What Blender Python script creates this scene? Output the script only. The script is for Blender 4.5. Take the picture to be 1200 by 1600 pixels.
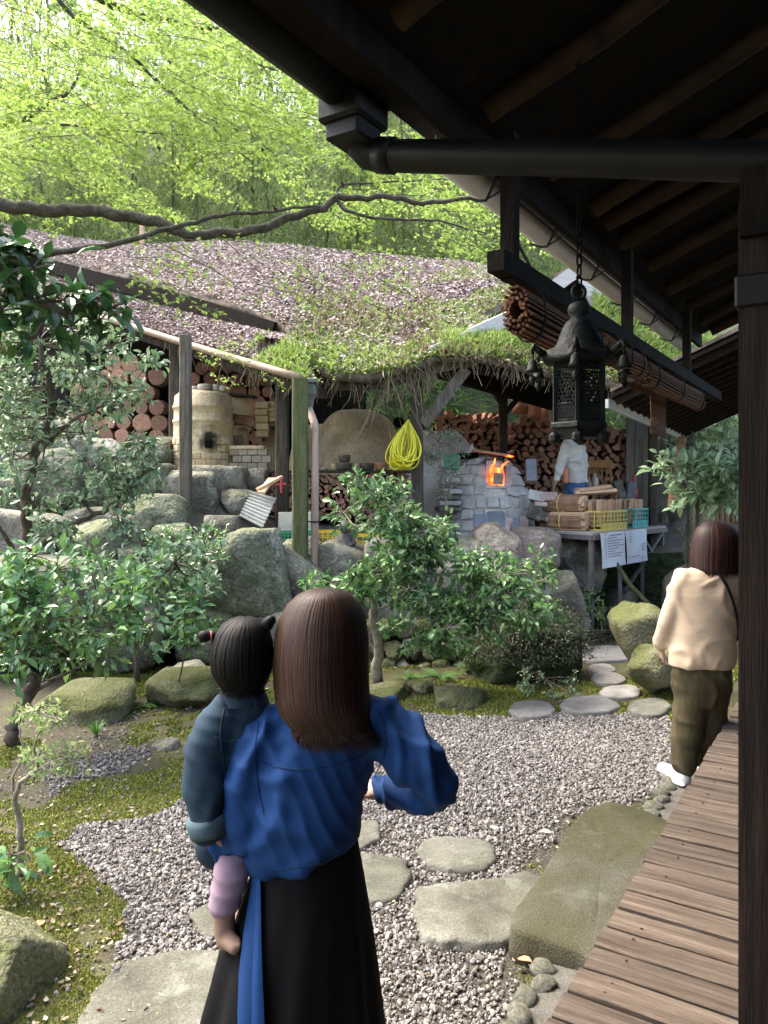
import bpy, bmesh, math
import numpy as np
from mathutils import Vector, Matrix, Euler, noise as mnoise

for o in list(bpy.data.objects):
    bpy.data.objects.remove(o)
SC = bpy.context.scene
COL = SC.collection
RNG = np.random.default_rng(7)
R = math.radians

# ---------------------------------------------------------------- camera
CAMZ = 1.8
cd = bpy.data.cameras.new('camera')
cam = bpy.data.objects.new('camera', cd)
COL.objects.link(cam)
cam.location = (0, 0, CAMZ)
cam.rotation_euler = (R(90), 0, 0)
cd.sensor_fit = 'VERTICAL'
cd.sensor_height = 36
cd.lens = 27
cd.shift_y = -0.025
cd.clip_start = 0.05
cd.clip_end = 400
SC.camera = cam

# ---------------------------------------------------------------- sky, sun, exposure
SUN_AZ, SUN_EL = R(-62), R(56)          # azimuth measured from +Y towards +X
w = bpy.data.worlds.new('World')
SC.world = w
w.use_nodes = True
nt = w.node_tree
sky = nt.nodes.new('ShaderNodeTexSky')
sky.sky_type = 'NISHITA'
sky.sun_disc = False
sky.sun_elevation = SUN_EL
sky.sun_rotation = SUN_AZ
sky.air_density = 1.0
sky.dust_density = 6.0
sky.ozone_density = 1.0
bg = nt.nodes['Background']
bg.inputs['Strength'].default_value = 0.15
nt.links.new(sky.outputs[0], bg.inputs['Color'])
sd = bpy.data.lights.new('sun', 'SUN')
sd.energy = 1.25
sd.angle = R(38)
sd.color = (1.0, 0.96, 0.88)
sun = bpy.data.objects.new('sun', sd)
COL.objects.link(sun)
sun.location = (0, 0, 30)
_d = Vector((math.sin(SUN_AZ) * math.cos(SUN_EL), math.cos(SUN_AZ) * math.cos(SUN_EL), math.sin(SUN_EL)))
sun.rotation_euler = _d.to_track_quat('Z', 'Y').to_euler()
SC.view_settings.view_transform = 'Standard'
SC.view_settings.look = 'None'
SC.view_settings.gamma = 1
SC.view_settings.exposure = 2.6
SC.cycles.max_bounces = 7
SC.cycles.diffuse_bounces = 3
SC.cycles.transmission_bounces = 4
SC.cycles.transparent_max_bounces = 8
SC.cycles.use_denoising = True

# ---------------------------------------------------------------- helpers
def P(u, v, Y):
    """photograph pixel at a known distance -> point in the place"""
    return Vector(((u - 600) / 1200 * Y, Y, CAMZ - (v - 760) / 1200 * Y))

def G(u, v, z=0.0):
    """photograph pixel on a level of known height -> point"""
    Y = (CAMZ - z) * 1200 / (v - 760)
    return Vector(((u - 600) / 1200 * Y, Y, z))

def tag(o, label=None, cat=None, group=None, kind=None):
    if label: o['label'] = label
    if cat: o['category'] = cat
    if group: o['group'] = group
    if kind: o['kind'] = kind
    return o

def empty(name, loc=(0, 0, 0)):
    o = bpy.data.objects.new(name, None)
    o.empty_display_size = 0.1
    o.location = loc
    COL.objects.link(o)
    return o

def link(name, me, mat=None, parent=None, loc=None, rot=None, scale=None):
    o = bpy.data.objects.new(name, me)
    COL.objects.link(o)
    if mat is not None and not me.materials:
        me.materials.append(mat)
    if loc is not None: o.location = loc
    if rot is not None:
        if isinstance(rot, Matrix): o.rotation_euler = rot.to_euler()
        else: o.rotation_euler = rot
    if scale is not None: o.scale = scale
    if parent is not None:
        o.parent = parent
        o.matrix_parent_inverse = Matrix.Translation(-Vector(parent.location))
    return o

def shade(me, smooth=True):
    me.polygons.foreach_set('use_smooth', np.full(len(me.polygons), smooth))
    me.update()

def mesh_from(name, V, F, smooth=False):
    me = bpy.data.meshes.new(name)
    me.from_pydata([tuple(v) for v in V], [], [tuple(f) for f in F])
    shade(me, smooth)
    return me

class MB:
    """collects shapes into one mesh"""
    def __init__(s): s.V = []; s.F = []
    def add(s, V, F):
        n = len(s.V)
        s.V += [tuple(v) for v in V]
        s.F += [tuple(i + n for i in f) for f in F]
        return s
    def box(s, c, size, rot=None, bevel=0.0):
        hx, hy, hz = size[0] / 2, size[1] / 2, size[2] / 2
        if bevel:
            b = bevel; V = []; F = []
            # chamfered box: 24 verts
            for sx in (-1, 1):
                for sy in (-1, 1):
                    for sz in (-1, 1):
                        V += [(sx * hx, sy * (hy - b), sz * (hz - b)), (sx * (hx - b), sy * hy, sz * (hz - b)), (sx * (hx - b), sy * (hy - b), sz * hz)]
            def ix(sx, sy, sz, k): return (((sx > 0) * 2 + (sy > 0)) * 2 + (sz > 0)) * 3 + k
            for sx in (-1, 1): F.append([ix(sx, a, b_, 0) for a, b_ in ((-1, -1), (1, -1), (1, 1), (-1, 1))][::sx])
            for sy in (-1, 1): F.append([ix(a, sy, b_, 1) for a, b_ in ((-1, -1), (-1, 1), (1, 1), (1, -1))][::sy])
            for sz in (-1, 1): F.append([ix(a, b_, sz, 2) for a, b_ in ((-1, -1), (1, -1), (1, 1), (-1, 1))][::sz])
            for sx in (-1, 1):
                for sy in (-1, 1): F.append([ix(sx, sy, -1, 0), ix(sx, sy, 1, 0), ix(sx, sy, 1, 1), ix(sx, sy, -1, 1)])
            for sx in (-1, 1):
                for sz in (-1, 1): F.append([ix(sx, -1, sz, 0), ix(sx, 1, sz, 0), ix(sx, 1, sz, 2), ix(sx, -1, sz, 2)])
            for sy in (-1, 1):
                for sz in (-1, 1): F.append([ix(-1, sy, sz, 1), ix(1, sy, sz, 1), ix(1, sy, sz, 2), ix(-1, sy, sz, 2)])
            for sx in (-1, 1):
                for sy in (-1, 1):
                    for sz in (-1, 1): F.append([ix(sx, sy, sz, 0), ix(sx, sy, sz, 1), ix(sx, sy, sz, 2)])
        else:
            V = [(x, y, z) for x in (-hx, hx) for y in (-hy, hy) for z in (-hz, hz)]
            F = [(0, 1, 3, 2), (4, 6, 7, 5), (0, 4, 5, 1), (2, 3, 7, 6), (0, 2, 6, 4), (1, 5, 7, 3)]
        c = Vector(c)
        if rot is not None: V = [rot @ Vector(v) + c for v in V]
        else: V = [Vector(v) + c for v in V]
        return s.add(V, F)
    def bar(s, p0, p1, w, h, up=(0, 0, 1), bevel=0.0):
        """box from p0 to p1; w across, h along up"""
        p0, p1 = Vector(p0), Vector(p1)
        x = (p1 - p0); L = x.length; x = x / L
        up = Vector(up); y = up.cross(x)
        if y.length < 1e-4: y = Vector((0, 1, 0)).cross(x)
        y.normalize(); z = x.cross(y)
        m = Matrix((x, y, z)).transposed()
        return s.box((p0 + p1) / 2, (L, w, h), m, bevel)
    def tube(s, pts, rad, n=8, caps=True, twist=0):
        pts = [Vector(p) for p in pts]
        if not hasattr(rad, '__len__'): rad = [rad] * len(pts)
        V = []; F = []; ref = None
        for i, p in enumerate(pts):
            t = (pts[min(i + 1, len(pts) - 1)] - pts[max(i - 1, 0)])
            if t.length < 1e-9: t = Vector((0, 0, 1))
            t.normalize()
            if ref is None:
                ref = Vector((0, 0, 1)) if abs(t.z) < .9 else Vector((1, 0, 0))
            a = (ref - t * ref.dot(t)).normalized(); ref = a
            b = t.cross(a)
            for k in range(n):
                an = 2 * math.pi * k / n
                V.append(p + (a * math.cos(an) + b * math.sin(an)) * rad[i])
        for i in range(len(pts) - 1):
            for k in range(n):
                F.append((i * n + k, i * n + (k + 1) % n, (i + 1) * n + (k + 1) % n, (i + 1) * n + k))
        if caps:
            F.append(tuple(range(n))[::-1]); F.append(tuple(range((len(pts) - 1) * n, len(pts) * n)))
        return s.add(V, F)
    def lathe(s, prof, c=(0, 0, 0), n=16, axis=None, a0=0):
        """prof: list of (r,z)"""
        V = []; F = []
        for r, z in prof:
            for k in range(n):
                an = a0 + 2 * math.pi * k / n
                V.append(Vector((r * math.cos(an), r * math.sin(an), z)))
        for i in range(len(prof) - 1):
            for k in range(n):
                F.append((i * n + k, i * n + (k + 1) % n, (i + 1) * n + (k + 1) % n, (i + 1) * n + k))
        F.append(tuple(range(n))[::-1]); F.append(tuple(range((len(prof) - 1) * n, len(prof) * n)))
        if axis is not None: V = [axis @ v for v in V]
        c = Vector(c)
        return s.add([v + c for v in V], F)
    def ell(s, c, r, n=12, m=8, rot=None):
        V = []; F = []
        for i in range(m + 1):
            th = math.pi * i / m
            for k in range(n):
                ph = 2 * math.pi * k / n
                v = Vector((r[0] * math.sin(th) * math.cos(ph), r[1] * math.sin(th) * math.sin(ph), r[2] * math.cos(th)))
                V.append((rot @ v if rot is not None else v) + Vector(c))
        for i in range(m):
            for k in range(n):
                F.append((i * n + k, (i + 1) * n + k, (i + 1) * n + (k + 1) % n, i * n + (k + 1) % n))
        return s.add(V, F)
    def loft(s, rings, caps=True):
        n = len(rings[0]); V = [v for r in rings for v in r]; F = []
        for i in range(len(rings) - 1):
            for k in range(n):
                F.append((i * n + k, i * n + (k + 1) % n, (i + 1) * n + (k + 1) % n, (i + 1) * n + k))
        if caps:
            F.append(tuple(range(n))[::-1]); F.append(tuple(range((len(rings) - 1) * n, len(rings) * n)))
        return s.add(V, F)
    def mesh(s, name, smooth=False): return mesh_from(name, s.V, s.F, smooth)
    def build(s, name, mat, parent=None, smooth=False):
        return link(name, s.mesh(name, smooth), mat, parent)

def mass(name, base, loc, rot, scale, mat, parent=None, smooth=False):
    """many small copies of a base (V,F) joined in one mesh. rot: N,3,3 ; scale: N or N,3"""
    BV = np.asarray(base[0], float); F = base[1]
    N = len(loc)
    scale = np.asarray(scale, float)
    if scale.ndim == 1: scale = np.repeat(scale[:, None], 3, 1)
    V = np.einsum('nij,nkj->nki', rot, BV[None] * scale[:, None, :]) + np.asarray(loc)[:, None, :]
    nb = len(BV)
    loops = np.concatenate([np.asarray(f) for f in F]); tot = np.asarray([len(f) for f in F])
    L = (loops[None] + (np.arange(N) * nb)[:, None]).ravel()
    T = np.tile(tot, N); S = np.concatenate([[0], np.cumsum(T)[:-1]])
    me = bpy.data.meshes.new(name)
    me.vertices.add(N * nb); me.vertices.foreach_set('co', V.ravel())
    me.loops.add(len(L)); me.loops.foreach_set('vertex_index', L.astype(np.int32))
    me.polygons.add(len(T)); me.polygons.foreach_set('loop_start', S.astype(np.int32))
    me.polygons.foreach_set('loop_total', T.astype(np.int32))
    me.polygons.foreach_set('use_smooth', np.full(len(T), smooth))
    me.update(calc_edges=True)
    return link(name, me, mat, parent)

def rand_rot(n, rng=RNG):
    q = rng.normal(size=(n, 4)); q /= np.linalg.norm(q, axis=1)[:, None]
    a, b, c, d = q.T
    return np.stack([np.stack([1 - 2 * (c * c + d * d), 2 * (b * c - a * d), 2 * (b * d + a * c)], 1),
                     np.stack([2 * (b * c + a * d), 1 - 2 * (b * b + d * d), 2 * (c * d - a * b)], 1),
                     np.stack([2 * (b * d - a * c), 2 * (c * d + a * b), 1 - 2 * (b * b + c * c)], 1)], 1)

def frames(ax, up):
    """rotation matrices whose x is ax and whose z is near up (N,3 each)"""
    ax = ax / np.maximum(np.linalg.norm(ax, axis=1), 1e-6)[:, None]
    y = np.cross(up, ax); y /= np.maximum(np.linalg.norm(y, axis=1), 1e-6)[:, None]
    z = np.cross(ax, y)
    return np.stack([ax, y, z], 2)

def nz(p, s=1.0, o=0.0):
    return mnoise.noise(Vector((p[0] * s + o, p[1] * s - o * .7, p[2] * s + o * .3)))

def smoothstep(a, b, x):
    t = np.clip((x - a) / (b - a), 0, 1); return t * t * (3 - 2 * t)

def curve_pts(pts, n=24):
    """Catmull-Rom through pts"""
    pts = [Vector(p) for p in pts]
    if len(pts) < 3:
        return [pts[0].lerp(pts[-1], i / (n - 1)) for i in range(n)]
    q = [pts[0] * 2 - pts[1]] + pts + [pts[-1] * 2 - pts[-2]]
    out = []; m = len(pts) - 1
    for i in range(n):
        t = i / (n - 1) * m; k = min(int(t), m - 1); f = t - k
        a, b, c, d = q[k], q[k + 1], q[k + 2], q[k + 3]
        out.append(.5 * ((2 * b) + (c - a) * f + (2 * a - 5 * b + 4 * c - d) * f * f + (3 * b - a - 3 * c + d) * f ** 3))
    return out

# ---------------------------------------------------------------- materials
MATS = {}
def mat(name, cols, scale=6, rough=.85, bump=0.0, bscale=60, island=0.0, objrand=0.0, transl=0.0, spec=.3, metal=0.0, stretch=(1, 1, 1), detail=6, coat=0.0, bdist=0.01, sheen=0.0, trcol=None, speck=0.0, sscale=150, lichen=0.0, mossup=0.0):
    m = bpy.data.materials.new(name); m.use_nodes = True
    t = m.node_tree; N = t.nodes; L = t.links
    b = N['Principled BSDF']
    b.inputs['Roughness'].default_value = rough
    b.inputs['Specular IOR Level'].default_value = spec
    b.inputs['Metallic'].default_value = metal
    if coat: b.inputs['Coat Weight'].default_value = coat
    if sheen: b.inputs['Sheen Weight'].default_value = sheen
    tc = N.new('ShaderNodeTexCoord'); oi = N.new('ShaderNodeObjectInfo')
    mp = N.new('ShaderNodeMapping'); mp.inputs['Scale'].default_value = stretch
    L.new(tc.outputs['Object'], mp.inputs['Vector'])
    ad = N.new('ShaderNodeVectorMath'); ad.operation = 'MULTIPLY_ADD'
    cmb = N.new('ShaderNodeCombineXYZ')
    for i in range(3): L.new(oi.outputs['Random'], cmb.inputs[i])
    L.new(cmb.outputs[0], ad.inputs[0]); ad.inputs[1].default_value = (37, 53, 71); L.new(mp.outputs[0], ad.inputs[2])
    no = N.new('ShaderNodeTexNoise'); no.inputs['Scale'].default_value = scale; no.inputs['Detail'].default_value = detail; no.inputs['Roughness'].default_value = .65
    L.new(ad.outputs[0], no.inputs['Vector'])
    fac = no.outputs['Fac']
    st = N.new('ShaderNodeMapRange'); st.inputs['From Min'].default_value = .28; st.inputs['From Max'].default_value = .72
    L.new(fac, st.inputs['Value']); fac = st.outputs[0]
    if island:
        ge = N.new('ShaderNodeNewGeometry'); mx = N.new('ShaderNodeMix')
        mx.inputs[0].default_value = island
        L.new(fac, mx.inputs[2]); L.new(ge.outputs['Random Per Island'], mx.inputs[3]); fac = mx.outputs[0]
    rp = N.new('ShaderNodeValToRGB'); L.new(fac, rp.inputs[0])
    cols = [c if len(c) == 2 and hasattr(c[1], '__len__') else (i / max(len(cols) - 1, 1), c) for i, c in enumerate(cols)]
    e = rp.color_ramp.elements
    while len(e) < len(cols): e.new(.5)
    while len(e) > len(cols): e.remove(e[-1])
    for k, (p, c) in enumerate(cols): e[k].position = p; e[k].color = (*c, 1)
    col = rp.outputs[0]
    if objrand:
        hs = N.new('ShaderNodeHueSaturation'); mr = N.new('ShaderNodeMapRange')
        mr.inputs['To Min'].default_value = 1 - objrand; mr.inputs['To Max'].default_value = 1 + objrand
        L.new(oi.outputs['Random'], mr.inputs['Value']); L.new(mr.outputs[0], hs.inputs['Value']); L.new(col, hs.inputs['Color']); col = hs.outputs[0]
    if speck:
        n3 = N.new('ShaderNodeTexNoise'); n3.inputs['Scale'].default_value = sscale; n3.inputs['Detail'].default_value = 4; n3.inputs['Roughness'].default_value = .7
        L.new(ad.outputs[0], n3.inputs['Vector']); m4 = N.new('ShaderNodeMapRange'); m4.inputs['From Min'].default_value = .33; m4.inputs['From Max'].default_value = .67
        m4.inputs['To Min'].default_value = 1 - speck; m4.inputs['To Max'].default_value = 1 + speck; L.new(n3.outputs['Fac'], m4.inputs['Value'])
        h3 = N.new('ShaderNodeHueSaturation'); L.new(m4.outputs[0], h3.inputs['Value']); L.new(col, h3.inputs['Color']); col = h3.outputs[0]
    def patch_mix(col, scale, lo, hi, colour, amount, upward):
        n4 = N.new('ShaderNodeTexNoise'); n4.inputs['Scale'].default_value = scale; n4.inputs['Detail'].default_value = 9; n4.inputs['Roughness'].default_value = .7; L.new(ad.outputs[0], n4.inputs['Vector'])
        v4 = n4.outputs['Fac']
        if upward:
            ge4 = N.new('ShaderNodeNewGeometry'); sp4 = N.new('ShaderNodeSeparateXYZ'); L.new(ge4.outputs['Normal'], sp4.inputs[0]); ma4 = N.new('ShaderNodeMath'); ma4.operation = 'MULTIPLY_ADD'; ma4.inputs[1].default_value = .22; L.new(sp4.outputs[2], ma4.inputs[0]); L.new(v4, ma4.inputs[2]); v4 = ma4.outputs[0]
        r4 = N.new('ShaderNodeMapRange'); r4.inputs['From Min'].default_value = lo; r4.inputs['From Max'].default_value = hi; r4.inputs['To Max'].default_value = amount; L.new(v4, r4.inputs['Value'])
        x4 = N.new('ShaderNodeMix'); x4.data_type = 'RGBA'; L.new(r4.outputs[0], x4.inputs[0]); L.new(col, x4.inputs[6]); x4.inputs[7].default_value = (*colour, 1); return x4.outputs[2]
    if lichen: col = patch_mix(col, 5.5, .56, .62, (.34, .35, .29), lichen, False)
    if mossup: col = patch_mix(col, 3.2, .6, .7, (.075, .09, .018), mossup, True)
    L.new(col, b.inputs['Base Color'])
    if bump:
        n2 = N.new('ShaderNodeTexNoise'); n2.inputs['Scale'].default_value = bscale; n2.inputs['Detail'].default_value = 5
        L.new(ad.outputs[0], n2.inputs['Vector'])
        bp = N.new('ShaderNodeBump'); bp.inputs['Strength'].default_value = bump; bp.inputs['Distance'].default_value = bdist
        L.new(n2.outputs['Fac'], bp.inputs['Height']); L.new(bp.outputs[0], b.inputs['Normal'])
    if transl:
        tr = N.new('ShaderNodeBsdfTranslucent'); ms = N.new('ShaderNodeMixShader'); ms.inputs[0].default_value = transl
        if trcol:
            mm = N.new('ShaderNodeMix'); mm.data_type = 'RGBA'; mm.blend_type = 'MULTIPLY'; mm.inputs[0].default_value = 1
            mm.inputs[7].default_value = (*trcol, 1); L.new(col, mm.inputs[6]); L.new(mm.outputs[2], tr.inputs['Color'])
        else: L.new(col, tr.inputs['Color'])
        L.new(b.outputs[0], ms.inputs[1]); L.new(tr.outputs[0], ms.inputs[2])
        L.new(ms.outputs[0], N['Material Output'].inputs['Surface'])
    MATS[name] = m
    return m

def emis(name, col, strength):
    m = bpy.data.materials.new(name); m.use_nodes = True
    b = m.node_tree.nodes['Principled BSDF']
    b.inputs['Base Color'].default_value = (*col, 1); b.inputs['Emission Color'].default_value = (*col, 1); b.inputs['Emission Strength'].default_value = strength
    MATS[name] = m; return m

M_BARK = mat('bark', [(.035, .026, .02), (.1, .08, .06), (.16, .14, .11)], 14, .9, .6, 50, stretch=(1, 1, .4))
M_PALEBARK = mat('pale bark', [(.12, .1, .075), (.26, .23, .18), (.36, .33, .27)], 14, .9, .5, 60)
M_MAPLEBARK = mat('maple bark', [(.025, .021, .016), (.065, .057, .044), (.12, .115, .085)], 18, .85, .5, 60, speck=0.35, sscale=60)
M_WOODOLD = mat('old post wood', [(.02, .016, .012), (.055, .045, .035), (.1, .085, .07)], 5, .85, .5, 25, stretch=(6, 6, .7), objrand=.25)
M_POSTMOSS = mat('mossy post wood', [(.05, .06, .025), (.1, .11, .045), (.17, .16, .09)], 4, .85, .5, 25, stretch=(7, 7, .7), speck=0.35, sscale=40)
M_POSTGREY = mat('grey post wood', [(.05, .042, .033), (.13, .11, .09), (.2, .18, .15)], 5, .85, .5, 25, stretch=(7, 7, .6), speck=0.3, sscale=40)
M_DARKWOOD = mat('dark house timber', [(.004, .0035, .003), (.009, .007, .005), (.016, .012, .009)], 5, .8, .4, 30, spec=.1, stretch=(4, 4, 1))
M_RAFTER = mat('rafter log', [(.011, .006, .003), (.027, .0145, .0075), (.045, .026, .0125)], 8, .7, .3, 30, spec=.2)
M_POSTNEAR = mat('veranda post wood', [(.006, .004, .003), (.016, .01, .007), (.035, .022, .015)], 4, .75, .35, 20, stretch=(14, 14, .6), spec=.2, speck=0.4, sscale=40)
M_GUTTER = mat('dark gutter', [(.004, .0037, .0034), (.008, .0075, .007)], 6, .5, .1, spec=.25)
M_GUTTERPALE = mat('grey gutter', [(.42, .41, .4), (.55, .54, .53)], 6, .6, .1)
M_PLANK = mat('deck plank', [(.034, .024, .017), (.08, .06, .045), (.155, .122, .096)], 4, .75, .5, 28, objrand=.2, stretch=(.35, 9, 3), spec=.25, bdist=.006, speck=0.35, sscale=60)
M_NAIL = mat('nail', [(.01, .009, .008), (.03, .02, .015)], 20, .6)
M_STONE = mat('garden stone', [(.055, .052, .04), (.13, .123, .101), (.22, .21, .178), (.34, .33, .285)], 3.5, .9, .7, 30, objrand=.15, bdist=.03, detail=9, speck=0.4, sscale=55, lichen=.6, mossup=.3)
M_GREENSTONE = mat('greenish stone', [(.038, .042, .024), (.09, .096, .064), (.165, .172, .128), (.28, .28, .228)], 2.5, .9, .8, 22, objrand=.2, bdist=.04, detail=9, speck=0.45, sscale=40, lichen=.6, mossup=.4)
M_PINKSTONE = mat('pinkish stone', [(.13, .1, .085), (.27, .22, .19), (.42, .36, .31)], 4, .9, .8, 22, objrand=.15, bdist=.04, detail=9, speck=0.4, sscale=50, lichen=.5, mossup=.4)
M_MOSSSTONE = mat('mossy stone', [(.04, .043, .018), (.085, .088, .038), (.15, .148, .085), (.23, .222, .165)], 2.6, .95, .8, 40, objrand=.15, bdist=.03, detail=9, speck=0.45, sscale=70, mossup=.6)
M_STEP = mat('granite step', [(.028, .025, .013), (.052, .047, .024), (.068, .064, .047), (.1, .097, .08)], 2.2, .9, .8, 160, bdist=.008, detail=10, speck=0.6, sscale=170, lichen=.08, mossup=.1)
M_SLAB = mat('stepping slab', [(.045, .042, .03), (.09, .086, .068), (.14, .135, .113), (.19, .185, .16)], 3.2, .9, .6, 70, objrand=.12, bdist=.01, detail=9, speck=0.38, sscale=110, lichen=.25, mossup=.1)
M_CONCRETE = mat('old mortar', [(.07, .066, .055), (.13, .125, .108)], 12, .95, .6, 90, speck=0.3, sscale=120)
M_PEBBLE = mat('gravel pebble', [(0, (.1, .09, .08)), (.12, (.12, .108, .096)), (.45, (.215, .195, .177)), (.8, (.275, .252, .23)), (1, (.38, .353, .326))], 2, .85, 0, island=.93)
M_LEAFCAM = mat('camellia leaf', [(.05, .115, .045), (.12, .235, .095), (.25, .41, .18)], 2, .22, island=.85, transl=.22, spec=.6, trcol=(1.4, 1.5, .6))
M_LEAFCAM2 = mat('grey green leaf', [(.08, .15, .075), (.17, .28, .14), (.3, .42, .23), (.42, .52, .3)], 2, .24, island=.85, transl=.25, spec=.6)
M_LEAFDARK = mat('near dark leaf', [(.014, .045, .012), (.03, .085, .02), (.05, .13, .03)], 2, .25, island=.85, transl=.25, spec=.6)
M_LEAFBRIGHT = mat('bush leaf', [(.05, .115, .04), (.12, .24, .08), (.24, .41, .13)], 2, .22, island=.85, transl=.3, spec=.6)
M_MAPLE = mat('maple leaf', [(.18, .29, .05), (.32, .45, .1), (.52, .63, .23)], 1.5, .5, island=.7, transl=.55, spec=.3, trcol=(1.0, 1.0, .95))
M_BAMBOOLEAF = mat('bamboo leaf', [(.065, .105, .035), (.16, .225, .08), (.36, .42, .19)], .6, .5, island=.6, transl=.5, trcol=(1.05, 1.05, .85))
M_CULM = mat('bamboo culm', [(.07, .1, .035), (.15, .18, .07), (.25, .25, .13)], 3, .5, objrand=.3)
M_HILL = mat('hillside soil', [(.015, .02, .008), (.04, .055, .02), (.075, .08, .04)], 1.5, 1, .8, 8, bdist=.2)
M_UNDER = mat('undergrowth', [(.04, .1, .02), (.13, .24, .04), (.26, .4, .09)], .8, .5, island=.7, transl=.45)
M_LITTER = mat('dead roof leaf', [(.11, .077, .07), (.24, .18, .168), (.4, .325, .305), (.58, .505, .475)], 2, .8, island=.85, transl=.1)
M_ROOFMOSS = mat('roof moss', [(.13, .195, .04), (.26, .36, .09), (.42, .5, .2)], 2.5, .9, island=.6, transl=.35)
M_STRAW = mat('dry creeper', [(.12, .09, .055), (.24, .19, .12), (.36, .3, .2)], 3, .9, island=.8, transl=.2)
M_ROOFBASE = mat('roof under layer', [(.045, .04, .03), (.13, .105, .08), (.21, .18, .15)], 5, .95, .6, 30)
M_MOSS = mat('moss tuft', [(.065, .085, .012), (.14, .165, .024), (.23, .25, .045), (.33, .34, .09)], 1.3, .95, island=.5, transl=.25)
M_CLAY = mat('kiln clay', [(.33, .25, .14), (.54, .43, .27), (.68, .57, .39)], 3, .95, .7, 14, bdist=.03, detail=8, speck=0.25, sscale=40)
M_CLAYPALE = mat('pale kiln clay', [(.42, .39, .35), (.58, .55, .5), (.68, .65, .6)], 3, .95, .6, 14, bdist=.03, speck=0.2, sscale=40)
M_KSTONE = mat('kiln facing stone', [(.4, .37, .33), (.54, .51, .465), (.67, .635, .59)], 5, .92, .5, 20, objrand=.16, speck=0.25, sscale=60)
M_SOOTSHADE = mat('soot black', [(.004, .003, .003), (.012, .01, .009)], 8, .95, spec=.05)  # real soot at the kilns; its black also stands in for shade elsewhere
M_LOG = mat('split firewood', [(.17, .08, .05), (.4, .22, .15), (.58, .37, .27)], 7, .9, .5, 40, objrand=.35, speck=0.4, sscale=50)
M_LOGBARK = mat('firewood bark', [(.14, .075, .045), (.28, .165, .1), (.4, .26, .17)], 7, .9, .7, 40, objrand=.2)
M_LOGPALE = mat('fresh split wood', [(.42, .25, .14), (.6, .4, .25), (.72, .52, .35)], 7, .85, .4, 40, objrand=.2)
M_YELLOW = mat('yellow plastic', [(.75, .5, .03), (.82, .6, .05)], 5, .45, spec=.4)
M_HOSE = mat('yellow hose', [(.62, .56, .015), (.72, .65, .03)], 5, .35, spec=.5)
M_PALEYELLOW = mat('faded yellow plastic', [(.7, .58, .14), (.8, .68, .22)], 5, .45, spec=.4)
M_TEAL = mat('teal plastic', [(.1, .42, .38), (.16, .5, .46)], 5, .45, spec=.4)
M_GREENPL = mat('green plastic', [(.04, .3, .17), (.08, .38, .24)], 5, .45, spec=.4)
M_WHITEPL = mat('white plastic', [(.55, .53, .47), (.68, .66, .6)], 5, .5)
M_STEEL = mat('grey steel', [(.14, .135, .13), (.26, .25, .245)], 9, .5, .2, metal=.5)
M_TABLETOP = mat('weathered table top', [(.28, .26, .23), (.42, .4, .37)], 6, .8, .3, 30)
M_PAPER = mat('paper sheet', [(.78, .82, .88), (.86, .89, .93)], 3, .8)
M_INK = mat('printed ink', [(.18, .2, .25), (.3, .32, .38)], 30, .8)
M_REDINK = mat('red ink', [(.6, .15, .12), (.7, .25, .2)], 30, .8)
M_IRON = mat('bronze lantern', [(.004, .005, .0045), (.01, .0135, .011), (.022, .028, .023)], 12, .65, .4, 60, metal=.3, spec=.4)
M_REED = mat('reed blind', [(.06, .025, .011), (.15, .065, .028), (.26, .125, .058)], 10, .7, island=.6, spec=.3)
M_SHEET = mat('corrugated sheet', [(.22, .225, .21), (.36, .37, .35), (.46, .46, .44)], 4, .7, .3, 30, metal=.2)
M_RUSTSHEET = mat('rusty roof sheet', [(.06, .045, .035), (.13, .1, .08), (.2, .17, .14)], 4, .85, .3, 30)
M_PIPEBROWN = mat('brown gutter pipe', [(.2, .14, .095), (.32, .24, .17)], 6, .6)
M_PIPEPINK = mat('pinkish downpipe', [(.36, .25, .2), (.5, .38, .32)], 5, .6, stretch=(3, 3, .6))
M_HOPPER = mat('grey green hopper', [(.12, .135, .12), (.2, .22, .2)], 6, .5)
M_WHITEBOARD = mat('pale fascia board', [(.42, .4, .37), (.62, .6, .57)], 5, .8, .2, 30, stretch=(.6, 6, 6))
M_TERRA = mat('terracotta', [(.35, .14, .07), (.5, .23, .13), (.58, .32, .2)], 5, .85, objrand=.2)
M_TANBOX = mat('tan saggar', [(.38, .28, .15), (.5, .39, .22), (.6, .49, .31)], 5, .9, .3, 30, objrand=.2)
M_DARKPOT = mat('dark glazed pot', [(.06, .045, .035), (.14, .11, .09), (.2, .17, .14)], 6, .5, objrand=.4)
M_PALEPOT = mat('pale pot', [(.38, .34, .27), (.52, .48, .4)], 6, .7, objrand=.2)
M_CHAIR = mat('varnished chair wood', [(.3, .14, .045), (.45, .24, .08)], 5, .4, stretch=(5, 5, .6))
M_BRICK = mat('old brick', [(.28, .19, .16), (.42, .31, .27), (.5, .42, .38)], 7, .9, .5, 40, objrand=.35)
M_TANBRICK = mat('tan brick', [(.33, .28, .2), (.45, .39, .29)], 7, .92, .5, 40, objrand=.2)
M_SLATE = mat('blue grey slab', [(.16, .18, .21), (.26, .28, .31)], 5, .85, .4, 20, objrand=.2)
M_FENCE = mat('grey fence board', [(.06, .055, .045), (.14, .125, .105), (.2, .185, .155)], 4, .9, .4, 25, stretch=(6, 6, .6), objrand=.25)
M_BAMBOODRY = mat('dry bamboo', [(.2, .13, .07), (.32, .22, .13)], 4, .6, objrand=.25)
M_FERN = mat('fern frond', [(.04, .12, .02), (.09, .2, .04), (.15, .28, .07)], 3, .6, island=.6, transl=.35)
M_SKIN = mat('skin', [(.42, .24, .17), (.52, .32, .24)], 4, .5, spec=.35)
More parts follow.
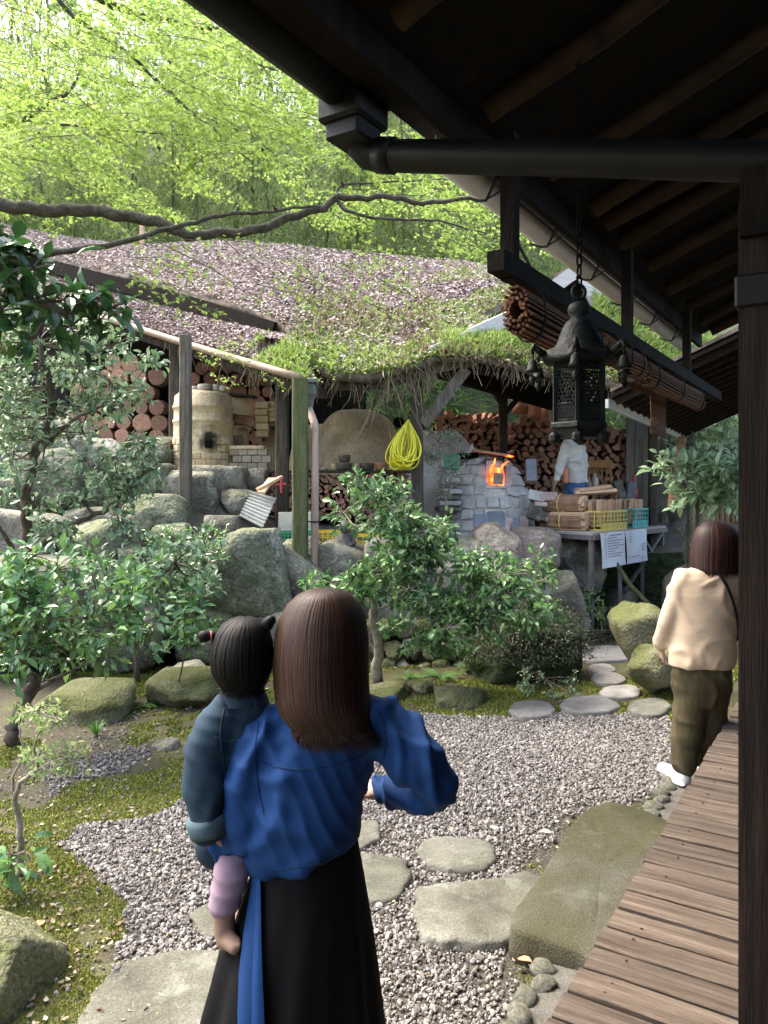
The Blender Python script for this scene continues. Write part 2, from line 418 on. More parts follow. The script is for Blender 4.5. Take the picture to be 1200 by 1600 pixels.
M_DEADLEAF = mat('dead curled leaf', [(.03, .015, .012), (.08, .04, .03)], 8, .8, island=.6)
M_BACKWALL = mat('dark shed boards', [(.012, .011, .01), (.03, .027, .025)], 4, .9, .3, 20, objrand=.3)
M_STATUE = mat('dark statue', [(.03, .026, .024), (.08, .07, .065), (.16, .15, .14)], 9, .6, .3, 30)
M_RED = mat('red plastic', [(.55, .05, .06), (.65, .1, .1)], 5, .4)
M_DRYTWIG = mat('pale dry twig', [(.4, .36, .3), (.6, .56, .5)], 5, .9)

def soot_on(m, c, r0, r1, stretch=(1, 1, 1)):
    """a soot stain burnt into a material round the fire opening at point c"""
    t = m.node_tree; N = t.nodes; L = t.links; b = N['Principled BSDF']; src = b.inputs['Base Color'].links[0].from_socket
    tc = N.new('ShaderNodeTexCoord'); sb = N.new('ShaderNodeVectorMath'); sb.operation = 'SUBTRACT'; sb.inputs[1].default_value = c; L.new(tc.outputs['Object'], sb.inputs[0])
    ml = N.new('ShaderNodeVectorMath'); ml.operation = 'MULTIPLY'; ml.inputs[1].default_value = stretch; L.new(sb.outputs[0], ml.inputs[0]); ln = N.new('ShaderNodeVectorMath'); ln.operation = 'LENGTH'; L.new(ml.outputs[0], ln.inputs[0])
    no = N.new('ShaderNodeTexNoise'); no.inputs['Scale'].default_value = 11; no.inputs['Detail'].default_value = 6; L.new(tc.outputs['Object'], no.inputs['Vector'])
    ma = N.new('ShaderNodeMath'); ma.operation = 'MULTIPLY_ADD'; ma.inputs[1].default_value = .22; L.new(no.outputs['Fac'], ma.inputs[0]); L.new(ln.outputs['Value'], ma.inputs[2])
    mr = N.new('ShaderNodeMapRange'); mr.inputs['From Min'].default_value = r0 + .11; mr.inputs['From Max'].default_value = r1 + .11; mr.inputs['To Min'].default_value = .96; mr.inputs['To Max'].default_value = 0; L.new(ma.outputs[0], mr.inputs['Value'])
    mx = N.new('ShaderNodeMix'); mx.data_type = 'RGBA'; L.new(mr.outputs[0], mx.inputs[0]); L.new(src, mx.inputs[6]); mx.inputs[7].default_value = (.01, .008, .007, 1); L.new(mx.outputs[2], b.inputs['Base Color'])
# ================================================================ the ground
HD = Vector((.53, .848, 0))       # along the house
HN = Vector((.848, -.53, 0))      # from the garden into the house
DK0 = Vector((.433, 2.0, 0))      # a point of the deck edge
def HP(off, t, z):
    """house coordinates: off = metres inside the deck edge, t = metres along it"""
    q = DK0 + HN * off + HD * t
    return Vector((q.x, q.y, z))

WX = [-9, -6, -4.5, -2.5, -1, 0, 1.2, 2, 3, 4, 6, 12]
WY = [6.2, 6.9, 7.1, 7.5, 8.0, 8.4, 8.9, 9.5, 9.9, 10.1, 10.3, 11]
def wall_y(x): return np.interp(x, WX, WY)
def terr_z(x, y):
    s = y - wall_y(x)
    left = smoothstep(-1.2, -2.2, x)
    z = 1.1 + .16 * np.maximum(s, 0) * smoothstep(1.2, .2, x) - .15 * smoothstep(1.0, 2.0, x)
    z = z + left * .55 * smoothstep(.9, 1.5, s)
    z = z + .35 * smoothstep(10.7, 11.0, y) * smoothstep(2.7, 2.95, x)
    return z

def inpoly(px, py, poly):
    poly = np.asarray(poly); c = np.zeros(np.shape(px), bool)
    j = len(poly) - 1
    for i in range(len(poly)):
        xi, yi = poly[i][:2]; xj, yj = poly[j][:2]
        hit = ((yi > py) != (yj > py)) & (px < (xj - xi) * (py - yi) / (yj - yi + 1e-12) + xi)
        c ^= hit; j = i
    return c

def gpoly(px, z=0.0): return [tuple(G(u, v, z))[:2] for u, v in px]
GRAVEL = gpoly([(560, 1125), (700, 1116), (800, 1122), (900, 1115), (1050, 1118), (1062, 1180), (1040, 1235), (960, 1262), (880, 1290), (815, 1400), (800, 1500), (790, 1600), (760, 2100), (180, 2100), (210, 1600), (170, 1480), (190, 1420), (150, 1370), (95, 1320), (130, 1290), (250, 1275), (330, 1200), (430, 1150)])
GRAVEL2 = gpoly([(50, 1205), (170, 1180), (240, 1165), (245, 1180), (150, 1215), (60, 1235)])
SOIL = gpoly([(-80, 1040), (60, 1030), (230, 1100), (200, 1170), (110, 1200), (60, 1240), (-80, 1250)])
MOSSY = gpoly([(60, 1240), (330, 1180), (335, 1215), (250, 1272), (90, 1295), (0, 1260)]) + gpoly([(60, 1240)])
DIRT = gpoly([(770, 1340), (880, 1260), (960, 1250), (1050, 1240), (1050, 1280), (930, 1480), (790, 1620), (740, 2100), (690, 2100), (790, 1480), (820, 1380)])

def vnoise(x, y, s, o=0):
    return np.array([mnoise.noise(Vector((a * s + o, b * s - o, o * .37))) for a, b in zip(np.ravel(x), np.ravel(y))]).reshape(np.shape(x))

def edge_in(x, y, poly, amp=.12):
    jx = x + amp * vnoise(x, y, 2.3, 3) + amp * .5 * vnoise(x, y, 7, 9)
    jy = y + amp * vnoise(x, y, 2.3, 17) + amp * .5 * vnoise(x, y, 7, 23)
    return inpoly(jx, jy, poly)

def ground_z(x, y):
    return .02 * np.sin(x * 1.7 + .4) * np.cos(y * 1.3) * smoothstep(7, 5, y) + 0.0 * x

def grid_mesh(name, xs, ys, zf, mat, attr=None):
    X, Y = np.meshgrid(xs, ys); Z = zf(X, Y)
    nx, ny = len(xs), len(ys)
    V = np.stack([X, Y, Z], -1).reshape(-1, 3)
    i = np.arange(nx - 1)[None] + (np.arange(ny - 1) * nx)[:, None]
    F = np.stack([i, i + 1, i + nx + 1, i + nx], -1).reshape(-1, 4)
    me = bpy.data.meshes.new(name)
    me.from_pydata(V.tolist(), [], F.tolist())
    shade(me, True)
    if attr is not None:
        a = me.attributes.new('cover', 'FLOAT', 'POINT'); a.data.foreach_set('value', attr(X, Y).ravel().astype(np.float32))
    return link(name, me, mat)

# ground material: moss and soil by noise, grey dirt under the gravel
def ground_material():
    m = mat('garden ground', [(.022, .02, .01), (.05, .046, .022), (.085, .08, .035), (.075, .06, .042)], 1.6, 1, .8, 60, detail=9, bdist=.02, speck=.55, sscale=130)
    t = m.node_tree; N = t.nodes; L = t.links
    b = N['Principled BSDF']; src = b.inputs['Base Color'].links[0].from_socket
    at = N.new('ShaderNodeAttribute'); at.attribute_name = 'cover'
    mx = N.new('ShaderNodeMix'); mx.data_type = 'RGBA'
    n = N.new('ShaderNodeTexNoise'); n.inputs['Scale'].default_value = 90; n.inputs['Detail'].default_value = 6
    rp = N.new('ShaderNodeValToRGB'); rp.color_ramp.elements[0].color = (.028, .024, .018, 1); rp.color_ramp.elements[1].color = (.115, .1, .08, 1)
    rp.color_ramp.elements[0].position = .35; rp.color_ramp.elements[1].position = .7
    tcx = N.new('ShaderNodeTexCoord'); L.new(tcx.outputs['Object'], n.inputs['Vector']); L.new(n.outputs['Fac'], rp.inputs[0]); L.new(at.outputs['Fac'], mx.inputs[0]); L.new(src, mx.inputs[6]); L.new(rp.outputs[0], mx.inputs[7]); L.new(mx.outputs[2], b.inputs['Base Color'])
    return m
def cover(X, Y):
    c = np.zeros(X.shape)
    k = (X > -4) & (X < 4) & (Y > 0) & (Y < 7)
    c[k] = (edge_in(X[k], Y[k], GRAVEL) | edge_in(X[k], Y[k], GRAVEL2, .2) | edge_in(X[k], Y[k], DIRT, .1)) * 1.0 + edge_in(X[k], Y[k], SOIL, .3) * .6
    return c
xs = np.concatenate([np.linspace(-45, -4.5, 16), np.arange(-4.2, 4.2, .06), np.linspace(4.5, 45, 16)])
ys = np.concatenate([np.linspace(-40, -1, 12), np.arange(-.5, 8, .06), np.linspace(8.3, 60, 14)])
ground = tag(grid_mesh('ground', xs, ys, ground_z, ground_material(), cover), kind='structure')

# upper terrace and hillside
M_EARTH = mat('packed earth', [(.05, .045, .03), (.11, .1, .075), (.18, .165, .13)], 3, 1, .7, 40, bdist=.02, detail=8)
sx = np.concatenate([np.linspace(-9, -4.5, 10), np.arange(-4.3, 6, .2), np.linspace(6.2, 12, 10)])
V = []; F = []; F0 = []; ss = [.18, .2, .45, .7, .95, 1.2, 1.5, 1.8, 2.2, 2.6, 3, 3.5, 4, 5, 6, 7, 8]
for x in sx:
    for k, s in enumerate(ss):
        y = float(wall_y(x)) + s
        V.append((x, y, -.3 if k == 0 else float(terr_z(np.float64(x), np.float64(y))) - .03 + .03 * nz((x, y, 0), 1.8)))
for i in range(len(sx) - 1):
    for k in range(len(ss) - 1):
        a = i * len(ss) + k; (F if k else F0).append((a, a + 1, a + len(ss) + 1, a + len(ss)))
tag(link('terrace_bank', mesh_from('terrace_bank', V, F0, True), M_HILL), kind='structure')
terrace = tag(link('terrace_ground', mesh_from('terrace_ground', V, F, True), M_EARTH), kind='structure')

def hill_z(X, Y):
    base = np.interp(Y, [12, 13.5, 15, 18, 24, 34, 60], [.8, 1.6, 3.4, 6.4, 11.4, 18, 26])
    right = smoothstep(3, 9, X)
    n = vnoise(X, Y, .35, 5) * .6 + vnoise(X, Y, 1.1, 11) * .2
    return base * (1 - .45 * right) + n * smoothstep(12.5, 15, Y)
hill = tag(grid_mesh('hillside', np.linspace(-30, 34, 60), np.concatenate([np.linspace(12.6, 20, 20), np.linspace(20.8, 60, 26)]), hill_z, M_HILL), kind='structure')

# ================================================================ stones
def rock_mesh(name, seed, sub=3, blocky=.55, rough=.16, square=False):
    bm = bmesh.new(); bmesh.ops.create_icosphere(bm, subdivisions=sub, radius=1)
    rs = np.random.default_rng(seed)
    planes = [(Vector(rs.normal(size=3)).normalized(), rs.uniform(.66, .92)) for _ in range(14)]
    if square: planes = [(Vector(rs.normal(size=3)).normalized(), rs.uniform(.74, 1.06)) for _ in range(16)]
    for v in bm.verts:
        p = v.co.copy(); mx = max(abs(p.x), abs(p.y), abs(p.z))
        p = p.lerp(p / mx * .86, blocky)
        for n, d in planes:
            e = p.dot(n) - d
            if e > 0: p -= n * e * .95
        q = v.co
        f = 1 + rough * (.8 * nz(q, 1.1, seed) + .4 * nz(q, 2.7, seed + 5) + .28 * nz(q, 6, seed + 9) + .2 * nz(q, 13, seed + 2))
        v.co = p * f
    me = bpy.data.meshes.new(name); bm.to_mesh(me); bm.free(); shade(me, True)
    return me
_rk = [0]
def rock_px(name, u0, v0, u1, v1, Y, m, parent=None, depth=None, blocky=.55, tilt=0, sc=1.15, square=False):
    _rk[0] += 1
    me = rock_mesh(name, 100 + _rk[0] * 7, 4, blocky, .1 if square else .16, square)
    c = P((u0 + u1) / 2, (v0 + v1) / 2, Y)
    sx_, sz_ = (u1 - u0) / 2400 * Y * sc, (v1 - v0) / 2400 * Y * sc
    sy_ = depth if depth else (sx_ + sz_) / 2
    # the mesh is scaled so the object itself stays unscaled
    a = np.empty(len(me.vertices) * 3); me.vertices.foreach_get('co', a); a = a.reshape(-1, 3) * [sx_, sy_, sz_]
    if tilt:
        ct, st_ = math.cos(tilt), math.sin(tilt); a = np.stack([a[:, 0] * ct + a[:, 2] * st_, a[:, 1], -a[:, 0] * st_ + a[:, 2] * ct], 1)
    me.vertices.foreach_set('co', a.ravel()); me.update()
    return link(name, me, m, parent, c)

wall = empty('retaining_wall', (-1, 8, 0))
tag(wall, 'dry stone retaining wall of large greenish boulders below the kilns', 'stone wall')
G_, S_, K_ = M_GREENSTONE, M_STONE, M_PINKSTONE
for u0, v0, u1, v1, Y, m in [
    (181, 728, 262, 783, 9.0, G_), (256, 740, 342, 800, 9.1, S_), (196, 778, 286, 846, 8.4, G_), (100, 818, 210, 890, 7.9, G_),
    (110, 796, 178, 834, 8.3, S_), (44, 710, 128, 803, 8.6, G_), (122, 750, 180, 806, 8.7, G_), (-20, 805, 95, 882, 7.8, S_),
    (236, 822, 290, 866, 8.1, G_), (136, 876, 200, 945, 7.7, G_), (-30, 876, 145, 1010, 7.5, S_), (196, 862, 262, 950, 7.8, G_),
    (304, 733, 380, 790, 9.4, S_), (374, 735, 420, 772, 9.6, S_), (350, 766, 390, 808, 9.1, S_), (322, 806, 368, 846, 8.3, S_),
    (332, 838, 446, 975, 7.95, G_), (296, 856, 340, 968, 7.9, G_), (428, 852, 505, 968, 8.15, S_), (500, 850, 580, 960, 8.3, S_),
    (248, 876, 302, 1000, 7.75, S_), (290, 950, 370, 1040, 7.7, G_), (150, 935, 255, 1040, 7.5, G_), (575, 850, 665, 970, 8.4, S_), (655, 850, 760, 960, 8.6, S_),
    (360, 955, 470, 1045, 7.8, S_), (460, 950, 560, 1050, 7.9, S_),
    (750, 826, 814, 940, 8.7, K_), (786, 830, 866, 900, 9.25, K_), (848, 832, 930, 918, 9.8, S_), (838, 900, 905, 980, 9.0, S_),
    (885, 870, 1005, 962, 10.9, S_), (942, 926, 995, 990, 9.9, S_), (1040, 802, 1094, 905, 11.3, S_), (1084, 775, 1122, 880, 9.4, G_), (1000, 806, 1045, 905, 11.5, S_),
    (1005, 885, 1055, 965, 11.2, S_), (1050, 885, 1130, 990, 9.5, S_), (1110, 860, 1190, 980, 9.6, G_), (-130, 760, 0, 900, 8.0, G_), (-140, 880, -10, 1020, 7.5, S_),
    (770, 900, 850, 985, 8.9, S_), (-40, 690, 60, 760, 9.3, G_), (120, 690, 200, 745, 9.6, S_), (40, 660, 140, 720, 9.9, S_), (190, 690, 265, 735, 9.9, G_)]:
    rock_px('boulder', u0, v0, u1, v1, Y, m, wall, blocky=.9, sc=1.33, square=True, tilt=RNG.normal() * .1)
# low rubble wall behind the camellia bush
rub = empty('rubble_wall', (.3, 7.7, 0)); tag(rub, 'low mossy rubble wall behind the camellia bush trunk', 'stone wall')
for i in range(26):
    c_, r_ = i % 9, i // 9
    u = 520 + c_ * 28 + (r_ % 2) * 12 + RNG.uniform(-4, 4); v = 1046 - r_ * 30 + RNG.uniform(-3, 3)
    rock_px('stone', u - 16, v - 17, u + 16, v + 15, 7.75 + r_ * .06, [M_MOSSSTONE, S_, M_MOSSSTONE][i % 3], rub, .16, .6)

def loose_rock(u0, v0, u1, v1, Y, m, label, name='garden_rock', cat='rock', group=None, **k):
    return tag(rock_px(name, u0, v0, u1, v1, Y, m, None, **k), label, cat, group)
loose_rock(970, 935, 1062, 1062, 7.0, M_MOSSSTONE, 'dark leaning mossy rock at the right of the path', tilt=-.5)
loose_rock(986, 1008, 1066, 1080, 6.6, M_MOSSSTONE, 'low mossy block beside the path behind the woman in the cardigan')
loose_rock(-120, 1425, 80, 1690, 2.75, M_MOSSSTONE, 'large yellow green mossy boulder in the lower left corner', depth=.3, blocky=.35)
loose_rock(66, 1072, 210, 1132, 6.15, M_MOSSSTONE, 'broad flat mossy rock under the left camellia', depth=.45, blocky=.8, square=True)
loose_rock(238, 1052, 350, 1100, 6.45, M_MOSSSTONE, 'pale mossy rock left of the child', depth=.4, blocky=.75, square=True)
loose_rock(262, 1035, 330, 1065, 6.9, M_STONE, 'small pale flat stone behind the mossy rock', depth=.25)
loose_rock(672, 1070, 760, 1122, 6.45, M_MOSSSTONE, 'mossy stone at the far gravel edge right of the woman', depth=.3)
loose_rock(570, 1070, 640, 1108, 6.6, M_MOSSSTONE, 'mossy stone beside the hair of the front woman', depth=.3)
loose_rock(640, 1062, 680, 1090, 6.75, M_MOSSSTONE, 'small round stone between two mossy stones', depth=.15)
loose_rock(238, 1155, 278, 1192, 5.35, M_STONE, 'small grey stone poking from the moss', depth=.1)
loose_rock(70, 1440, 130, 1500, 3.25, M_MOSSSTONE, 'small flat stone sunk in moss near the corner boulder', depth=.12)

def slab(name, px, z, thick, m, parent=None, rnd=.025, seed=0, wob=.012):
    pts = [G(u, v, z) for u, v in px]; n = len(pts)
    q = []
    for i in range(n):
        a, b, c, d = pts[i - 1], pts[i], pts[(i + 1) % n], pts[(i + 2) % n]
        for k in range(6):
            f = k / 6
            q.append(.5 * ((2 * b) + (c - a) * f + (2 * a - 5 * b + 4 * c - d) * f * f + (3 * b - a - 3 * c + d) * f ** 3))
    cen = sum(q, Vector()) / len(q)
    for i, p in enumerate(q):
        r = (p - cen); r.z = 0
        q[i] = p + r.normalized() * wob * (nz(p, 9, seed) + nz(p, 25, seed))
    def ring(s, zz, w=0):
        out = []
        for p in q:
            e = (p - cen); L = max(e.length, 1e-4); e = e * max(0, (L + s) / L)
            c = cen + e
            out.append(Vector((c.x, c.y, zz + w * nz(c, 5, seed + 3) + w * .6 * nz(c, 17, seed))))
        return out
    def ringf(f, zz, w): 
        out = []
        for p in q:
            c = cen + (p - cen) * f
            out.append(Vector((c.x, c.y, zz + w * nz(c, 5, seed + 3) + w * .6 * nz(c, 17, seed))))
        return out
    b = MB()
    b.loft([ring(.012, z - thick), ring(.008, z - thick * .5), ring(0, z - rnd, .004), ring(-rnd * .4, z - rnd * .25, .008), ring(-rnd * 1.3, z, .01), ringf(.75, z + .003, .012), ringf(.5, z + .004, .014), ringf(.25, z + .004, .014), ringf(.04, z + .004, .01)])
    return b.build(name, m, parent, True)

path = empty('path', (.3, 3, 0)); tag(path, kind='structure')
STONES = [
    ([(500, 1335), (560, 1330), (630, 1342), (642, 1362), (620, 1400), (570, 1402), (510, 1390)], .026),
    ([(655, 1322), (687, 1306), (757, 1311), (776, 1337), (762, 1354), (713, 1359), (670, 1349)], .026),
    ([(652, 1394), (668, 1382), (783, 1369), (832, 1362), (845, 1389), (806, 1460), (722, 1470), (668, 1464), (650, 1424)], .03),
    ([(296, 1438), (306, 1416), (345, 1408), (420, 1415), (430, 1450), (335, 1462)], .024),
    ([(120, 1600), (160, 1530), (225, 1492), (330, 1484), (430, 1500), (440, 1640), (300, 1720), (130, 1690)], .03),
    ([(545, 1290), (585, 1278), (592, 1310), (560, 1320)], .024)]
STONES_FAR = [
    [(795, 1106), (812, 1095), (846, 1094), (866, 1105), (858, 1116), (815, 1119)], [(874, 1102), (890, 1089), (935, 1086), (966, 1098), (958, 1109), (900, 1112)],
    [(980, 1102), (1000, 1091), (1035, 1091), (1048, 1103), (1030, 1116), (995, 1114)], [(938, 1080), (950, 1071), (985, 1069), (1002, 1079), (990, 1088), (950, 1089)],
    [(924, 1058), (935, 1050), (962, 1050), (978, 1060), (965, 1066), (938, 1066)], [(918, 1043), (928, 1037), (950, 1037), (962, 1044), (950, 1049), (930, 1049)],
    [(895, 1024), (905, 1012), (960, 1008), (995, 1014), (990, 1027), (930, 1033)]]
SLABXY = []
for k, (px, z) in enumerate(STONES):
    slab('stepping_stone', px, z, .12, M_SLAB, path, .012, k * 3, .022); SLABXY.append(gpoly(px, z))
M_SLABGREY = mat('pale path stone', [(.12, .113, .103), (.2, .19, .175), (.27, .258, .24)], 5, .9, .5, 60, objrand=.12, bdist=.01)
for k, px in enumerate(STONES_FAR):
    slab('stepping_stone', px, .03, .1, M_SLABGREY if k != 2 else M_SLAB, path, .012, 40 + k * 3); SLABXY.append(gpoly(px, .05))
STEPPX = [(797, 1440), (845, 1362), (902, 1277), (935, 1257), (968, 1253), (1040, 1277), (1100, 1310), (1000, 1450), (935, 1512), (917, 1490), (850, 1468)]
step = tag(slab('stone_step', STEPPX, .105, .15, M_STEP, None, .016, 77, .006), 'long mossy granite step lying beside the veranda deck', 'step'); SLABXY.append(gpoly(STEPPX, .105))

# rubble edging along the deck
edging = empty('stone_edging', tuple(HP(-.05, 1, 0))); tag(edging, 'row of small cobbles set in mortar along the deck edge', 'edging')
for t0, t1 in ((-.6, .84), (2.2, 4.4)):
    b = MB()
    for i in range(12):
        ta, tb = t0 + (t1 - t0) * i / 12, t0 + (t1 - t0) * (i + 1) / 12
        V = [HP(-.29 + .02 * nz((ta, 0, 0), 6), ta, .03), HP(-.29 + .02 * nz((tb, 0, 0), 6), tb, .03), HP(.2, tb, .05), HP(.2, ta, .05)]
        b.add(V, [(0, 1, 2, 3)]); b.add([V[0], V[1], V[1] - Vector((0, 0, .2)), V[0] - Vector((0, 0, .2))], [(0, 3, 2, 1)])
    b.build('mortar_bed', M_CONCRETE, edging, True)
for i, t in enumerate(list(np.arange(-.3, .86, .098)) + list(np.arange(2.25, 4.3, .105))):
    me = rock_mesh('cobble', 900 + i, 2, .3, .2)
    s = RNG.uniform(.042, .06)
    link('cobble', me, M_STONE, edging, HP(-.295 + RNG.uniform(-.02, .025), t, .03), (0, 0, RNG.uniform(0, 6)), (s * 1.2, s, s * .75))

# gravel pebbles
base_peb = None
bm = bmesh.new(); bmesh.ops.create_icosphere(bm, subdivisions=1, radius=1)
PV = np.array([v.co[:] for v in bm.verts]); PF = [tuple(v.index for v in f.verts) for f in bm.faces]; bm.free()
PV = PV * (1 + .22 * RNG.normal(size=(len(PV), 1))) * [1.0, .8, .6]
n = 150000
x = RNG.uniform(-2.2, 2.6, n); y = RNG.uniform(1.9, 6.4, n)
k = (np.abs(x) < y * .53 + .1); x, y = x[k], y[k]
k = edge_in(x, y, GRAVEL, .1); 
k |= edge_in(x, y, GRAVEL2, .2) & (RNG.random(len(x)) < .5)
k |= RNG.random(len(x)) < .02; k |= inpoly(x, y, SOIL) & (RNG.random(len(x)) < .07)
for sp in SLABXY: k &= ~inpoly(x, y, sp)
k &= ~(inpoly(x, y, DIRT) & (RNG.random(len(x)) < .5))
dn = (x - DK0.x) * HN.x + (y - DK0.y) * HN.y
k &= dn < -.33
# thin worn patches
k &= ~((vnoise(x, y, 1.6, 31) > .33) & (RNG.random(len(x)) < .4))
x, y = x[k], y[k]; n = len(x)
s = np.clip(RNG.lognormal(math.log(.0068), .38, n), .003, .017)
loc = np.stack([x, y, ground_z(x, y) + s * .25 + RNG.uniform(0, .008, n)], 1)
peb = mass('gravel', (PV, PF), loc, rand_rot(n), s, M_PEBBLE); tag(peb, 'pale grey gravel covering the courtyard', 'gravel', kind='stuff')

# moss tufts
TV = np.array([(-.5, -.3, 0), (.5, -.3, 0), (0, .55, 0), (.12, .05, 1.0)]); TF = [(0, 1, 3), (1, 2, 3), (2, 0, 3)]
n = 230000
y = 2.1 * (7.7 / 2.1) ** RNG.random(n); x = RNG.uniform(-.56, .5, n) * y
k = (np.abs(x) < y * .53 + .1)
x, y = x[k], y[k]
k = ~edge_in(x, y, GRAVEL, .12) & (vnoise(x, y, 1.1, 44) + .5 * vnoise(x, y, 4, 3) + .35 * vnoise(x, y, 14, 6) > -.1 - .6 * inpoly(x, y, MOSSY))
for sp in SLABXY: k &= ~inpoly(x, y, sp)
k &= ~(edge_in(x, y, DIRT, .1) & (RNG.random(len(x)) < .75)); k &= ~(edge_in(x, y, SOIL, .3) & (vnoise(x, y, 3, 8) < .25))
dn = (x - DK0.x) * HN.x + (y - DK0.y) * HN.y
k &= dn < -.31
x, y = x[k], y[k]; n = len(x)
s = RNG.uniform(.0021, .0042, n) * y ** .95
loc = np.stack([x, y, ground_z(x, y) - .002 + .006 * np.maximum(0, vnoise(x, y, 9, 5))], 1)
up = RNG.normal(size=(n, 3)) * .35 + [0, 0, 1]
ax = RNG.normal(size=(n, 3)); rot = frames(np.cross(up, ax), up / np.linalg.norm(up, axis=1)[:, None])
tag(mass('moss', (TV, TF), loc, rot, s, M_MOSS), 'yellow green moss carpet around the gravel', 'moss', kind='stuff')

# small dead leaves and chips lying about
LB = (np.array([(-.5, 0, .1), (0, -.28, 0), (.5, .02, .14), (.05, .28, .05)]), [(0, 1, 3), (1, 2, 3)])
n = 4200; y = 2.2 * (8.0 / 2.2) ** RNG.random(n); x = RNG.uniform(-.55, .5, n) * y
k = (~edge_in(x, y, GRAVEL, .15)) | (RNG.random(n) < .12); dn = (x - DK0.x) * HN.x + (y - DK0.y) * HN.y; k &= dn < -.1; x, y = x[k], y[k]; n = len(x)
up = RNG.normal(size=(n, 3)) * .35 + [0, 0, 1]; ax = RNG.normal(size=(n, 3))
tag(mass('ground_litter', LB, np.stack([x, y, ground_z(x, y) + .012], 1), frames(np.cross(up, ax), up), RNG.uniform(.012, .035, n), mat('ground litter leaf', [(.05, .03, .018), (.15, .1, .06), (.3, .24, .16), (.45, .4, .32)], 3, .85, island=.9)), 'scattered dead leaves and chips on the moss', 'leaf litter', kind='stuff')

# ================================================================ veranda deck
deck = empty('veranda_deck', tuple(HP(.4, 2, 0))); tag(deck, 'weathered brown plank veranda deck along the house', 'deck')
DZ = .4
Hm = Matrix((HN, HD, Vector((0, 0, 1)))).transposed()
hrot = Hm.to_euler()
pm = []
for i in range(5):
    bb = MB(); rs = np.random.default_rng(i)
    L_, W_, T_ = 1.5, .111, .03; nx = 14; V = []; rings = []
    for j in range(nx):
        xx = L_ * j / (nx - 1)
        ww = W_ / 2 - .0012 * rs.random(); zz = .0015 * rs.normal()
        rings.append([Vector((xx, -ww, -T_)), Vector((xx, -ww, zz - .004)), Vector((xx, -ww + .004, zz)), Vector((xx, 0, zz + .001 * rs.normal())), Vector((xx, ww - .004, zz)), Vector((xx, ww, zz - .004)), Vector((xx, ww, -T_))])
    bb.loft(rings); pm.append(bb.mesh('plank'))
nl = MB(); tt = -1.9; i = 0
while tt < 5.4:
    off = -.012 * RNG.random(); dz = RNG.uniform(-.003, .003)
    link('plank', pm[i % 5], M_PLANK, deck, HP(off, tt, DZ + dz), (hrot.x + RNG.normal() * .004, hrot.y, hrot.z + RNG.normal() * .002))
    for oo in (.09, .5):
        for ss_ in (-.025, .025):
            if RNG.random() < .45: continue
            c = HP(oo + RNG.normal() * .004, tt + ss_, DZ + dz + .003); nl.lathe([(.0042, -.002), (.0042, .0008), (.002, .0014)], c, 6)
    tt += .1245 + RNG.uniform(-.002, .003); i += 1
o = nl.build('nail_heads', M_NAIL, deck); o['kind'] = 'stuff'
MB().bar(HP(.06, -2, DZ - .1), HP(.06, 5.5, DZ - .1), .07, .13).build('edge_beam', M_DARKWOOD, deck)
MB().bar(HP(.75, -2, DZ - .1), HP(.75, 5.5, DZ - .1), .07, .13).build('inner_beam', M_DARKWOOD, deck)
for t in (-1.4, 0, 1.4, 2.8, 4.2):
    MB().box(HP(.25, t, .12), (.1, .1, .25), Hm).build('deck_post', M_DARKWOOD, deck)

# ================================================================ the house above the deck
house = empty('house', tuple(HP(1.2, 1, 0))); tag(house, 'dark timber house with deep log raftered eaves over the deck', 'house')
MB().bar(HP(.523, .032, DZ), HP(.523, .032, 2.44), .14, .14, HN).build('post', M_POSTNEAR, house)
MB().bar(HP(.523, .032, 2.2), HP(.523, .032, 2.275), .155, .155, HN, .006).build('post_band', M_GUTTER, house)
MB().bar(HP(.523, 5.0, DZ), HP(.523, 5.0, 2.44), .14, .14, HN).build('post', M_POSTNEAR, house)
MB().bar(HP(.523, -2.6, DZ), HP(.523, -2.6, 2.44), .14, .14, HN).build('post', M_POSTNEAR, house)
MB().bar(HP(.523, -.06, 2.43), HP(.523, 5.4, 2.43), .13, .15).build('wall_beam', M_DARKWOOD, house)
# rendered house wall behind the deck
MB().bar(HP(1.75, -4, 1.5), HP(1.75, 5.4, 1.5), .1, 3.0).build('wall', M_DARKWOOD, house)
TANP = .41
def roofz(off): return 3.03 + (off + .45) * TANP
b = MB()
o0, o1, t0, t1 = -.57, 3.2, -4.2, 4.75
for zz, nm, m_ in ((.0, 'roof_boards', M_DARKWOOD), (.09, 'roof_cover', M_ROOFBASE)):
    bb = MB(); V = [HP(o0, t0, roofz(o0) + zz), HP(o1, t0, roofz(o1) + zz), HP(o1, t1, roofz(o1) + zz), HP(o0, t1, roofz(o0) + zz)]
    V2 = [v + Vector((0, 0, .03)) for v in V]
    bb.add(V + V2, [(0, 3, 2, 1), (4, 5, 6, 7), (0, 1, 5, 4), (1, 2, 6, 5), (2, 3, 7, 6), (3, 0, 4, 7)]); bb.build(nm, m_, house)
ts = [-3.6, -3.05, -2.5, -1.95, -1.35, -.78, -.2, .4, .95, 1.45, 1.68, 1.98, 2.5, 3.05, 3.62, 4.15, 4.6]
for i, t in enumerate(ts):
    a, c = HP(-.34, t, roofz(-.34) - .05), HP(2.9, t + RNG.normal() * .02, roofz(2.9) - .05)
    pts = [a.lerp(c, f) + Vector((RNG.normal() * .006, RNG.normal() * .006, RNG.normal() * .006)) for f in np.linspace(0, 1, 10)]
    r0 = RNG.uniform(.036, .046)
    MB().tube(pts, [r0 * (1 - .1 * f) for f in np.linspace(0, 1, 10)], 10).build('rafter', M_RAFTER, house, True)
for i, off in enumerate((1.9,)):
    MB().bar(HP(off, t0 + .1, roofz(off) - .13), HP(off, t1 - .05, roofz(off) - .13), .06, .05).build('purlin', M_DARKWOOD, house)
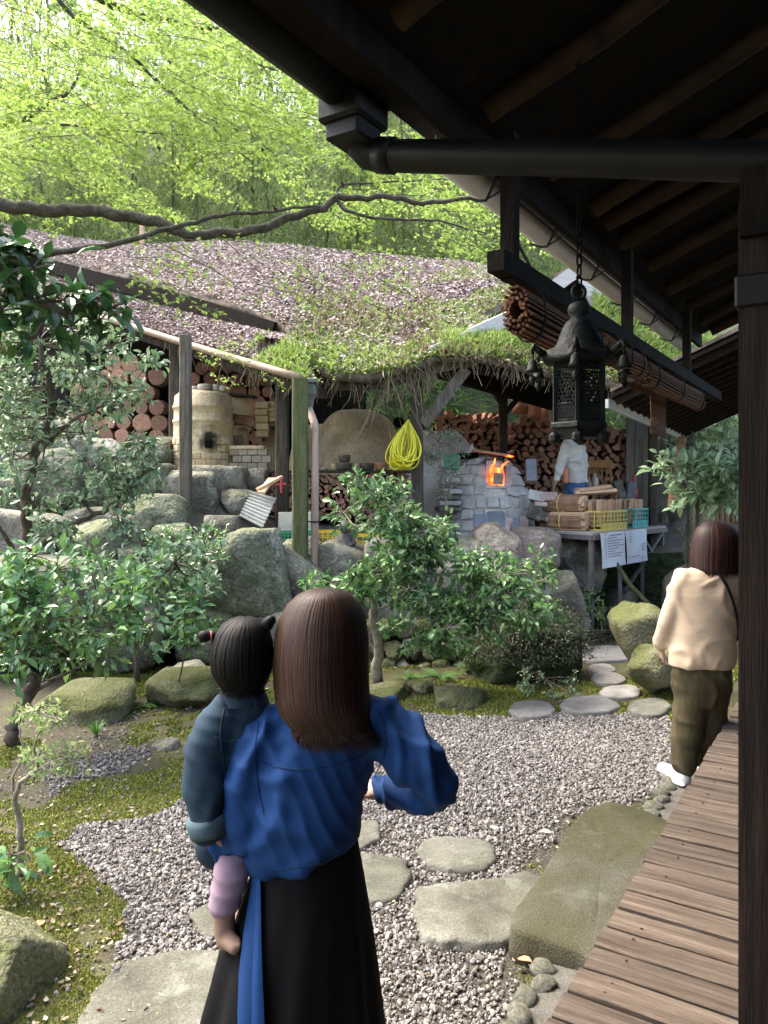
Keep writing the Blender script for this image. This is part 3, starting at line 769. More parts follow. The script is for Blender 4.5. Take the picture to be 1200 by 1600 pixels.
MB().bar(HP(-.44, t0, roofz(-.44) - .05), HP(-.44, t1, roofz(-.44) - .05), .03, .1).build('fascia', M_DARKWOOD, house)
def half_gutter(p0, p1, r, name, m):
    b = MB(); d = (p1 - p0).normalized(); s = d.cross(Vector((0, 0, 1))).normalized(); rings = []
    for p in (p0, p1):
        rg = [p + s * math.cos(a) * r + Vector((0, 0, -math.sin(a) * r)) for a in np.linspace(0, math.pi, 12)]
        rg += [p + s * math.cos(a) * r * .93 + Vector((0, 0, -math.sin(a) * r * .93)) for a in np.linspace(math.pi, 0, 12)]
        rings.append(rg)
    b.loft(rings); return b.build(name, m, house, True)
half_gutter(HP(-.55, .3, 2.955), HP(-.55, 4.75, 2.955), .055, 'gutter', M_GUTTERPALE)
MB().bar(HP(-.56, -4.1, 3.0), HP(-.56, .08, 3.0), .2, .1).build('eave_soffit', M_DARKWOOD, house)
half_gutter(HP(-.6, -4, 2.99), HP(-.6, -.02, 2.97), .065, 'gutter', M_GUTTER)
for t in (.7, 1.35, 2.0, 2.65, 3.3, 3.95):       # gutter brackets
    MB().tube([HP(-.44, t, 2.97), HP(-.48, t, 2.9), HP(-.5, t, 2.865), HP(-.53, t, 2.868), HP(-.58, t, 2.89)], .006, 5).tube([HP(-.42, t + .1, 2.95), HP(-.5, t, 2.867)], .004, 5).build('gutter_bracket', M_NAIL, house)
# rainwater head and the big pipe into the house
hb = HP(-.6, -.03, 2.9)
b = MB(); b.box(HP(-.6, -.03, 2.93), (.15, .17, .12), Hm, .01); b.box(HP(-.6, -.03, 2.85), (.12, .13, .06), Hm, .008); b.build('rain_head', M_GUTTER, house)
pp = [HP(-.6, .0, 2.86), HP(-.6, .02, 2.83), HP(-.585, .03, 2.81), HP(-.55, .035, 2.8), HP(-.4, .04, 2.765), HP(.1, .05, 2.65), HP(.6, .06, 2.53), HP(1.6, .07, 2.3)]
b = MB(); b.tube([HP(-.6, .0, 2.9)] + pp, .048, 16); b.tube([pp[3], pp[3].lerp(pp[4], .35)], .053, 16); b.build('drain_pipe', M_GUTTER, house, True)
# lower wing roof further along
wing = empty('side_building', (3.2, 8.5, 0)); tag(wing, 'low mossy roofed side building beyond the far end of the deck', 'building')
W0 = Vector((2.06, 7.0, 2.6)); WD = Vector((.47, .883, 0)); WNr = Vector((.883, -.47, 0))
def WPt(off, t, z): q = W0 + WNr * off + WD * t; return Vector((q.x, q.y, 2.6 + off * .43 + z))
for zz, nm, m_ in ((0, 'roof_boards', M_DARKWOOD), (.06, 'roof_cover', M_ROOFBASE)):
    V = [WPt(0, 0, zz), WPt(1.35, 0, zz), WPt(1.35, 5.2, zz), WPt(0, 5.2, zz)]; V2 = [v + Vector((0, 0, .035)) for v in V]
    MB().add(V + V2, [(0, 3, 2, 1), (4, 5, 6, 7), (0, 1, 5, 4), (1, 2, 6, 5), (2, 3, 7, 6), (3, 0, 4, 7)]).build(nm, m_, wing)
for t in np.arange(.1, 5.2, .36):
    MB().bar(WPt(.03, t, -.035), WPt(1.32, t, -.035), .045, .06).build('rafter', M_RAFTER, wing)
MB().bar(WPt(-.03, 0, -.03), WPt(-.03, 5.2, -.03), .03, .08).build('fascia', M_WHITEBOARD, wing)
for off, t in ((1.2, 4.6), (1.2, .3), (1.2, 2.4)):
    q = WPt(off, t, -.08); MB().bar((q.x, q.y, 0), q, .11, .11, WNr).build('post', M_WOODOLD, wing)
MB().bar(WPt(1.2, 0, -.15), WPt(1.2, 5.2, -.15), .12, .14).build('beam', M_DARKWOOD, wing)
# ================================================================ kiln shelter
def tz(x, y): return float(terr_z(np.float64(x), np.float64(y)))
shelter = empty('kiln_shelter', (-1, 9, 1)); tag(shelter, 'open timber kiln shelter with leaf covered mossy roofs', 'shelter')

def patch(rows, name, m, parent, thick=.08, nu=26, nv=12, wob=.03):
    """rows: list of (bottom point, top point) along the eave; a lumpy sheet with thickness"""
    B = curve_pts([r[0] for r in rows], nu); T = curve_pts([r[1] for r in rows], nu)
    V = []; F = []
    for i in range(nu):
        for j in range(nv):
            f = j / (nv - 1); p = B[i].lerp(T[i], f)
            p = p + Vector((0, 0, .12 * math.sin(f * math.pi) + wob * nz(p, 2.2) + wob * .6 * nz(p, 6)))
            V.append(p)
    n = len(V); V += [p - Vector((0, 0, thick)) for p in V]
    for i in range(nu - 1):
        for j in range(nv - 1):
            a = i * nv + j; F.append((a, a + nv, a + nv + 1, a + 1)); F.append((a + n, a + n + 1, a + n + nv + 1, a + n + nv))
    for i in range(nu - 1):
        a = i * nv; F.append((a, a + n, a + n + nv, a + nv)); a = i * nv + nv - 1; F.append((a, a + nv, a + n + nv, a + n))
    for j in range(nv - 1):
        F.append((j, j + 1, j + 1 + n, j + n)); a = (nu - 1) * nv + j; F.append((a, a + n, a + n + 1, a + 1))
    return link(name, mesh_from(name, V, F, True), m, parent), B, T

def roof_points(B, T, n, f0=0, f1=1, s0=0, s1=1, rng=RNG):
    nb = len(B); Bn = np.array([tuple(p) for p in B]); Tn = np.array([tuple(p) for p in T])
    s = rng.uniform(s0, s1, n) * (nb - 1.001); f = rng.uniform(f0, f1, n)
    i = s.astype(int); r = (s - i)[:, None]
    p = (Bn[i] * (1 - r) + Bn[i + 1] * r) * (1 - f[:, None]) + (Tn[i] * (1 - r) + Tn[i + 1] * r) * f[:, None]
    p[:, 2] += .12 * np.sin(f * np.pi)
    return p, s / (nb - 1), f

main_rows = [(P(-100, 352, 13.7), P(-60, 345, 16)), (P(88, 405, 11.9), P(180, 386, 14.5)), (P(270, 452, 10.6), P(320, 380, 13.6)), (P(430, 500, 9.5), P(430, 384, 13)),
             (P(500, 572, 8.7), P(520, 394, 12.5)), (P(590, 580, 8.6), P(590, 400, 12.2)), (P(680, 556, 8.8), P(660, 408, 11.9)), (P(745, 515, 9.3), P(720, 412, 11.6)), (P(806, 478, 9.9), P(775, 424, 11.4))]
main_roof, MBc, MTc = patch(main_rows, 'upper_roof', M_ROOFBASE, shelter, .1, 40, 14, .05)
low_rows = [(P(-110, 420, 13.0), P(-110, 366, 14.0)), (P(130, 486, 11.0), P(110, 436, 12.1)), (P(300, 538, 9.75), P(300, 487, 10.7)), (P(484, 594, 8.35), P(480, 535, 9.3))]
# corrugated lower roof
def corrugated(rows, nu, nv, amp, waves, thick=.004):
    B = curve_pts([r[0] for r in rows], nu); T = curve_pts([r[1] for r in rows], nu); V = []; F = []
    for i in range(nu):
        z = amp * math.sin(2 * math.pi * waves * i / (nu - 1))
        for j in range(nv): V.append(B[i].lerp(T[i], j / (nv - 1)) + Vector((0, 0, z)))
    n = len(V); V += [p - Vector((0, 0, thick)) for p in V]
    for i in range(nu - 1):
        for j in range(nv - 1):
            a = i * nv + j; F.append((a, a + nv, a + nv + 1, a + 1)); F.append((a + n, a + n + 1, a + n + nv + 1, a + n + nv))
    for i in range(nu - 1): a = i * nv; F.append((a, a + n, a + n + nv, a + nv))
    return V, F, B, T
V, F, LBc, LTc = corrugated(low_rows, 400, 2, .016, 66)
link('lower_roof', mesh_from('lower_roof', V, F, True), M_RUSTSHEET, shelter)
# dark gap board between the two roofs, eave boards and timbers
def lineboard(name, pts, w, h, m, n=10):
    q = curve_pts(pts, n); b = MB()
    for i in range(n - 1): b.bar(q[i], q[i + 1] + (q[i + 1] - q[i]) * .02, w, h)
    return b.build(name, m, shelter)
lineboard('eave_board', [r[0] + Vector((-.02, -.03, -.13)) for r in main_rows[:4]], .05, .2, M_DARKWOOD)
lineboard('eave_board', [r[0] + Vector((0, .1, -.12)) for r in main_rows[3:7]], .05, .14, M_WOODOLD)
lineboard('wall_plate', [r[0] + Vector((.1, .35, -.1)) for r in low_rows], .1, .12, M_WOODOLD)
b = MB()
for k in range(9):
    f = k / 8; q = curve_pts([r[0] for r in low_rows], 33)[8 + int(f * 24)]; q2 = curve_pts([r[1] for r in low_rows], 33)[8 + int(f * 24)]
    MB().bar(q + Vector((.03, .05, -.06)), q2 + Vector((0, 0, -.06)), .06, .07).build('rafter', M_WOODOLD, shelter)
# pale rake boards of the gable
MB().bar(P(674, 552, 8.85), P(740, 523, 9.2), .05, .15).build('rake_board', M_WHITEBOARD, shelter)
MB().bar(P(736, 524, 9.15), P(815, 488, 9.7), .05, .17).build('rake_board', M_WHITEBOARD, shelter)
GA = P(905, 420, 9.9)
MB().bar(P(810, 488, 9.75), GA, .05, .17).build('rake_board', M_WHITEBOARD, shelter)
MB().bar(GA + Vector((.02, 0, 0)), P(950, 505, 9.95), .05, .2).build('rake_board', M_WHITEBOARD, shelter)
MB().bar(P(820, 492, 10.2), P(862, 560, 10.2), .1, .1).build('brace', M_POSTGREY, shelter)
MB().bar(P(858, 500, 10.3), P(858, 575, 10.3), .12, .12, (1, 0, 0)).build('king_post', M_POSTGREY, shelter)
# gable roof slopes running back
for a_, b_, nm in ((P(690, 538, 9.3), GA, 'gable_roof'), (GA + Vector((.02, .05, 0)), P(1090, 560, 10.5), 'gable_roof')):
    d_ = Vector((.25, 2.6, .1)); V = [a_, b_, b_ + d_, a_ + d_]; V2 = [v + Vector((0, 0, .09)) for v in V]
    MB().add([v + Vector((0, .05, .02)) for v in V + V2], [(0, 3, 2, 1), (4, 5, 6, 7), (0, 1, 5, 4), (1, 2, 6, 5), (2, 3, 7, 6), (3, 0, 4, 7)]).build(nm, M_ROOFBASE, shelter)
# mossy slope at the right of the gable, facing the court, and the front pent roof
slope_rows = [(P(930, 520, 9.5), P(925, 430, 10.3)), (P(1010, 575, 9.6), P(1000, 470, 10.6)), (P(1110, 600, 9.9), P(1110, 520, 10.9))]
_, SBc, STc = patch(slope_rows, 'slope_roof', M_ROOFBASE, shelter, .08, 14, 8)
pent_rows = [(P(690, 556, 8.75), P(700, 528, 9.4)), (P(780, 562, 8.9), P(790, 527, 9.6)), (P(860, 582, 9.05), P(870, 535, 9.8)), (P(960, 596, 9.2), P(960, 545, 9.95)), (P(1060, 606, 9.5), P(1060, 556, 10.2))]
_, PBc, PTc = patch(pent_rows, 'pent_roof', M_ROOFBASE, shelter, .08, 20, 8, .04)
MB().bar(P(600, 592, 8.8), P(745, 560, 9.0), .1, .14).build('beam', M_POSTGREY, shelter)
MB().bar(P(690, 570, 9.1), P(905, 636, 12.0), .12, .32).build('beam', M_DARKWOOD, shelter)
MB().bar(P(740, 575, 9.0), P(1060, 622, 9.6), .1, .14).build('beam', M_DARKWOOD, shelter)
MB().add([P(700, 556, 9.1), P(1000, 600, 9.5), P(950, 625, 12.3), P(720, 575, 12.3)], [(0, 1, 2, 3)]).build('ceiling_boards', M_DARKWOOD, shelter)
def post(u, v0, v1, Y, wpx, m, square=True, zbot=None):
    a, c = P(u, v1, Y), P(u, v0, Y)
    if zbot is not None: a.z = zbot
    w_ = wpx / 1200 * Y; b = MB(); n = 7; rings = []
    for i in range(n):
        p = a.lerp(c, i / (n - 1)); h = w_ / 2 * (1 + .03 * RNG.normal()); q = h * .8
        rings.append([p + Vector(v) for v in ((h, -q, 0), (h, q, 0), (q, h, 0), (-q, h, 0), (-h, q, 0), (-h, -q, 0), (-q, -h, 0), (q, -h, 0))])
    return b.loft(rings).build('post', m, shelter)
post(290, 525, 828, 8.7, 17, M_POSTGREY, zbot=1.15); post(274, 520, 728, 10.2, 17, M_WOODOLD, zbot=1.6); post(441, 575, 815, 9.2, 20, M_WOODOLD, zbot=1.05)
post(469, 592, 930, 8.0, 24, M_POSTMOSS, zbot=.2); post(652, 575, 778, 8.95, 19, M_WOODOLD, zbot=.95); post(786, 590, 662, 11.6, 13, M_WOODOLD, zbot=1.2)
post(1020, 590, 800, 10.8, 12, M_WOODOLD, zbot=1.0); post(120, 480, 740, 12.0, 14, M_WOODOLD, zbot=1.5); post(560, 560, 700, 12.2, 14, M_WOODOLD, zbot=1.4)
MB().bar(P(660, 665, 8.95), P(728, 578, 9.0), .13, .16, (0, 1, 0)).build('brace', M_POSTGREY, shelter)
MB().bar(P(790, 640, 11.6), P(765, 600, 11.2), .08, .1, (0, 1, 0)).build('brace', M_WOODOLD, shelter)
MB().bar(P(790, 645, 11.6), P(818, 612, 11.9), .08, .1, (0, 1, 0)).build('brace', M_WOODOLD, shelter)
# gutter, hopper, downpipe
q = curve_pts([P(80, 468, 11.4), P(150, 492, 10.8), P(300, 540, 9.65), P(470, 591, 8.35)], 14)
MB().tube(q, .045, 8).build('gutter', M_PIPEBROWN, shelter, True)
b = MB(); hc = P(482, 596, 8.2); b.box(hc, (.2, .2, .05), None, .008); b.box(hc + Vector((0, 0, -.09)), (.16, .16, .14), None, .02)
b.lathe([(.085, -.15), (.06, -.2), (.05, -.27)], hc, 12); b.build('rain_hopper', M_HOPPER, shelter)
q = [P(482, 630, 8.2), P(483, 640, 8.2), P(487, 650, 8.16), P(491, 660, 8.1), P(492, 675, 8.05)]
dp = MB().tube(q + [P(492, 700, 8.0), Vector((P(492, 700, 8.0).x, 8.0, .05))], .04, 10).build('downpipe', M_PIPEPINK, shelter, True)
MB().tube([P(481, 815, 8.0) - Vector((0, .05, 0)), P(500, 815, 8.0) - Vector((0, .05, 0))], .008, 6).build('pipe_strap', M_NAIL, shelter)
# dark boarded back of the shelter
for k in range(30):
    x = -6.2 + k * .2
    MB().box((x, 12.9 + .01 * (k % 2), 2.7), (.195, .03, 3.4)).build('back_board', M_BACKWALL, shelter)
# rain-washed rubble tier high at the back left (dark round stones under the roof)
# ---------------------------------------------------------------- leaf litter, moss and creepers on the roofs
LV = np.array([(-.5, 0, .12), (-.15, -.3, 0), (.25, -.26, .02), (.5, .02, .14), (.2, .28, .05), (-.2, .27, .1)]); LF = [(0, 1, 5), (1, 2, 4, 5), (2, 3, 4)]
def litter(name, B, T, n, s0=0, s1=1, f0=0, f1=1, lo=.035, hi=.08, m=M_LITTER, tilt=.45, lift=.03, thin=None):
    p, s, f = roof_points(B, T, n, f0, f1, s0, s1)
    if thin is not None:
        k = thin(p, s, f); p = p[k]
    n = len(p); p[:, 2] += RNG.uniform(0, lift, n) + .01
    up = RNG.normal(size=(n, 3)) * tilt + [0, -.45, 1]; ax = RNG.normal(size=(n, 3))
    o = mass(name, (LV, LF), p, frames(np.cross(up, ax), up / np.linalg.norm(up, axis=1)[:, None]), RNG.uniform(lo, hi, n), m, shelter); o['kind'] = 'stuff'; return o
litter('leaf_litter', MBc, MTc, 52000, 0, 1, 0, 1, .028, .062, lift=.05, thin=lambda p, s, f: ~((f < .35) & (s > .45) & (RNG.random(len(p)) < .6)))
litter('leaf_litter', LBc, LTc, 17000, 0, 1, 0.03, 1, .026, .055, thin=lambda p, s, f: ~((s > .86) & (f < .5)))
litter('leaf_litter', PBc, PTc, 900, 0, 1, 0, 1, .04, .08)
MV = np.array([(-.16, 0, 0), (.16, 0, 0), (.05, .1, .55), (0, .3, 1.0), (-.07, .1, .5)]); MF = [(0, 1, 2, 4), (4, 2, 3)]
def tufts(name, B, T, n, s0, s1, f0, f1, lo, hi, m, droop=0, thin=None):
    p, s, f = roof_points(B, T, n, f0, f1, s0, s1)
    if thin is not None: k = thin(p, s, f); p, s, f = p[k], s[k], f[k]
    n = len(p)
    d = RNG.normal(size=(n, 3)) * .6 + np.array([0, -.35 - droop, .8 - droop * 1.5]); d /= np.linalg.norm(d, axis=1)[:, None]
    sd_ = RNG.normal(size=(n, 3)); x = np.cross(sd_, d); x /= np.linalg.norm(x, axis=1)[:, None]; y = np.cross(d, x)
    o = mass(name, (MV, MF), p, np.stack([x, y, d], 2), RNG.uniform(lo, hi, n), m, shelter); o['kind'] = 'stuff'; return o
nzv = lambda p, s_, o_: vnoise(p[:, 0], p[:, 1], s_, o_)
tufts('roof_moss', MBc, MTc, 15000, .42, 1, 0, .8, .045, .11, M_ROOFMOSS, .15, thin=lambda p, s, f: nzv(p, 1.6, 3) + .3 * nzv(p, 5, 4) + .42 - f * .6 > 0)
tufts('roof_moss', MBc, MTc, 3500, .08, .6, .1, 1, .05, .1, M_ROOFMOSS, .1, thin=lambda p, s, f: nzv(p, 1.3, 8) > .12)
tufts('roof_moss', MBc, MTc, 2200, .42, .8, 0, .12, .05, .14, M_ROOFMOSS, .6)
tufts('roof_moss', LBc, LTc, 3000, .72, 1, 0, 1, .05, .12, M_ROOFMOSS, .2, thin=lambda p, s, f: s > .84 + .1 * f + .1 * nzv(p, 3, 2))
tufts('roof_moss', PBc, PTc, 9000, 0, 1, 0, 1, .06, .13, M_ROOFMOSS, .15)
tufts('roof_moss', SBc, STc, 6000, 0, 1, 0, 1, .06, .16, M_ROOFMOSS, .15)
tufts('dry_grass', MBc, MTc, 4500, .4, .95, 0, .5, .06, .17, M_STRAW, .5, thin=lambda p, s, f: nzv(p, 1.4, 14) > .05)
tufts('dry_grass', PBc, PTc, 1500, 0, 1, 0, .25, .06, .16, M_STRAW, .7)
# hanging dry creepers: many thin strips in one object
def creepers(name, pts, m, lo, hi, w=.0038):
    V = []; F = []
    for p in pts:
        L_ = RNG.uniform(lo, hi); q = Vector(p); n0 = len(V); nn = 6; dx, dy = RNG.normal() * .45, RNG.normal() * .25 - .1; L_ *= RNG.choice([.5, .8, 1, 1.35])
        ph = RNG.uniform(0, 6)
        for i in range(nn):
            f = i / (nn - 1)
            c = q + Vector((dx * L_ * f + .02 * math.sin(ph + f * 7), dy * L_ * f * (1 - f), .05 * math.sin(f * 3.1) - L_ * f ** 1.15))
            ww = w * RNG.uniform(.6, 1.6); a = ph + f * 3
            V += [c + Vector((math.cos(a) * ww, math.sin(a) * ww, 0)), c - Vector((math.cos(a) * ww, math.sin(a) * ww, 0))]
        for i in range(nn - 1): F.append((n0 + 2 * i, n0 + 2 * i + 1, n0 + 2 * i + 3, n0 + 2 * i + 2))
    o = link(name, mesh_from(name, V, F), m, shelter); o['kind'] = 'stuff'; return o
p, s, f = roof_points(MBc, MTc, 520, 0, .06, .45, .8); creepers('dry_creepers', p, M_STRAW, .08, .34)
p, s, f = roof_points(MBc, MTc, 110, 0, .03, .62, .74); creepers('dry_creepers', p, M_STRAW, .25, .75)
p, s, f = roof_points(MBc, MTc, 200, .1, .4, .45, .85); creepers('dry_creepers', p, M_STRAW, .15, .4)
p, s, f = roof_points(PBc, PTc, 260, 0, .05, 0, 1); creepers('dry_creepers', p, M_STRAW, .08, .28)
p, s, f = roof_points(LBc, LTc, 120, 0, .1, .6, .99); creepers('dry_creepers', p, M_STRAW, .1, .35)
p, s, f = roof_points(MBc, MTc, 120, 0, .02, .1, .45); creepers('dry_creepers', p, M_STRAW, .1, .3)

# ================================================================ firewood
def wood_mesh(kind, seed, L_=.42):
    rs = np.random.default_rng(seed)
    if kind == 'round': n = 11; rad = 1 + .06 * rs.normal(size=n); an = np.linspace(0, 2 * math.pi, n, endpoint=False)
    elif kind == 'wedge': n = 5; an = np.array([0, .9, 1.7, 3.4, 4.9]) + rs.normal(size=5) * .2; rad = np.array([1, 1, 1, .75, .7]) + rs.normal(size=5) * .12
    else: n = 4; an = np.array([.4, 2.6, 3.6, 5.8]) + rs.normal(size=4) * .15; rad = 1 + rs.normal(size=4) * .12
    rings = []
    for i, yy in enumerate((-L_ / 2, -L_ / 2 + .004, L_ / 2)):
        k = .94 if i == 0 else 1
        rings.append([Vector((rad[j] * math.cos(an[j]) * k, yy, rad[j] * math.sin(an[j]) * k)) for j in range(n)])
    # one cross section spans radius 1 in x and z; scaled per piece
    return MB().loft([r[::-1] for r in rings]).mesh('log')
WEDGE = [wood_mesh('wedge', i) for i in range(7)] + [wood_mesh('flat', i + 20) for i in range(3)]
ROUND = [wood_mesh('round', i + 50) for i in range(4)]
for m_ in WEDGE: m_.materials.append(M_LOG)
for m_ in ROUND:
    m_.materials.append(M_LOGBARK); m_.materials.append(M_LOG)
    for p_ in m_.polygons:
        if len(p_.vertices) > 4: p_.material_index = 1
def wood_stack(name, label, u0, u1, vtop, zbase, Y, rad, meshes, group, rows_jit=.08, ztop=None, dark=True, squash=.85, rotz=0):
    x0, x1 = P(u0, 0, Y).x, P(u1, 0, Y).x
    root = empty(name, ((x0 + x1) / 2, Y, zbase)); tag(root, label, 'firewood stack', group)
    cand = []
    row = 0; z = zbase + rad * .8
    rd = meshes is ROUND; step = rad * (2.05 if rd else 1.72); rstep = rad * (1.8 if rd else 1.42 * squash)
    if rd: squash = 1
    while True:
        any_ = False; x = x0 + rad + (row % 2) * step * .5
        while x < x1 - rad * .5:
            uu = 600 + 1200 * x / Y; zt = CAMZ - (float(np.interp(uu, [a for a, _ in vtop], [b_ for _, b_ in vtop])) - 760) / 1200 * Y
            if z < zt: cand.append((x + RNG.normal() * rad * rows_jit, z + RNG.normal() * rad * rows_jit)); any_ = True
            x += step * RNG.uniform(.88, 1.12)
        row += 1; z += rstep
        if not any_: break
    extra = []
    if len(cand) > 300:
        cand.sort(key=lambda q: -q[1]); extra = cand[300:]; cand = cand[:300]
    for x, z in cand:
        s_ = rad * RNG.uniform(.85, 1.15)
        link('log', meshes[RNG.integers(len(meshes))], None, root, (x, Y + RNG.uniform(-.018, .018), z), (RNG.normal() * .03, RNG.uniform(0, 6.28), RNG.normal() * .04), (s_, 1, s_ * squash))
    if extra:
        b = MB()
        for x, z in extra:
            a = RNG.uniform(0, 6.28); s_ = rad * RNG.uniform(.85, 1.15); dy = RNG.uniform(-.035, .035)
            me = meshes[RNG.integers(len(meshes))]; ca, sa = math.cos(a), math.sin(a)
            b.add([(x + (v.co.x * ca + v.co.z * sa) * s_, Y + dy + v.co.y, z + (-v.co.x * sa + v.co.z * ca) * s_ * squash) for v in me.vertices], [tuple(p_.vertices) for p_ in me.polygons])
        o = b.build('lower_logs', meshes[0].materials[0], root); o['kind'] = 'stuff'
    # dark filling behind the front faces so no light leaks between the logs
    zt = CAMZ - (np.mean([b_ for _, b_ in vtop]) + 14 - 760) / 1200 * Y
    MB().box(((x0 + x1) / 2, Y + .17, (zbase + zt) / 2), (x1 - x0 - .05, .2, zt - zbase)).build('light_blocker', M_SOOTSHADE, root)
    return root
wood_stack('firewood_stack', 'tall stack of split reddish firewood behind the man in white', 786, 986, [(786, 662), (810, 655), (830, 653), (850, 662), (880, 668), (950, 672), (975, 674), (986, 690)], 1.15, 12.0, .075, WEDGE, 'split firewood stacks')
wood_stack('firewood_stack', 'stack of split firewood behind the pale kiln shoulder', 676, 783, [(676, 646), (700, 643), (783, 652)], 1.5, 12.3, .07, WEDGE, 'split firewood stacks')
wood_stack('firewood_stack', 'low dark stack of thin split wood under the pot shelf', 424, 642, [(424, 742), (642, 738)], 1.38, 9.7, .046, WEDGE, 'split firewood stacks', squash=.7)
wood_stack('log_stack', 'stack of round logs at the left under the corrugated roof', 118, 268, [(118, 610), (170, 560), (215, 552), (268, 600)], 2.2, 11.0, .115, ROUND, None)
wood_stack('log_stack', 'dark round logs behind the clay tower kiln', 300, 440, [(300, 565), (440, 560)], 2.3, 12.2, .1, ROUND, None)

# ================================================================ kilns
def noisy(me, amp, s, seed=0):
    for v in me.vertices:
        q = v.co.copy(); v.co += v.normal * amp * (nz(q, s, seed) + .5 * nz(q, s * 2.7, seed + 3))
    me.update()
# clay tower kiln
kt = P(318, 752, 10.1); TR = .385
tower = empty('tower_kiln', (kt.x, kt.y, 1.75)); tag(tower, 'round clay tower kiln with a sooty opening beside a grey post', 'kiln')
b = MB(); prof = [(TR * 1.08, 1.6), (TR * 1.08, 1.95), (TR * 1.02, 2.05), (TR, 2.5), (TR, 2.62), (TR * 1.03, 2.63), (TR * 1.03, 2.66), (TR * .99, 2.67), (TR * .985, 2.8), (TR * 1.02, 2.81), (TR * 1.02, 2.84), (TR * .98, 2.86), (TR * .95, 2.98), (TR * .8, 3.03), (TR * .5, 3.04)]
b.lathe(prof, (kt.x, kt.y, 0), 40); me = b.mesh('tower_wall', True); noisy(me, .012, 4)
link('clay_wall', me, M_CLAY, tower)
# soot mark and opening: a recessed dark mouth with a ragged black stain on the clay
sm = P(335, 690, 10.1); fy = kt.y - TR
soot_on(M_CLAY, (sm.x + .01, kt.y - TR, sm.z + .0), .05, .17, (1, .6, .8))
c0 = Vector((sm.x, kt.y - math.sqrt(TR ** 2 - (sm.x - kt.x) ** 2) - .022, sm.z))
b = MB(); b.box(c0 + Vector((.01, -.005, -.05)), (.1, .03, .1), None, .012); b.build('stoke_hole', M_SOOTSHADE, tower)
# course lines of the lower brickwork: raised bricks
for r_ in range(5):
    for k in range(7):
        a = -math.pi / 2 + (k - 3 + (r_ % 2) * .5) * .33; zz = 2.0 + r_ * .095
        if abs(a + math.pi / 2 - .1) < .3 and r_ > 2: continue
        c = Vector((kt.x + (TR + .004) * math.cos(a), kt.y + (TR + .004) * math.sin(a), zz)); m3 = Matrix.Rotation(a + math.pi / 2, 3, 'Z')
        MB().box(c, (.118, .03, .085), m3, .008).build('brick', M_CLAY, tower)
for k, (u, v, w_, h_) in enumerate([(305, 613, 14, 8), (320, 612, 24, 11), (338, 614, 12, 11), (348, 616, 11, 9)]):
    c = P(u, v, 9.95); r_ = w_ / 2400 * 9.95; hh = h_ / 1200 * 9.95
    tag(MB().lathe([(r_ * .8, 0), (r_, hh * .3), (r_ * .98, hh * .85), (r_ * .8, hh), (r_ * .6, hh * .9)], (c.x, c.y, 3.03), 14).build('clay_pot', M_PALEPOT, None, True),
        ['small pale pot at the left end of the tower kiln top', 'wide pale lidded pot on top of the tower kiln', 'small round pale pot on the tower kiln beside the wide one', 'rightmost small pot on top of the tower kiln'][k], 'pot', 'pots on the tower kiln')
# brick bench right of it
bench = empty('brick_bench', tuple(P(388, 742, 10.0))); tag(bench, 'low bench of tan bricks against the tower kiln', 'bench')
for r_ in range(5):
    for k in range(4):
        u = 366 + k * 15 + (r_ % 2) * 6; c = P(u, 752 - r_ * 11.5, 9.95)
        MB().box(c, (.12, .11, .088), Matrix.Rotation(RNG.normal() * .03, 3, 'Z'), .007).build('brick', M_TANBRICK, bench)
MB().box(P(388, 700, 10.0), (.46, .25, .05), None, .012).build('clay_top', M_CLAY, bench)
# shelving with saggars and ware
shelf = empty('ware_shelf', tuple(P(410, 740, 10.6))); tag(shelf, 'tan ware shelf unit of boards and boxes beside the tower kiln', 'shelf')
for u0, v0, u1, v1, m_ in [(362, 620, 394, 650, M_TANBOX), (364, 668, 388, 698, M_TANBOX), (404, 690, 440, 745, M_TANBOX), (420, 640, 445, 690, M_TANBOX)]:
    a, c = P(u0, v1, 10.75), P(u1, v0, 10.75); MB().box((a + c) / 2, (c.x - a.x, .1, c.z - a.z), None, .01).build('back_panel', m_, shelf)
for k, (v, u0, u1) in enumerate([(617, 360, 400), (661, 360, 402), (667, 402, 445)]):
    MB().bar(P(u0, v, 10.55), P(u1, v + 3, 10.55), .3, .025).build('shelf_board', M_WOODOLD, shelf)
for k in range(5):
    MB().bar(P(388 + (k % 2) * 8, 622 + k * 15, 10.5), P(402 - (k % 2) * 8, 640 + k * 15, 10.5), .02, .03).build('lattice_strip', M_TERRA, shelf)
def stack_boxes(u, v0, v1, n, w, Y, lab):
    for k in range(n):
        v = v1 - (k + .5) * (v1 - v0) / n; c = P(u + RNG.normal() * .6, v, Y)
        tag(MB().box(c, (w / 1200 * Y, .2, (v1 - v0) / n / 1200 * Y * .93), Matrix.Rotation(RNG.normal() * .05, 3, 'Z'), .012).build('saggar_box', M_TANBOX), lab[0] + ['lowest', 'second from the bottom', 'third from the bottom', 'fourth from the bottom', 'fifth from the bottom', 'sixth from the bottom', 'topmost'][k if k < n - 1 else 6] + lab[1], 'clay box', 'stacked tan clay boxes')
stack_boxes(411, 628, 684, 5, 20, 10.4, ('tan clay box, ', ' of the tall stack beside the shelf'))
stack_boxes(426, 628, 660, 4, 11, 10.45, ('small pale clay box, ', ' of the narrow stack'))
for k in range(4):
    c = P(366 + k * 3.4, 689, 10.3); m3 = Matrix.Rotation(R(90), 3, 'Y') @ Matrix.Rotation(.25, 3, 'X')
    tag(MB().lathe([(.02, 0), (.07, .004), (.085, .016), (.08, .018), (.02, .008)], c, 16, m3).build('plate', M_PALEPOT, None, True), 'pale plate leaning in a row on the ware shelf', 'plate', 'plates leaning in a row')
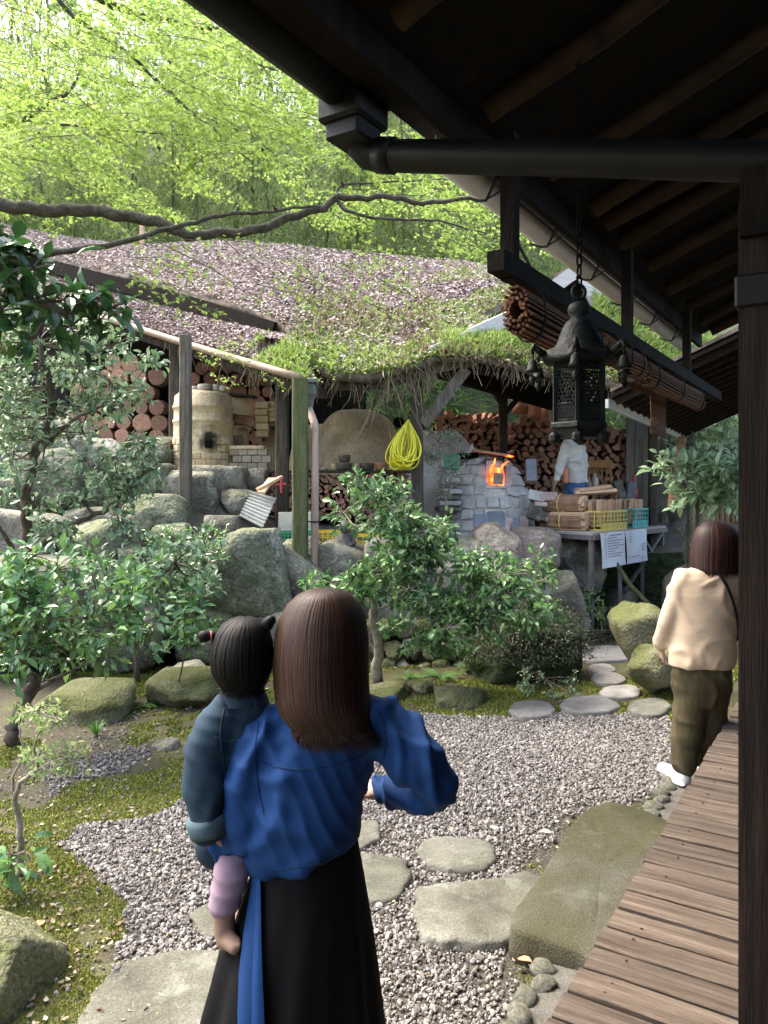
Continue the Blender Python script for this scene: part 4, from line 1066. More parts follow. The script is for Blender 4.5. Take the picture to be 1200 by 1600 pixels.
tag(MB().tube([P(363, 655, 10.4), P(400, 664, 10.35)], .05, 9).tube([P(363, 650, 10.42), P(398, 658, 10.35)], .04, 9).build('wood_bundle', M_LOGBARK), 'small strapped wood bundle lying on the ware shelf', 'wood bundle')

# long clay climbing kiln
ck = empty('climbing_kiln', tuple(P(600, 745, 11))); tag(ck, 'long domed clay climbing kiln behind the pot shelf', 'kiln')
def dome(c, r, name, m, seed, amp=.06):
    b = MB(); n, k = 40, 16; V = []; F = []
    for i in range(k + 1):
        th = math.pi / 2 * i / k; sr = math.sin(th) ** .62; cz = math.cos(th) ** .8 if i < k else 0
        for j in range(n):
            a = 2 * math.pi * j / n; V.append(Vector((c[0] + r[0] * sr * math.cos(a), c[1] + r[1] * sr * math.sin(a), c[2] + r[2] * cz)))
    for i in range(k):
        for j in range(n): F.append((i * n + j, (i + 1) * n + j, (i + 1) * n + (j + 1) % n, i * n + (j + 1) % n))
    me = mesh_from(name, V, F, True); noisy(me, amp, 1.6, seed); return link(name, me, m, ck)
c = P(560, 760, 11.2); dome((c.x, c.y, 1.3), (.72, .9, 1.62), 'chamber', M_CLAY, 2)
c = P(520, 760, 11.6); dome((c.x - .1, c.y, 1.4), (.6, .9, 1.35), 'chamber', M_CLAY, 6)
c = P(690, 760, 11.2); dome((c.x - .1, c.y, 1.0), (.75, .9, 1.6), 'shoulder', M_CLAYPALE, 4, .04)
hp = P(623, 660, 10.35); MB().ell(hp, (.075, .04, .075)).build('vent_hole', M_SOOTSHADE, ck, True)
b = MB(); q = [P(553 + 2 * RNG.normal(), 660 + k * 12, 10.3 - .05 * k / 6) for k in range(7)]
# pots on the shelf
MB_sh = tag(MB().bar(P(420, 737, 9.62), P(650, 737, 9.62), .42, .03).build('pot_shelf', M_WOODOLD), 'narrow plank shelf on the wood stack carrying pots', 'shelf')
zs = P(500, 737, 9.62).z + .016
for k, (u, z0, w_, h_, m_, lab) in enumerate([(538, 0, 26, 12, M_DARKPOT, 'wide brown pot, lower of the two stacked on the shelf'), (538, 12, 19, 12, M_DARKPOT, 'brown pot stacked on a wider one on the shelf'), (523, 0, 10, 10, M_TANBOX, 'small tan pot left of the stacked brown pots'),
        (573, 0, 23, 11, M_DARKPOT, 'dark round bowl in the middle of the pot shelf'), (595, 0, 19, 11, M_TERRA, 'reddish bowl right of the dark bowl on the shelf'), (612, 0, 10, 6, M_PALEPOT, 'tiny pale cup at the right end of the pot shelf'), (508, 0, 12, 4, M_PALEPOT, 'flat pale dish at the left of the pot shelf'), (555, 0, 12, 4, M_WHITEPL, 'white flat dish between the stacked pots and the dark bowl')]):
    c = P(u, 735, 9.55); r_ = w_ / 2400 * 9.55; hh = h_ / 1200 * 9.55
    tag(MB().lathe([(r_ * .75, 0), (r_ * .95, hh * .3), (r_, hh * .8), (r_ * 1.0, hh), (r_ * .85, hh), (r_ * .8, hh * .4), (r_ * .3, hh * .25)], (c.x, c.y, zs + z0 / 1200 * 9.55), 16).build('pot', m_, None, True), lab, 'pot', 'pots on the plank shelf')

# stone faced fire kiln
FY = 10.0; fc = P(768, 0, FY)
fk = empty('fire_kiln', (fc.x, FY + .4, 1.1)); tag(fk, 'beehive kiln faced with pale stones and burning in its mouth', 'kiln')
ZB, ZT = 1.05, 2.24
def fk_r(z): # half width at height
    f = max((z - ZB) / (ZT - ZB), 0); return .56 * math.sqrt(max(1 - f ** 2.3, 0.001)) * (1 - .08 * f) + .06
b = MB(); b.lathe([(fk_r(z), z) for z in np.linspace(ZB - .15, ZT - .02, 16)] + [(.1, ZT)], (fc.x, FY + .42, 0), 40); me = b.mesh('kiln_core', True); noisy(me, .01, 4); link('clay_core', me, M_CLAYPALE, fk)
mouth_a, mouth_z0, mouth_z1 = (-math.pi / 2 + .02, P(0, 762, FY).z, P(0, 716, FY).z)
def fk_pt(a, z, off): r_ = fk_r(z) + off; return Vector((fc.x + r_ * math.cos(a), FY + .42 + r_ * math.sin(a), z))
zrow = [ZB - .1, ZB + .04, ZB + .17, ZB + .31, ZB + .46, ZB + .62, ZB + .76, ZB + .9, ZB + 1.03, ZB + 1.13]
for r_ in range(len(zrow) - 1):
    n = 15 - r_; edges = np.linspace(-math.pi, .0, n + 1) + RNG.normal(size=n + 1) * .035 + (r_ % 2) * .08
    for k in range(n):
        a0, a1, z0, z1 = edges[k] + .016, edges[k + 1] - .016, zrow[r_] + .01, zrow[r_ + 1] - .01
        am = (a0 + a1) / 2; xm = fk_pt(am, (z0 + z1) / 2, 0).x
        if abs(xm - (fc.x + .05)) < .12 and z1 > mouth_z0 - .02: continue
        j = lambda: RNG.normal() * .012
        co = [(a0 + j(), z0 + j()), (a1 + j(), z0 + j()), (a1 + j(), z1 + j()), (a0 + j(), z1 + j())]
        cc = (sum(a for a, _ in co) / 4, sum(z for _, z in co) / 4); o_ = .03 + RNG.uniform(-.01, .012)
        V = [fk_pt(a, z, -.02) for a, z in co] + [fk_pt(a, z, o_ - .012) for a, z in co] + [fk_pt(cc[0] + (a - cc[0]) * .88, cc[1] + (z - cc[1]) * .88, o_) for a, z in co]
        F = [(i, (i + 1) % 4, (i + 1) % 4 + 4, i + 4) for i in range(4)] + [(i + 4, (i + 1) % 4 + 4, (i + 1) % 4 + 8, i + 8) for i in range(4)] + [(8, 9, 10, 11)]
        MB().add(V, F).build('stone', M_KSTONE, fk)
# sooty mouth and the fire seen in it
mx_ = fc.x + .05; my_ = FY + .42 - fk_r(1.9) - .005
b = MB(); w_ = .13
b.add([(mx_ - w_, my_ - .02, mouth_z0), (mx_ + w_, my_ - .02, mouth_z0), (mx_ + w_, my_ + .12, mouth_z1), (mx_ - w_ * .9, my_ + .12, mouth_z1), (mx_ - w_, my_ + .3, mouth_z0), (mx_ + w_, my_ + .3, mouth_z0), (mx_ + w_, my_ + .35, mouth_z1), (mx_ - w_, my_ + .35, mouth_z1)],
      [(4, 5, 6, 7), (0, 4, 7, 3), (1, 2, 6, 5), (0, 1, 5, 4), (3, 7, 6, 2)]); b.build('mouth_lining', M_SOOTSHADE, fk)
soot_on(M_KSTONE, (mx_, my_, mouth_z1 - .06), .1, .26, (1, .5, .9))
def fire_material():
    m = bpy.data.materials.new('glowing fire'); m.use_nodes = True; N = m.node_tree.nodes; L = m.node_tree.links; b = N['Principled BSDF']
    tc = N.new('ShaderNodeTexCoord'); mp = N.new('ShaderNodeMapping'); mp.inputs['Scale'].default_value = (9, 9, 4); L.new(tc.outputs['Object'], mp.inputs['Vector'])
    no = N.new('ShaderNodeTexNoise'); no.inputs['Scale'].default_value = 1.6; no.inputs['Detail'].default_value = 5; L.new(mp.outputs[0], no.inputs['Vector'])
    rp = N.new('ShaderNodeValToRGB'); e = rp.color_ramp.elements; e[0].position = .34; e[0].color = (.25, .012, .002, 1); e[1].position = .72; e[1].color = (1, .36, .07, 1); q = e.new(.5); q.color = (1, .09, .012, 1)
    L.new(no.outputs['Fac'], rp.inputs[0]); b.inputs['Base Color'].default_value = (.05, .01, .005, 1); L.new(rp.outputs[0], b.inputs['Emission Color']); b.inputs['Emission Strength'].default_value = .9
    return m
M_FIRE = fire_material()
fz = P(0, 760, FY).z; yf = my_ - .025
b = MB(); gp = [(-.105, -.005), (.1, -.01), (.115, .1), (.1, .2), (.05, .235), (-.03, .25), (-.085, .215), (-.11, .1)]
V = [Vector((mx_ + a, yf + .02, fz + z)) for a, z in gp] + [Vector((mx_ + a * .8, yf - .005 + .012 * math.sin(k * 2.1), fz + .11 + (z - .11) * .8)) for k, (a, z) in enumerate(gp)]
b.add(V, [(i, (i + 1) % 8, (i + 1) % 8 + 8, i + 8) for i in range(8)] + [tuple(range(8, 16))]); b.build('fire', M_FIRE, fk, True)
def flame(pts, rad): MB().tube([Vector((mx_ + a, yf + .0, fz + z)) for a, z in pts], rad, 7).build('flame', M_FIRE, fk, True)
flame([(-.08, .1), (-.075, .2), (-.05, .26), (-.02, .3), (-.01, .37)], [.02, .02, .017, .011, .002])
flame([(.06, .2), (.085, .27), (.13, .31), (.17, .33)], [.018, .015, .01, .002])
flame([(.12, .385), (.16, .395), (.2, .385), (.235, .39)], [.004, .014, .012, .002])
MB().box((mx_ + .025, yf - .012, fz + .1), (.125, .06, .15), Matrix.Rotation(.06, 3, 'Y'), .008).build('door_brick', M_BRICK, fk)
MB().box((mx_ - .005, yf + .0, fz - .012), (.26, .07, .03), None, .008).build('sill_brick', M_KSTONE, fk)
MB().box((mx_ - .03, FY + .25, ZT + .0), (.5, .3, .035), Matrix.Rotation(.15, 3, 'Y'), .01).build('cover_slab', M_LOGPALE, fk)
tag(MB().lathe([(.13, 0), (.15, .02), (.15, .07), (.13, .075), (.12, .02)], (fc.x - .28, FY + .35, ZT - .07), 18).build('iron_pan', M_SOOTSHADE, None, True), 'dark shallow pan on the shoulder of the fire kiln', 'pan')
tag(MB().lathe([(.03, 0), (.05, .05), (.035, .09), (.012, .13), (.02, .15)], (fc.x - .22, FY + .3, ZT - .02), 14).build('white_jug', M_WHITEPL, None, True), 'small white jug beside the dark pan on the kiln', 'jug')
# bricks and slabs at the kiln foot
for u, v, w_, h_, m_, lab, ry in [(792, 820, 13, 22, M_BRICK, 'reddish brick leaning at the fire kiln foot, leftmost of three', .4), (806, 820, 13, 22, M_SLATE, 'grey brick leaning between two red bricks', .35), (818, 816, 15, 18, M_BRICK, 'reddish brick at the right foot of the fire kiln', .1), (775, 812, 26, 26, M_SLATE, 'square pale slab leaning on the fire kiln', 0), (752, 815, 24, 24, M_SLATE, 'blue grey slab at the left foot of the fire kiln', 0),
        (836, 800, 22, 26, M_STONE, 'broken stone slab right of the fire kiln', .3), (838, 775, 26, 16, M_KSTONE, 'pale block on the ledge right of the fire kiln', .2), (830, 735, 16, 36, M_SLATE, 'upright grey slab behind the fire kiln shoulder', 0), (855, 776, 32, 14, M_BRICK, 'shallow brown box beside the hand of the man', 0), (845, 788, 20, 8, M_BRICK, 'flat brick under the pale block', .1), (852, 808, 18, 14, M_STONE, 'small rubble stone by the table corner', .3), (985, 775, 14, 46, M_SLATE, 'tall narrow slab leaning beside the chair', .2), (968, 765, 14, 30, M_STONE, 'grey slab leaning in front of the wood stack end', -.2)]:
    Y = 9.75 if u < 900 else 11.3; c = P(u, v, Y)
    tag(MB().box(c, (w_ / 1200 * Y, .07, h_ / 1200 * Y), Matrix.Rotation(ry, 3, 'Y') @ Matrix.Rotation(-.25, 3, 'X'), .01).build('brick_slab', m_), lab, 'slab')
for k in range(6):   # shelf of flat stones left of the kiln
    tag(MB().box(P(700 + (k % 2) * 4, 795 - k * 9, 10.0), (.3 - .02 * k, .25, .06), Matrix.Rotation(RNG.normal() * .1, 3, 'Z'), .012).build('flat_stone', M_KSTONE if k % 2 else M_STONE), ['flat stone lowest of the pile left of the fire kiln', 'flat stone second in the pile left of the fire kiln', 'flat stone third in the pile left of the fire kiln', 'flat stone fourth in the pile left of the fire kiln', 'flat stone fifth in the pile left of the fire kiln', 'topmost flat stone of the pile left of the fire kiln'][k], 'stone', 'flat stone pile')
tag(MB().box(P(706, 722, 9.95), (.2, .16, .2), None, .015).build('green_tin', M_GREENPL), 'dark green tin on the flat stones left of the fire kiln', 'tin')

# ================================================================ small things on the ledge
def crate(name, c, size, m, label, rotz=0, bars=(7, 3), fill=None, group=None):
    """open plastic crate: floor, four lattice walls, rim, corner posts"""
    root = empty(name, tuple(c)); tag(root, label, 'crate', group); rz = Matrix.Rotation(rotz, 3, 'Z'); w_, d_, h_ = size; c = Vector(c)
    def bx(nm, cc, s, mm=m): return MB().box(c + rz @ Vector(cc), s, rz, min(s) * .15).build(nm, mm, root)
    bx('floor', (0, 0, .012), (w_ * .96, d_ * .96, .015))
    for sy in (-1, 1):
        b = MB(); y = sy * d_ / 2
        for k in range(bars[0] + 1): b.box(c + rz @ Vector((-w_ / 2 + w_ * k / bars[0], y, h_ / 2)), (.012, .012, h_), rz)
        for k in range(bars[1] + 1): b.box(c + rz @ Vector((0, y, .012 + (h_ - .024) * k / bars[1])), (w_, .014, .02 if k in (0, bars[1]) else .009), rz)
        b.box(c + rz @ Vector((0, y - sy * .004, h_ * .2)), (w_ * .98, .004, h_ * .36), rz)
        b.build('side_wall', m, root)
    for sx in (-1, 1):
        b = MB(); x = sx * w_ / 2; nb = max(3, bars[0] // 2)
        for k in range(nb + 1): b.box(c + rz @ Vector((x, -d_ / 2 + d_ * k / nb, h_ / 2)), (.012, .012, h_), rz)
        for k in range(bars[1] + 1): b.box(c + rz @ Vector((x, 0, .012 + (h_ - .024) * k / bars[1])), (.014, d_, .02 if k in (0, bars[1]) else .009), rz)
        b.build('end_wall', m, root)
    return root
zl = 1.12
c = P(455, 851, 8.55); crate('plastic_crate', (c.x, 8.7, zl - .02), (.46, .34, .2), M_GREENPL, 'green plastic crate on the wall ledge beside the mossy post', .05, (12, 5))
c = P(457, 825, 8.6); crate('plastic_basket', (c.x + .02, 8.72, zl + .185), (.36, .28, .2), M_WHITEPL, 'white plastic basket standing in the green crate', .08, (16, 8))
c = P(514, 855, 8.5); crate('plastic_crate', (c.x, 8.75, zl - .02), (.28, .3, .2), M_YELLOW, 'yellow plastic crate left of the small dark statue', .02, (5, 3))
c = P(586, 852, 8.6); crate('plastic_crate', (c.x, 8.85, zl - .02), (.44, .3, .15), M_YELLOW, 'low yellow plastic crate right of the small dark statue', -.04, (5, 2))
# little statue with a wide hat
sc_ = P(539, 852, 8.3); st = empty('garden_statue', (sc_.x, 8.35, 1.1)); tag(st, 'small dark statue with a wide hat on the wall ledge', 'statue')
MB().lathe([(.07, 0), (.1, .03), (.105, .1), (.085, .17), (.06, .2), (.055, .22)], (sc_.x, 8.35, 1.08), 14).build('body', M_STATUE, st, True)
MB().ell((sc_.x, 8.34, 1.335), (.055, .05, .055)).build('head', M_STATUE, st, True)
MB().lathe([(.105, 0), (.1, .012), (.05, .035), (.04, .06), (.01, .07)], (sc_.x, 8.35, 1.365), 16).build('hat', M_STATUE, st, True)
for sx_ in (-1, 1):
    MB().tube([(sc_.x + sx_ * .075, 8.33, 1.27), (sc_.x + sx_ * .1, 8.29, 1.19), (sc_.x + sx_ * .05, 8.25, 1.16)], [.026, .025, .02], 8).build('arm', M_STATUE, st, True)
    MB().ell((sc_.x + sx_ * .05, 8.28, 1.09), (.04, .06, .03)).build('foot', M_STATUE, st, True)
# corrugated sheet leaning
V = []; F = []; a_, b_, c_, d_ = P(374, 806, 8.7), P(410, 825, 8.55), P(432, 778, 9.0), P(393, 766, 9.1)
nn = 60
for i in range(nn):
    f = i / (nn - 1); z_ = .014 * math.sin(f * 9 * 2 * math.pi)
    for (s_, e_) in ((a_, d_), (b_, c_)): q = s_.lerp(e_, f); V.append(q + Vector((0, -z_, z_)))
F = [(2 * i, 2 * i + 1, 2 * i + 3, 2 * i + 2) for i in range(nn - 1)]
n = len(V); V += [v + Vector((0, .006, -.004)) for v in V]; F += [tuple(i + n for i in f[::-1]) for f in F]
tag(link('corrugated_sheet', mesh_from('corrugated_sheet', V, F, True), M_SHEET), 'grey corrugated sheet leaning against the dark post', 'metal sheet')
for k, (p0, p1) in enumerate([(P(402, 765, 8.9), P(440, 745, 9.05)), (P(408, 770, 8.85), P(425, 748, 9.1))]):
    tag(MB().bar(p0, p1, .09, .03).build('wood_scrap', M_LOGPALE), ['pale wood offcut lying above the corrugated sheet', 'short wood offcut leaning by the dark post'][k], 'wood scrap')
# yellow hose hank
hose = empty('hose_hank', tuple(P(640, 658, 8.8))); tag(hose, 'bright yellow hose hank hanging on the dark post', 'hose')
ht = P(638, 656, 8.82)
for k in range(24):
    w_ = RNG.uniform(.06, .2); L_ = RNG.uniform(.42, .58); cx = -.07 + RNG.normal() * .05; dy = RNG.uniform(-.14, .06); pts = []
    for i in range(22):
        a = 2 * math.pi * i / 21; f = (1 - math.cos(a)) / 2
        pts.append(ht + Vector((cx * f + w_ * math.sin(a) * f ** .7, dy * f + .03 * math.sin(a), -L_ * f)))
    MB().tube(pts, .011, 6, False).build('loop', M_HOSE, hose, True)
MB().tube([ht + Vector((.0, .1, .02)), ht + Vector((0, -.02, .01)), ht + Vector((0, -.06, .04))], .008, 6).build('hook', M_NAIL, hose)
tag(MB().tube([P(441, 745, 9.1) - Vector((0, .1, 0)), P(441, 770, 9.1) - Vector((0, .11, 0))], .014, 6).tube([P(433, 757, 9.1) - Vector((0, .1, 0)), P(449, 756, 9.1) - Vector((0, .1, 0))], .012, 6).build('red_ribbon', M_RED), 'red ribbon tied round the dark post', 'ribbon')

# ================================================================ the table with firewood for sale
table = empty('trestle_table', (2.9, 10.2, 0)); tag(table, 'tall grey steel framed table in front of the rocks', 'table')
A, Bq, Cq = Vector((2.445, 9.0, 1.25)), Vector((1.91, 9.85, 1.25)), Vector((3.95, 10.75, 1.25)); Dq = Bq + Cq - A
V = [A, Cq, Dq, Bq]; V2 = [v - Vector((0, 0, .025)) for v in V]
MB().add(V2 + V, [(0, 3, 2, 1), (4, 5, 6, 7), (0, 1, 5, 4), (1, 2, 6, 5), (2, 3, 7, 6), (3, 0, 4, 7)]).build('tabletop', M_TABLETOP, table)
for p, q in ((A, Cq), (A, Bq), (Bq, Dq), (Cq, Dq)): MB().bar(p - Vector((0, 0, .055)), q - Vector((0, 0, .055)), .04, .055).build('rail', M_STEEL, table)
dn_ = (Cq - A).normalized(); dl_ = (Bq - A).normalized()
for p in (A + dn_ * .05 + dl_ * .05, Cq - dn_ * .05 + dl_ * .05, A.lerp(Bq, .93) + dn_ * .3, Dq - dn_ * .3): MB().bar((p.x, p.y, 0 if p.y < 9.6 else .3), p - Vector((0, 0, .03)), .05, .05, dn_).build('leg', M_STEEL, table)
for u, v0, v1, Y in ((968, 845, 985, 9.6), (1003, 835, 980, 10.1)): MB().bar(P(u, v1, Y), P(u, v0, Y), .05, .05, (1, 0, 0)).build('leg', M_STEEL, table)
MB().bar(Bq.lerp(A, .2) - Vector((0, 0, .08)), (A.x + .03, A.y + .03, .52), .035, .035).build('brace', M_STEEL, table)
MB().bar(Cq - dn_ * .1 - Vector((0, 0, .06)), P(976, 925, 9.7), .035, .035).build('brace', M_STEEL, table)
MB().bar(Cq - dn_ * .9 - Vector((0, 0, .06)), Cq - dn_ * .45 - Vector((0, 0, .4)), .035, .035).build('brace', M_STEEL, table)
tag(MB().tube([P(962, 880, 9.4), P(985, 915, 9.3), P(1024, 955, 9.2)], .03, 8).build('mossy_pole', M_POSTMOSS), 'thin mossy pole leaning under the table', 'pole')
# two paper notices hung from the table edge
outn = Vector((dn_.y, -dn_.x, 0))
def notice(f0, f1, drop, label, lines):
    a, c = A.lerp(Cq, f0) + outn * .03 - Vector((0, 0, .005)), A.lerp(Cq, f1) + outn * .03 - Vector((0, 0, .005))
    root = None; n = 8; V = []
    for i in range(n + 1):
        for j in range(7):
            p = a.lerp(c, i / n) - Vector((0, 0, drop * j / 6)) + outn * (.008 * math.sin(i * 1.1 + j * .5) + .004 * j); V.append(p)
    F = [(i * 7 + j, i * 7 + j + 1, (i + 1) * 7 + j + 1, (i + 1) * 7 + j) for i in range(n) for j in range(6)]
    m_ = len(V); V += [v - outn * .002 for v in V]; F += [tuple(k + m_ for k in f[::-1]) for f in F]
    root = tag(link('paper_notice', mesh_from('paper_notice', V, F, True), M_PAPER), label, 'notice')
    for (x0, x1, y, h, red) in lines:
        pts = [a.lerp(c, x) - Vector((0, 0, drop * yy)) + outn * .022 + outn * (.024 * yy) for yy in (y, y + h) for x in (x0, x1)]
        b = MB(); b.add([pts[0], pts[1], pts[3], pts[2]], [(0, 1, 2, 3)]); b.build('text_line', M_REDINK if red else M_INK, root)
L1 = [(.3, .82, .07, .03, 0), (.05, .2, .02, .02, 1)] + [(.2, .2 + w_, .15 + i * .075, .02, 0) for i, w_ in enumerate((.4, .62, .5, .66, .45, .3, .6, .5))] + [(.1, .15, .15 + i * .075, .025, 0) for i in range(8)]
notice(.06, .36, .42, 'creased white paper notice hung from the table edge, left one', L1)
L2 = [(.12, .2, .1 + i * .08, .02, 0) for i in range(4)] + [(.65, .85, .44 + i * .06, .02, 0) for i in range(4)] + [(.15, .5, .78, .02, 0), (.6, .75, .84, .02, 1)]
notice(.37, .66, .42, 'creased bluish white paper notice hung from the table edge, right one', L2)
# firewood bundles, crates of wood
zt = 1.25
def split_logs(root, c, ax, n, rad, L_, m_end, spread):
    ax = Vector(ax).normalized(); y = Vector((0, 0, 1)).cross(ax).normalized()
    for k in range(n):
        a = k * 2.4; r_ = spread * math.sqrt((k + .3) / n)
        p = Vector(c) + y * r_ * math.cos(a) + Vector((0, 0, r_ * math.sin(a))); s_ = rad * RNG.uniform(.8, 1.15)
        m3 = Matrix((y, ax, Vector((0, 0, 1)))).transposed() @ Matrix.Rotation(RNG.uniform(0, 6), 3, 'Y')
        link('log', PALEWEDGE[RNG.integers(len(PALEWEDGE))], None, root, p + ax * RNG.normal() * .015, m3.to_euler(), (s_, L_ / .42, s_))
PALEWEDGE = [m_.copy() for m_ in WEDGE]
for m_ in PALEWEDGE: m_.materials.clear(); m_.materials.append(M_LOGPALE)
bd = Vector((.78, -.62, 0)).normalized()
for c, lab in ((P(889, 811, 9.55), 'round firewood bundle with yellow strap, lower of two on the table'), (P(886, 785, 9.7), 'round firewood bundle with yellow strap, upper of two on the table')):
    root = empty('firewood_bundle', tuple(c)); tag(root, lab, 'firewood bundle', 'firewood bundles on the table')
    c = Vector((c.x, c.y, zt + (.115 if 'lower' in lab else .33)))
    split_logs(root, c, bd, 16, .05, .46, M_LOGPALE, .082)
    b = MB(); yv = Vector((0, 0, 1)).cross(bd)
    for k in range(9):
        a = math.pi * .1 + 2 * math.pi * k / 9; o_ = c - bd * .01
        arc = [o_ + (yv * math.cos(aa) + Vector((0, 0, 1)) * math.sin(aa)) * (.112 + .006 * math.sin(aa * 9)) for aa in np.linspace(a - .33, a + .33, 5)]
        arc2 = [o_ + (yv * math.cos(aa) + Vector((0, 0, 1)) * math.sin(aa)) * .095 for aa in np.linspace(a - .33, a + .33, 5)]
        rings = [[p + bd * s_ for p in arc + arc2[::-1]] for s_ in (-.225, .2)]
        MB().loft(rings).build('bark_slab', M_LOGBARK, root)
    b.tube([c - bd * .08 + (yv * math.cos(a) + Vector((0, 0, 1)) * math.sin(a)) * .121 for a in np.linspace(0, 2 * math.pi, 25)], .007, 5).build('strap', M_PALEYELLOW, root)
def wood_in_crate(c, w_, d_, h_, n, label, rz):
    root = empty('firewood_pile', tuple(c)); tag(root, label, 'firewood')
    m3 = Matrix.Rotation(rz, 3, 'Z')
    for k in range(n):
        x = -w_ / 2 + w_ * (k % (n // 3) + .5) / (n // 3); y = -d_ / 2 + d_ * (k // (n // 3) + .5) / 3
        p = Vector(c) + m3 @ Vector((x, y, h_ / 2 + RNG.uniform(0, .02)))
        link('log', PALEWEDGE[RNG.integers(len(PALEWEDGE))], None, root, p, Euler((R(90) + RNG.normal() * .06, RNG.normal() * .06, RNG.uniform(0, 6))).to_matrix().to_euler(), (.034, h_ / .42, .034))
crz = math.atan2(dn_.y, dn_.x)
c1 = Vector((P(943, 0, 9.65).x, 9.75, zt)); crate('plastic_crate', c1, (.62, .36, .25), M_PALEYELLOW, 'pale yellow crate of firewood on the table', crz - .1, (8, 4))
wood_in_crate(c1 + Vector((0, 0, .03)), .56, .3, .34, 24, 'upright split firewood standing in the pale yellow crate', crz - .1)
c2 = Vector((P(986, 0, 10.3).x, 10.35, zt)); crate('plastic_crate', c2, (.42, .3, .26), M_TEAL, 'teal crate of firewood behind the pale yellow crate', crz - .1, (6, 4))
wood_in_crate(c2 + Vector((0, 0, .03)), .36, .24, .34, 15, 'upright split firewood standing in the teal crate', crz - .1)
for k, (u0, v0, u1, v1, lab) in enumerate([(898, 772, 962, 768, 'long pale split log lying on top of the crates'), (905, 768, 955, 762, 'pale split log, upper one across the crate wood')]):
    p0, p1 = P(u0, v0, 9.7), P(u1, v1, 9.75); ax = (p1 - p0).normalized()
    o = link('split_log', PALEWEDGE[k], None, None, (p0 + p1) / 2, Matrix((ax.cross(Vector((0, 0, 1))), ax, Vector((0, 0, 1)))).transposed().to_euler(), (.05, (p1 - p0).length / .42, .04)); tag(o, lab, 'log')
# chair
ch = empty('wooden_chair', (P(940, 0, 11.2).x, 11.2, 1.3)); tag(ch, 'varnished wooden spindle back chair by the firewood stack', 'chair')
cx = P(940, 0, 11.2).x; zf = 1.28
MB().box((cx, 11.2, zf + .45), (.42, .4, .04), None, .012).build('seat', M_CHAIR, ch)
for sx_ in (-1, 1):
    MB().tube([(cx + sx_ * .17, 11.03, zf), (cx + sx_ * .16, 11.05, zf + .44)], [.016, .022], 8).build('leg', M_CHAIR, ch, True)
    MB().tube([(cx + sx_ * .18, 11.4, zf), (cx + sx_ * .17, 11.37, zf + .44)], [.016, .022], 8).build('leg', M_CHAIR, ch, True)
    MB().tube([(cx + sx_ * .185, 11.38, zf + .45), (cx + sx_ * .2, 11.43, zf + .85)], .019, 8).build('back_post', M_CHAIR, ch, True)
for k in range(5):
    x = cx - .13 + k * .065
    MB().tube([(x, 11.385, zf + .46), (x, 11.39, zf + .55), (x, 11.4, zf + .62), (x, 11.41, zf + .7), (x, 11.42, zf + .78)], [.008, .013, .009, .013, .008], 8).build('spindle', M_CHAIR, ch, True)
MB().box((cx, 11.43, zf + .85), (.46, .03, .12), None, .012).build('top_rail', M_CHAIR, ch); MB().box((cx, 11.385, zf + .53), (.36, .025, .05), None, .008).build('lower_rail', M_CHAIR, ch)
for u, w_, h_, m_, lab in ((920, 9, 20, M_PALEPOT, 'pale bottle on the chair seat, left one'), (930, 9, 26, M_WHITEPL, 'white bottle with a cap on the chair seat, right one')):
    c = P(u, 0, 11.1); r_ = w_ / 2400 * 11; hh = h_ / 1200 * 11
    tag(MB().lathe([(r_, 0), (r_, hh * .65), (r_ * .4, hh * .82), (r_ * .4, hh)], (c.x, 11.1, zf + .47), 12).build('bottle', m_, None, True), lab, 'bottle')
tag(MB().lathe([(.05, 0), (.06, .1), (.02, .2), (.03, .3), (.01, .34)], (P(991, 0, 11.4).x, 11.4, P(0, 778, 11.4).z), 10).build('red_watering_can', M_RED, None, True), 'small red plastic spout sticking up beside the fence', 'watering can')
# terracotta pots stored behind the wood
for k, (u, v, w_, h_) in enumerate([(812, 632, 26, 30), (833, 645, 24, 26), (850, 652, 22, 26), (838, 625, 20, 16), (852, 630, 18, 14)]):
    c = P(u, v + h_ / 2, 13.2); r_ = w_ / 2400 * 13.2; hh = h_ / 1200 * 13.2
    tag(MB().lathe([(r_ * .75, 0), (r_, hh * .4), (r_ * .95, hh * .85), (r_ * 1.05, hh), (r_ * .8, hh)], c, 16).build('terracotta_pot', M_TERRA, None, True), ['tall orange clay pot left of the bronze lantern behind the wood', 'orange clay pot low between two others behind the wood', 'orange clay pot partly behind the lantern', 'upper orange clay pot above the others', 'rightmost upper orange clay pot behind the lantern'][k], 'pot', 'terracotta pots behind the wood')
MB_s = MB().box((P(832, 0, 13.2).x, 13.25, P(0, 668, 13.2).z - .45), (1.4, .5, .9)).build('storage_bench', M_WOODOLD); tag(MB_s, 'dark bench behind the firewood carrying orange pots', 'bench')
# board fence and bamboo fence at the right
fence = empty('board_fence', tuple(P(1025, 780, 11.6))); tag(fence, 'grey weathered board fence right of the firewood', 'fence')
for k in range(9):
    a, c = P(978 + k * 13, 782 + RNG.uniform(0, 8), 11.7), P(990 + k * 13, 655 + RNG.uniform(-4, 6), 11.7)
    MB().box((a + c) / 2, (.115, .025, c.z - a.z + .3), None, .004).build('board', M_FENCE, fence)
MB().bar(P(978, 750, 11.8), P(1095, 750, 11.8), .05, .07).build('rail', M_FENCE, fence)
bf = empty('bamboo_fence', tuple(P(1130, 815, 8.2))); tag(bf, 'short brown bamboo pole fence at the right edge', 'fence')
for k in range(10):
    u = 1110 + k * 8.5; a, c = P(u, 818, 8.2), P(u + RNG.normal(), 742 + RNG.uniform(-3, 3), 8.2); r_ = .026
    pts = []; rad = []
    for i in range(9): f = i / 8; pts.append(a.lerp(c, f)); rad.append(r_ * (1.12 if i in (2, 5) else 1))
    MB().tube(pts, rad, 8).build('bamboo_pole', M_BAMBOODRY, bf, True)
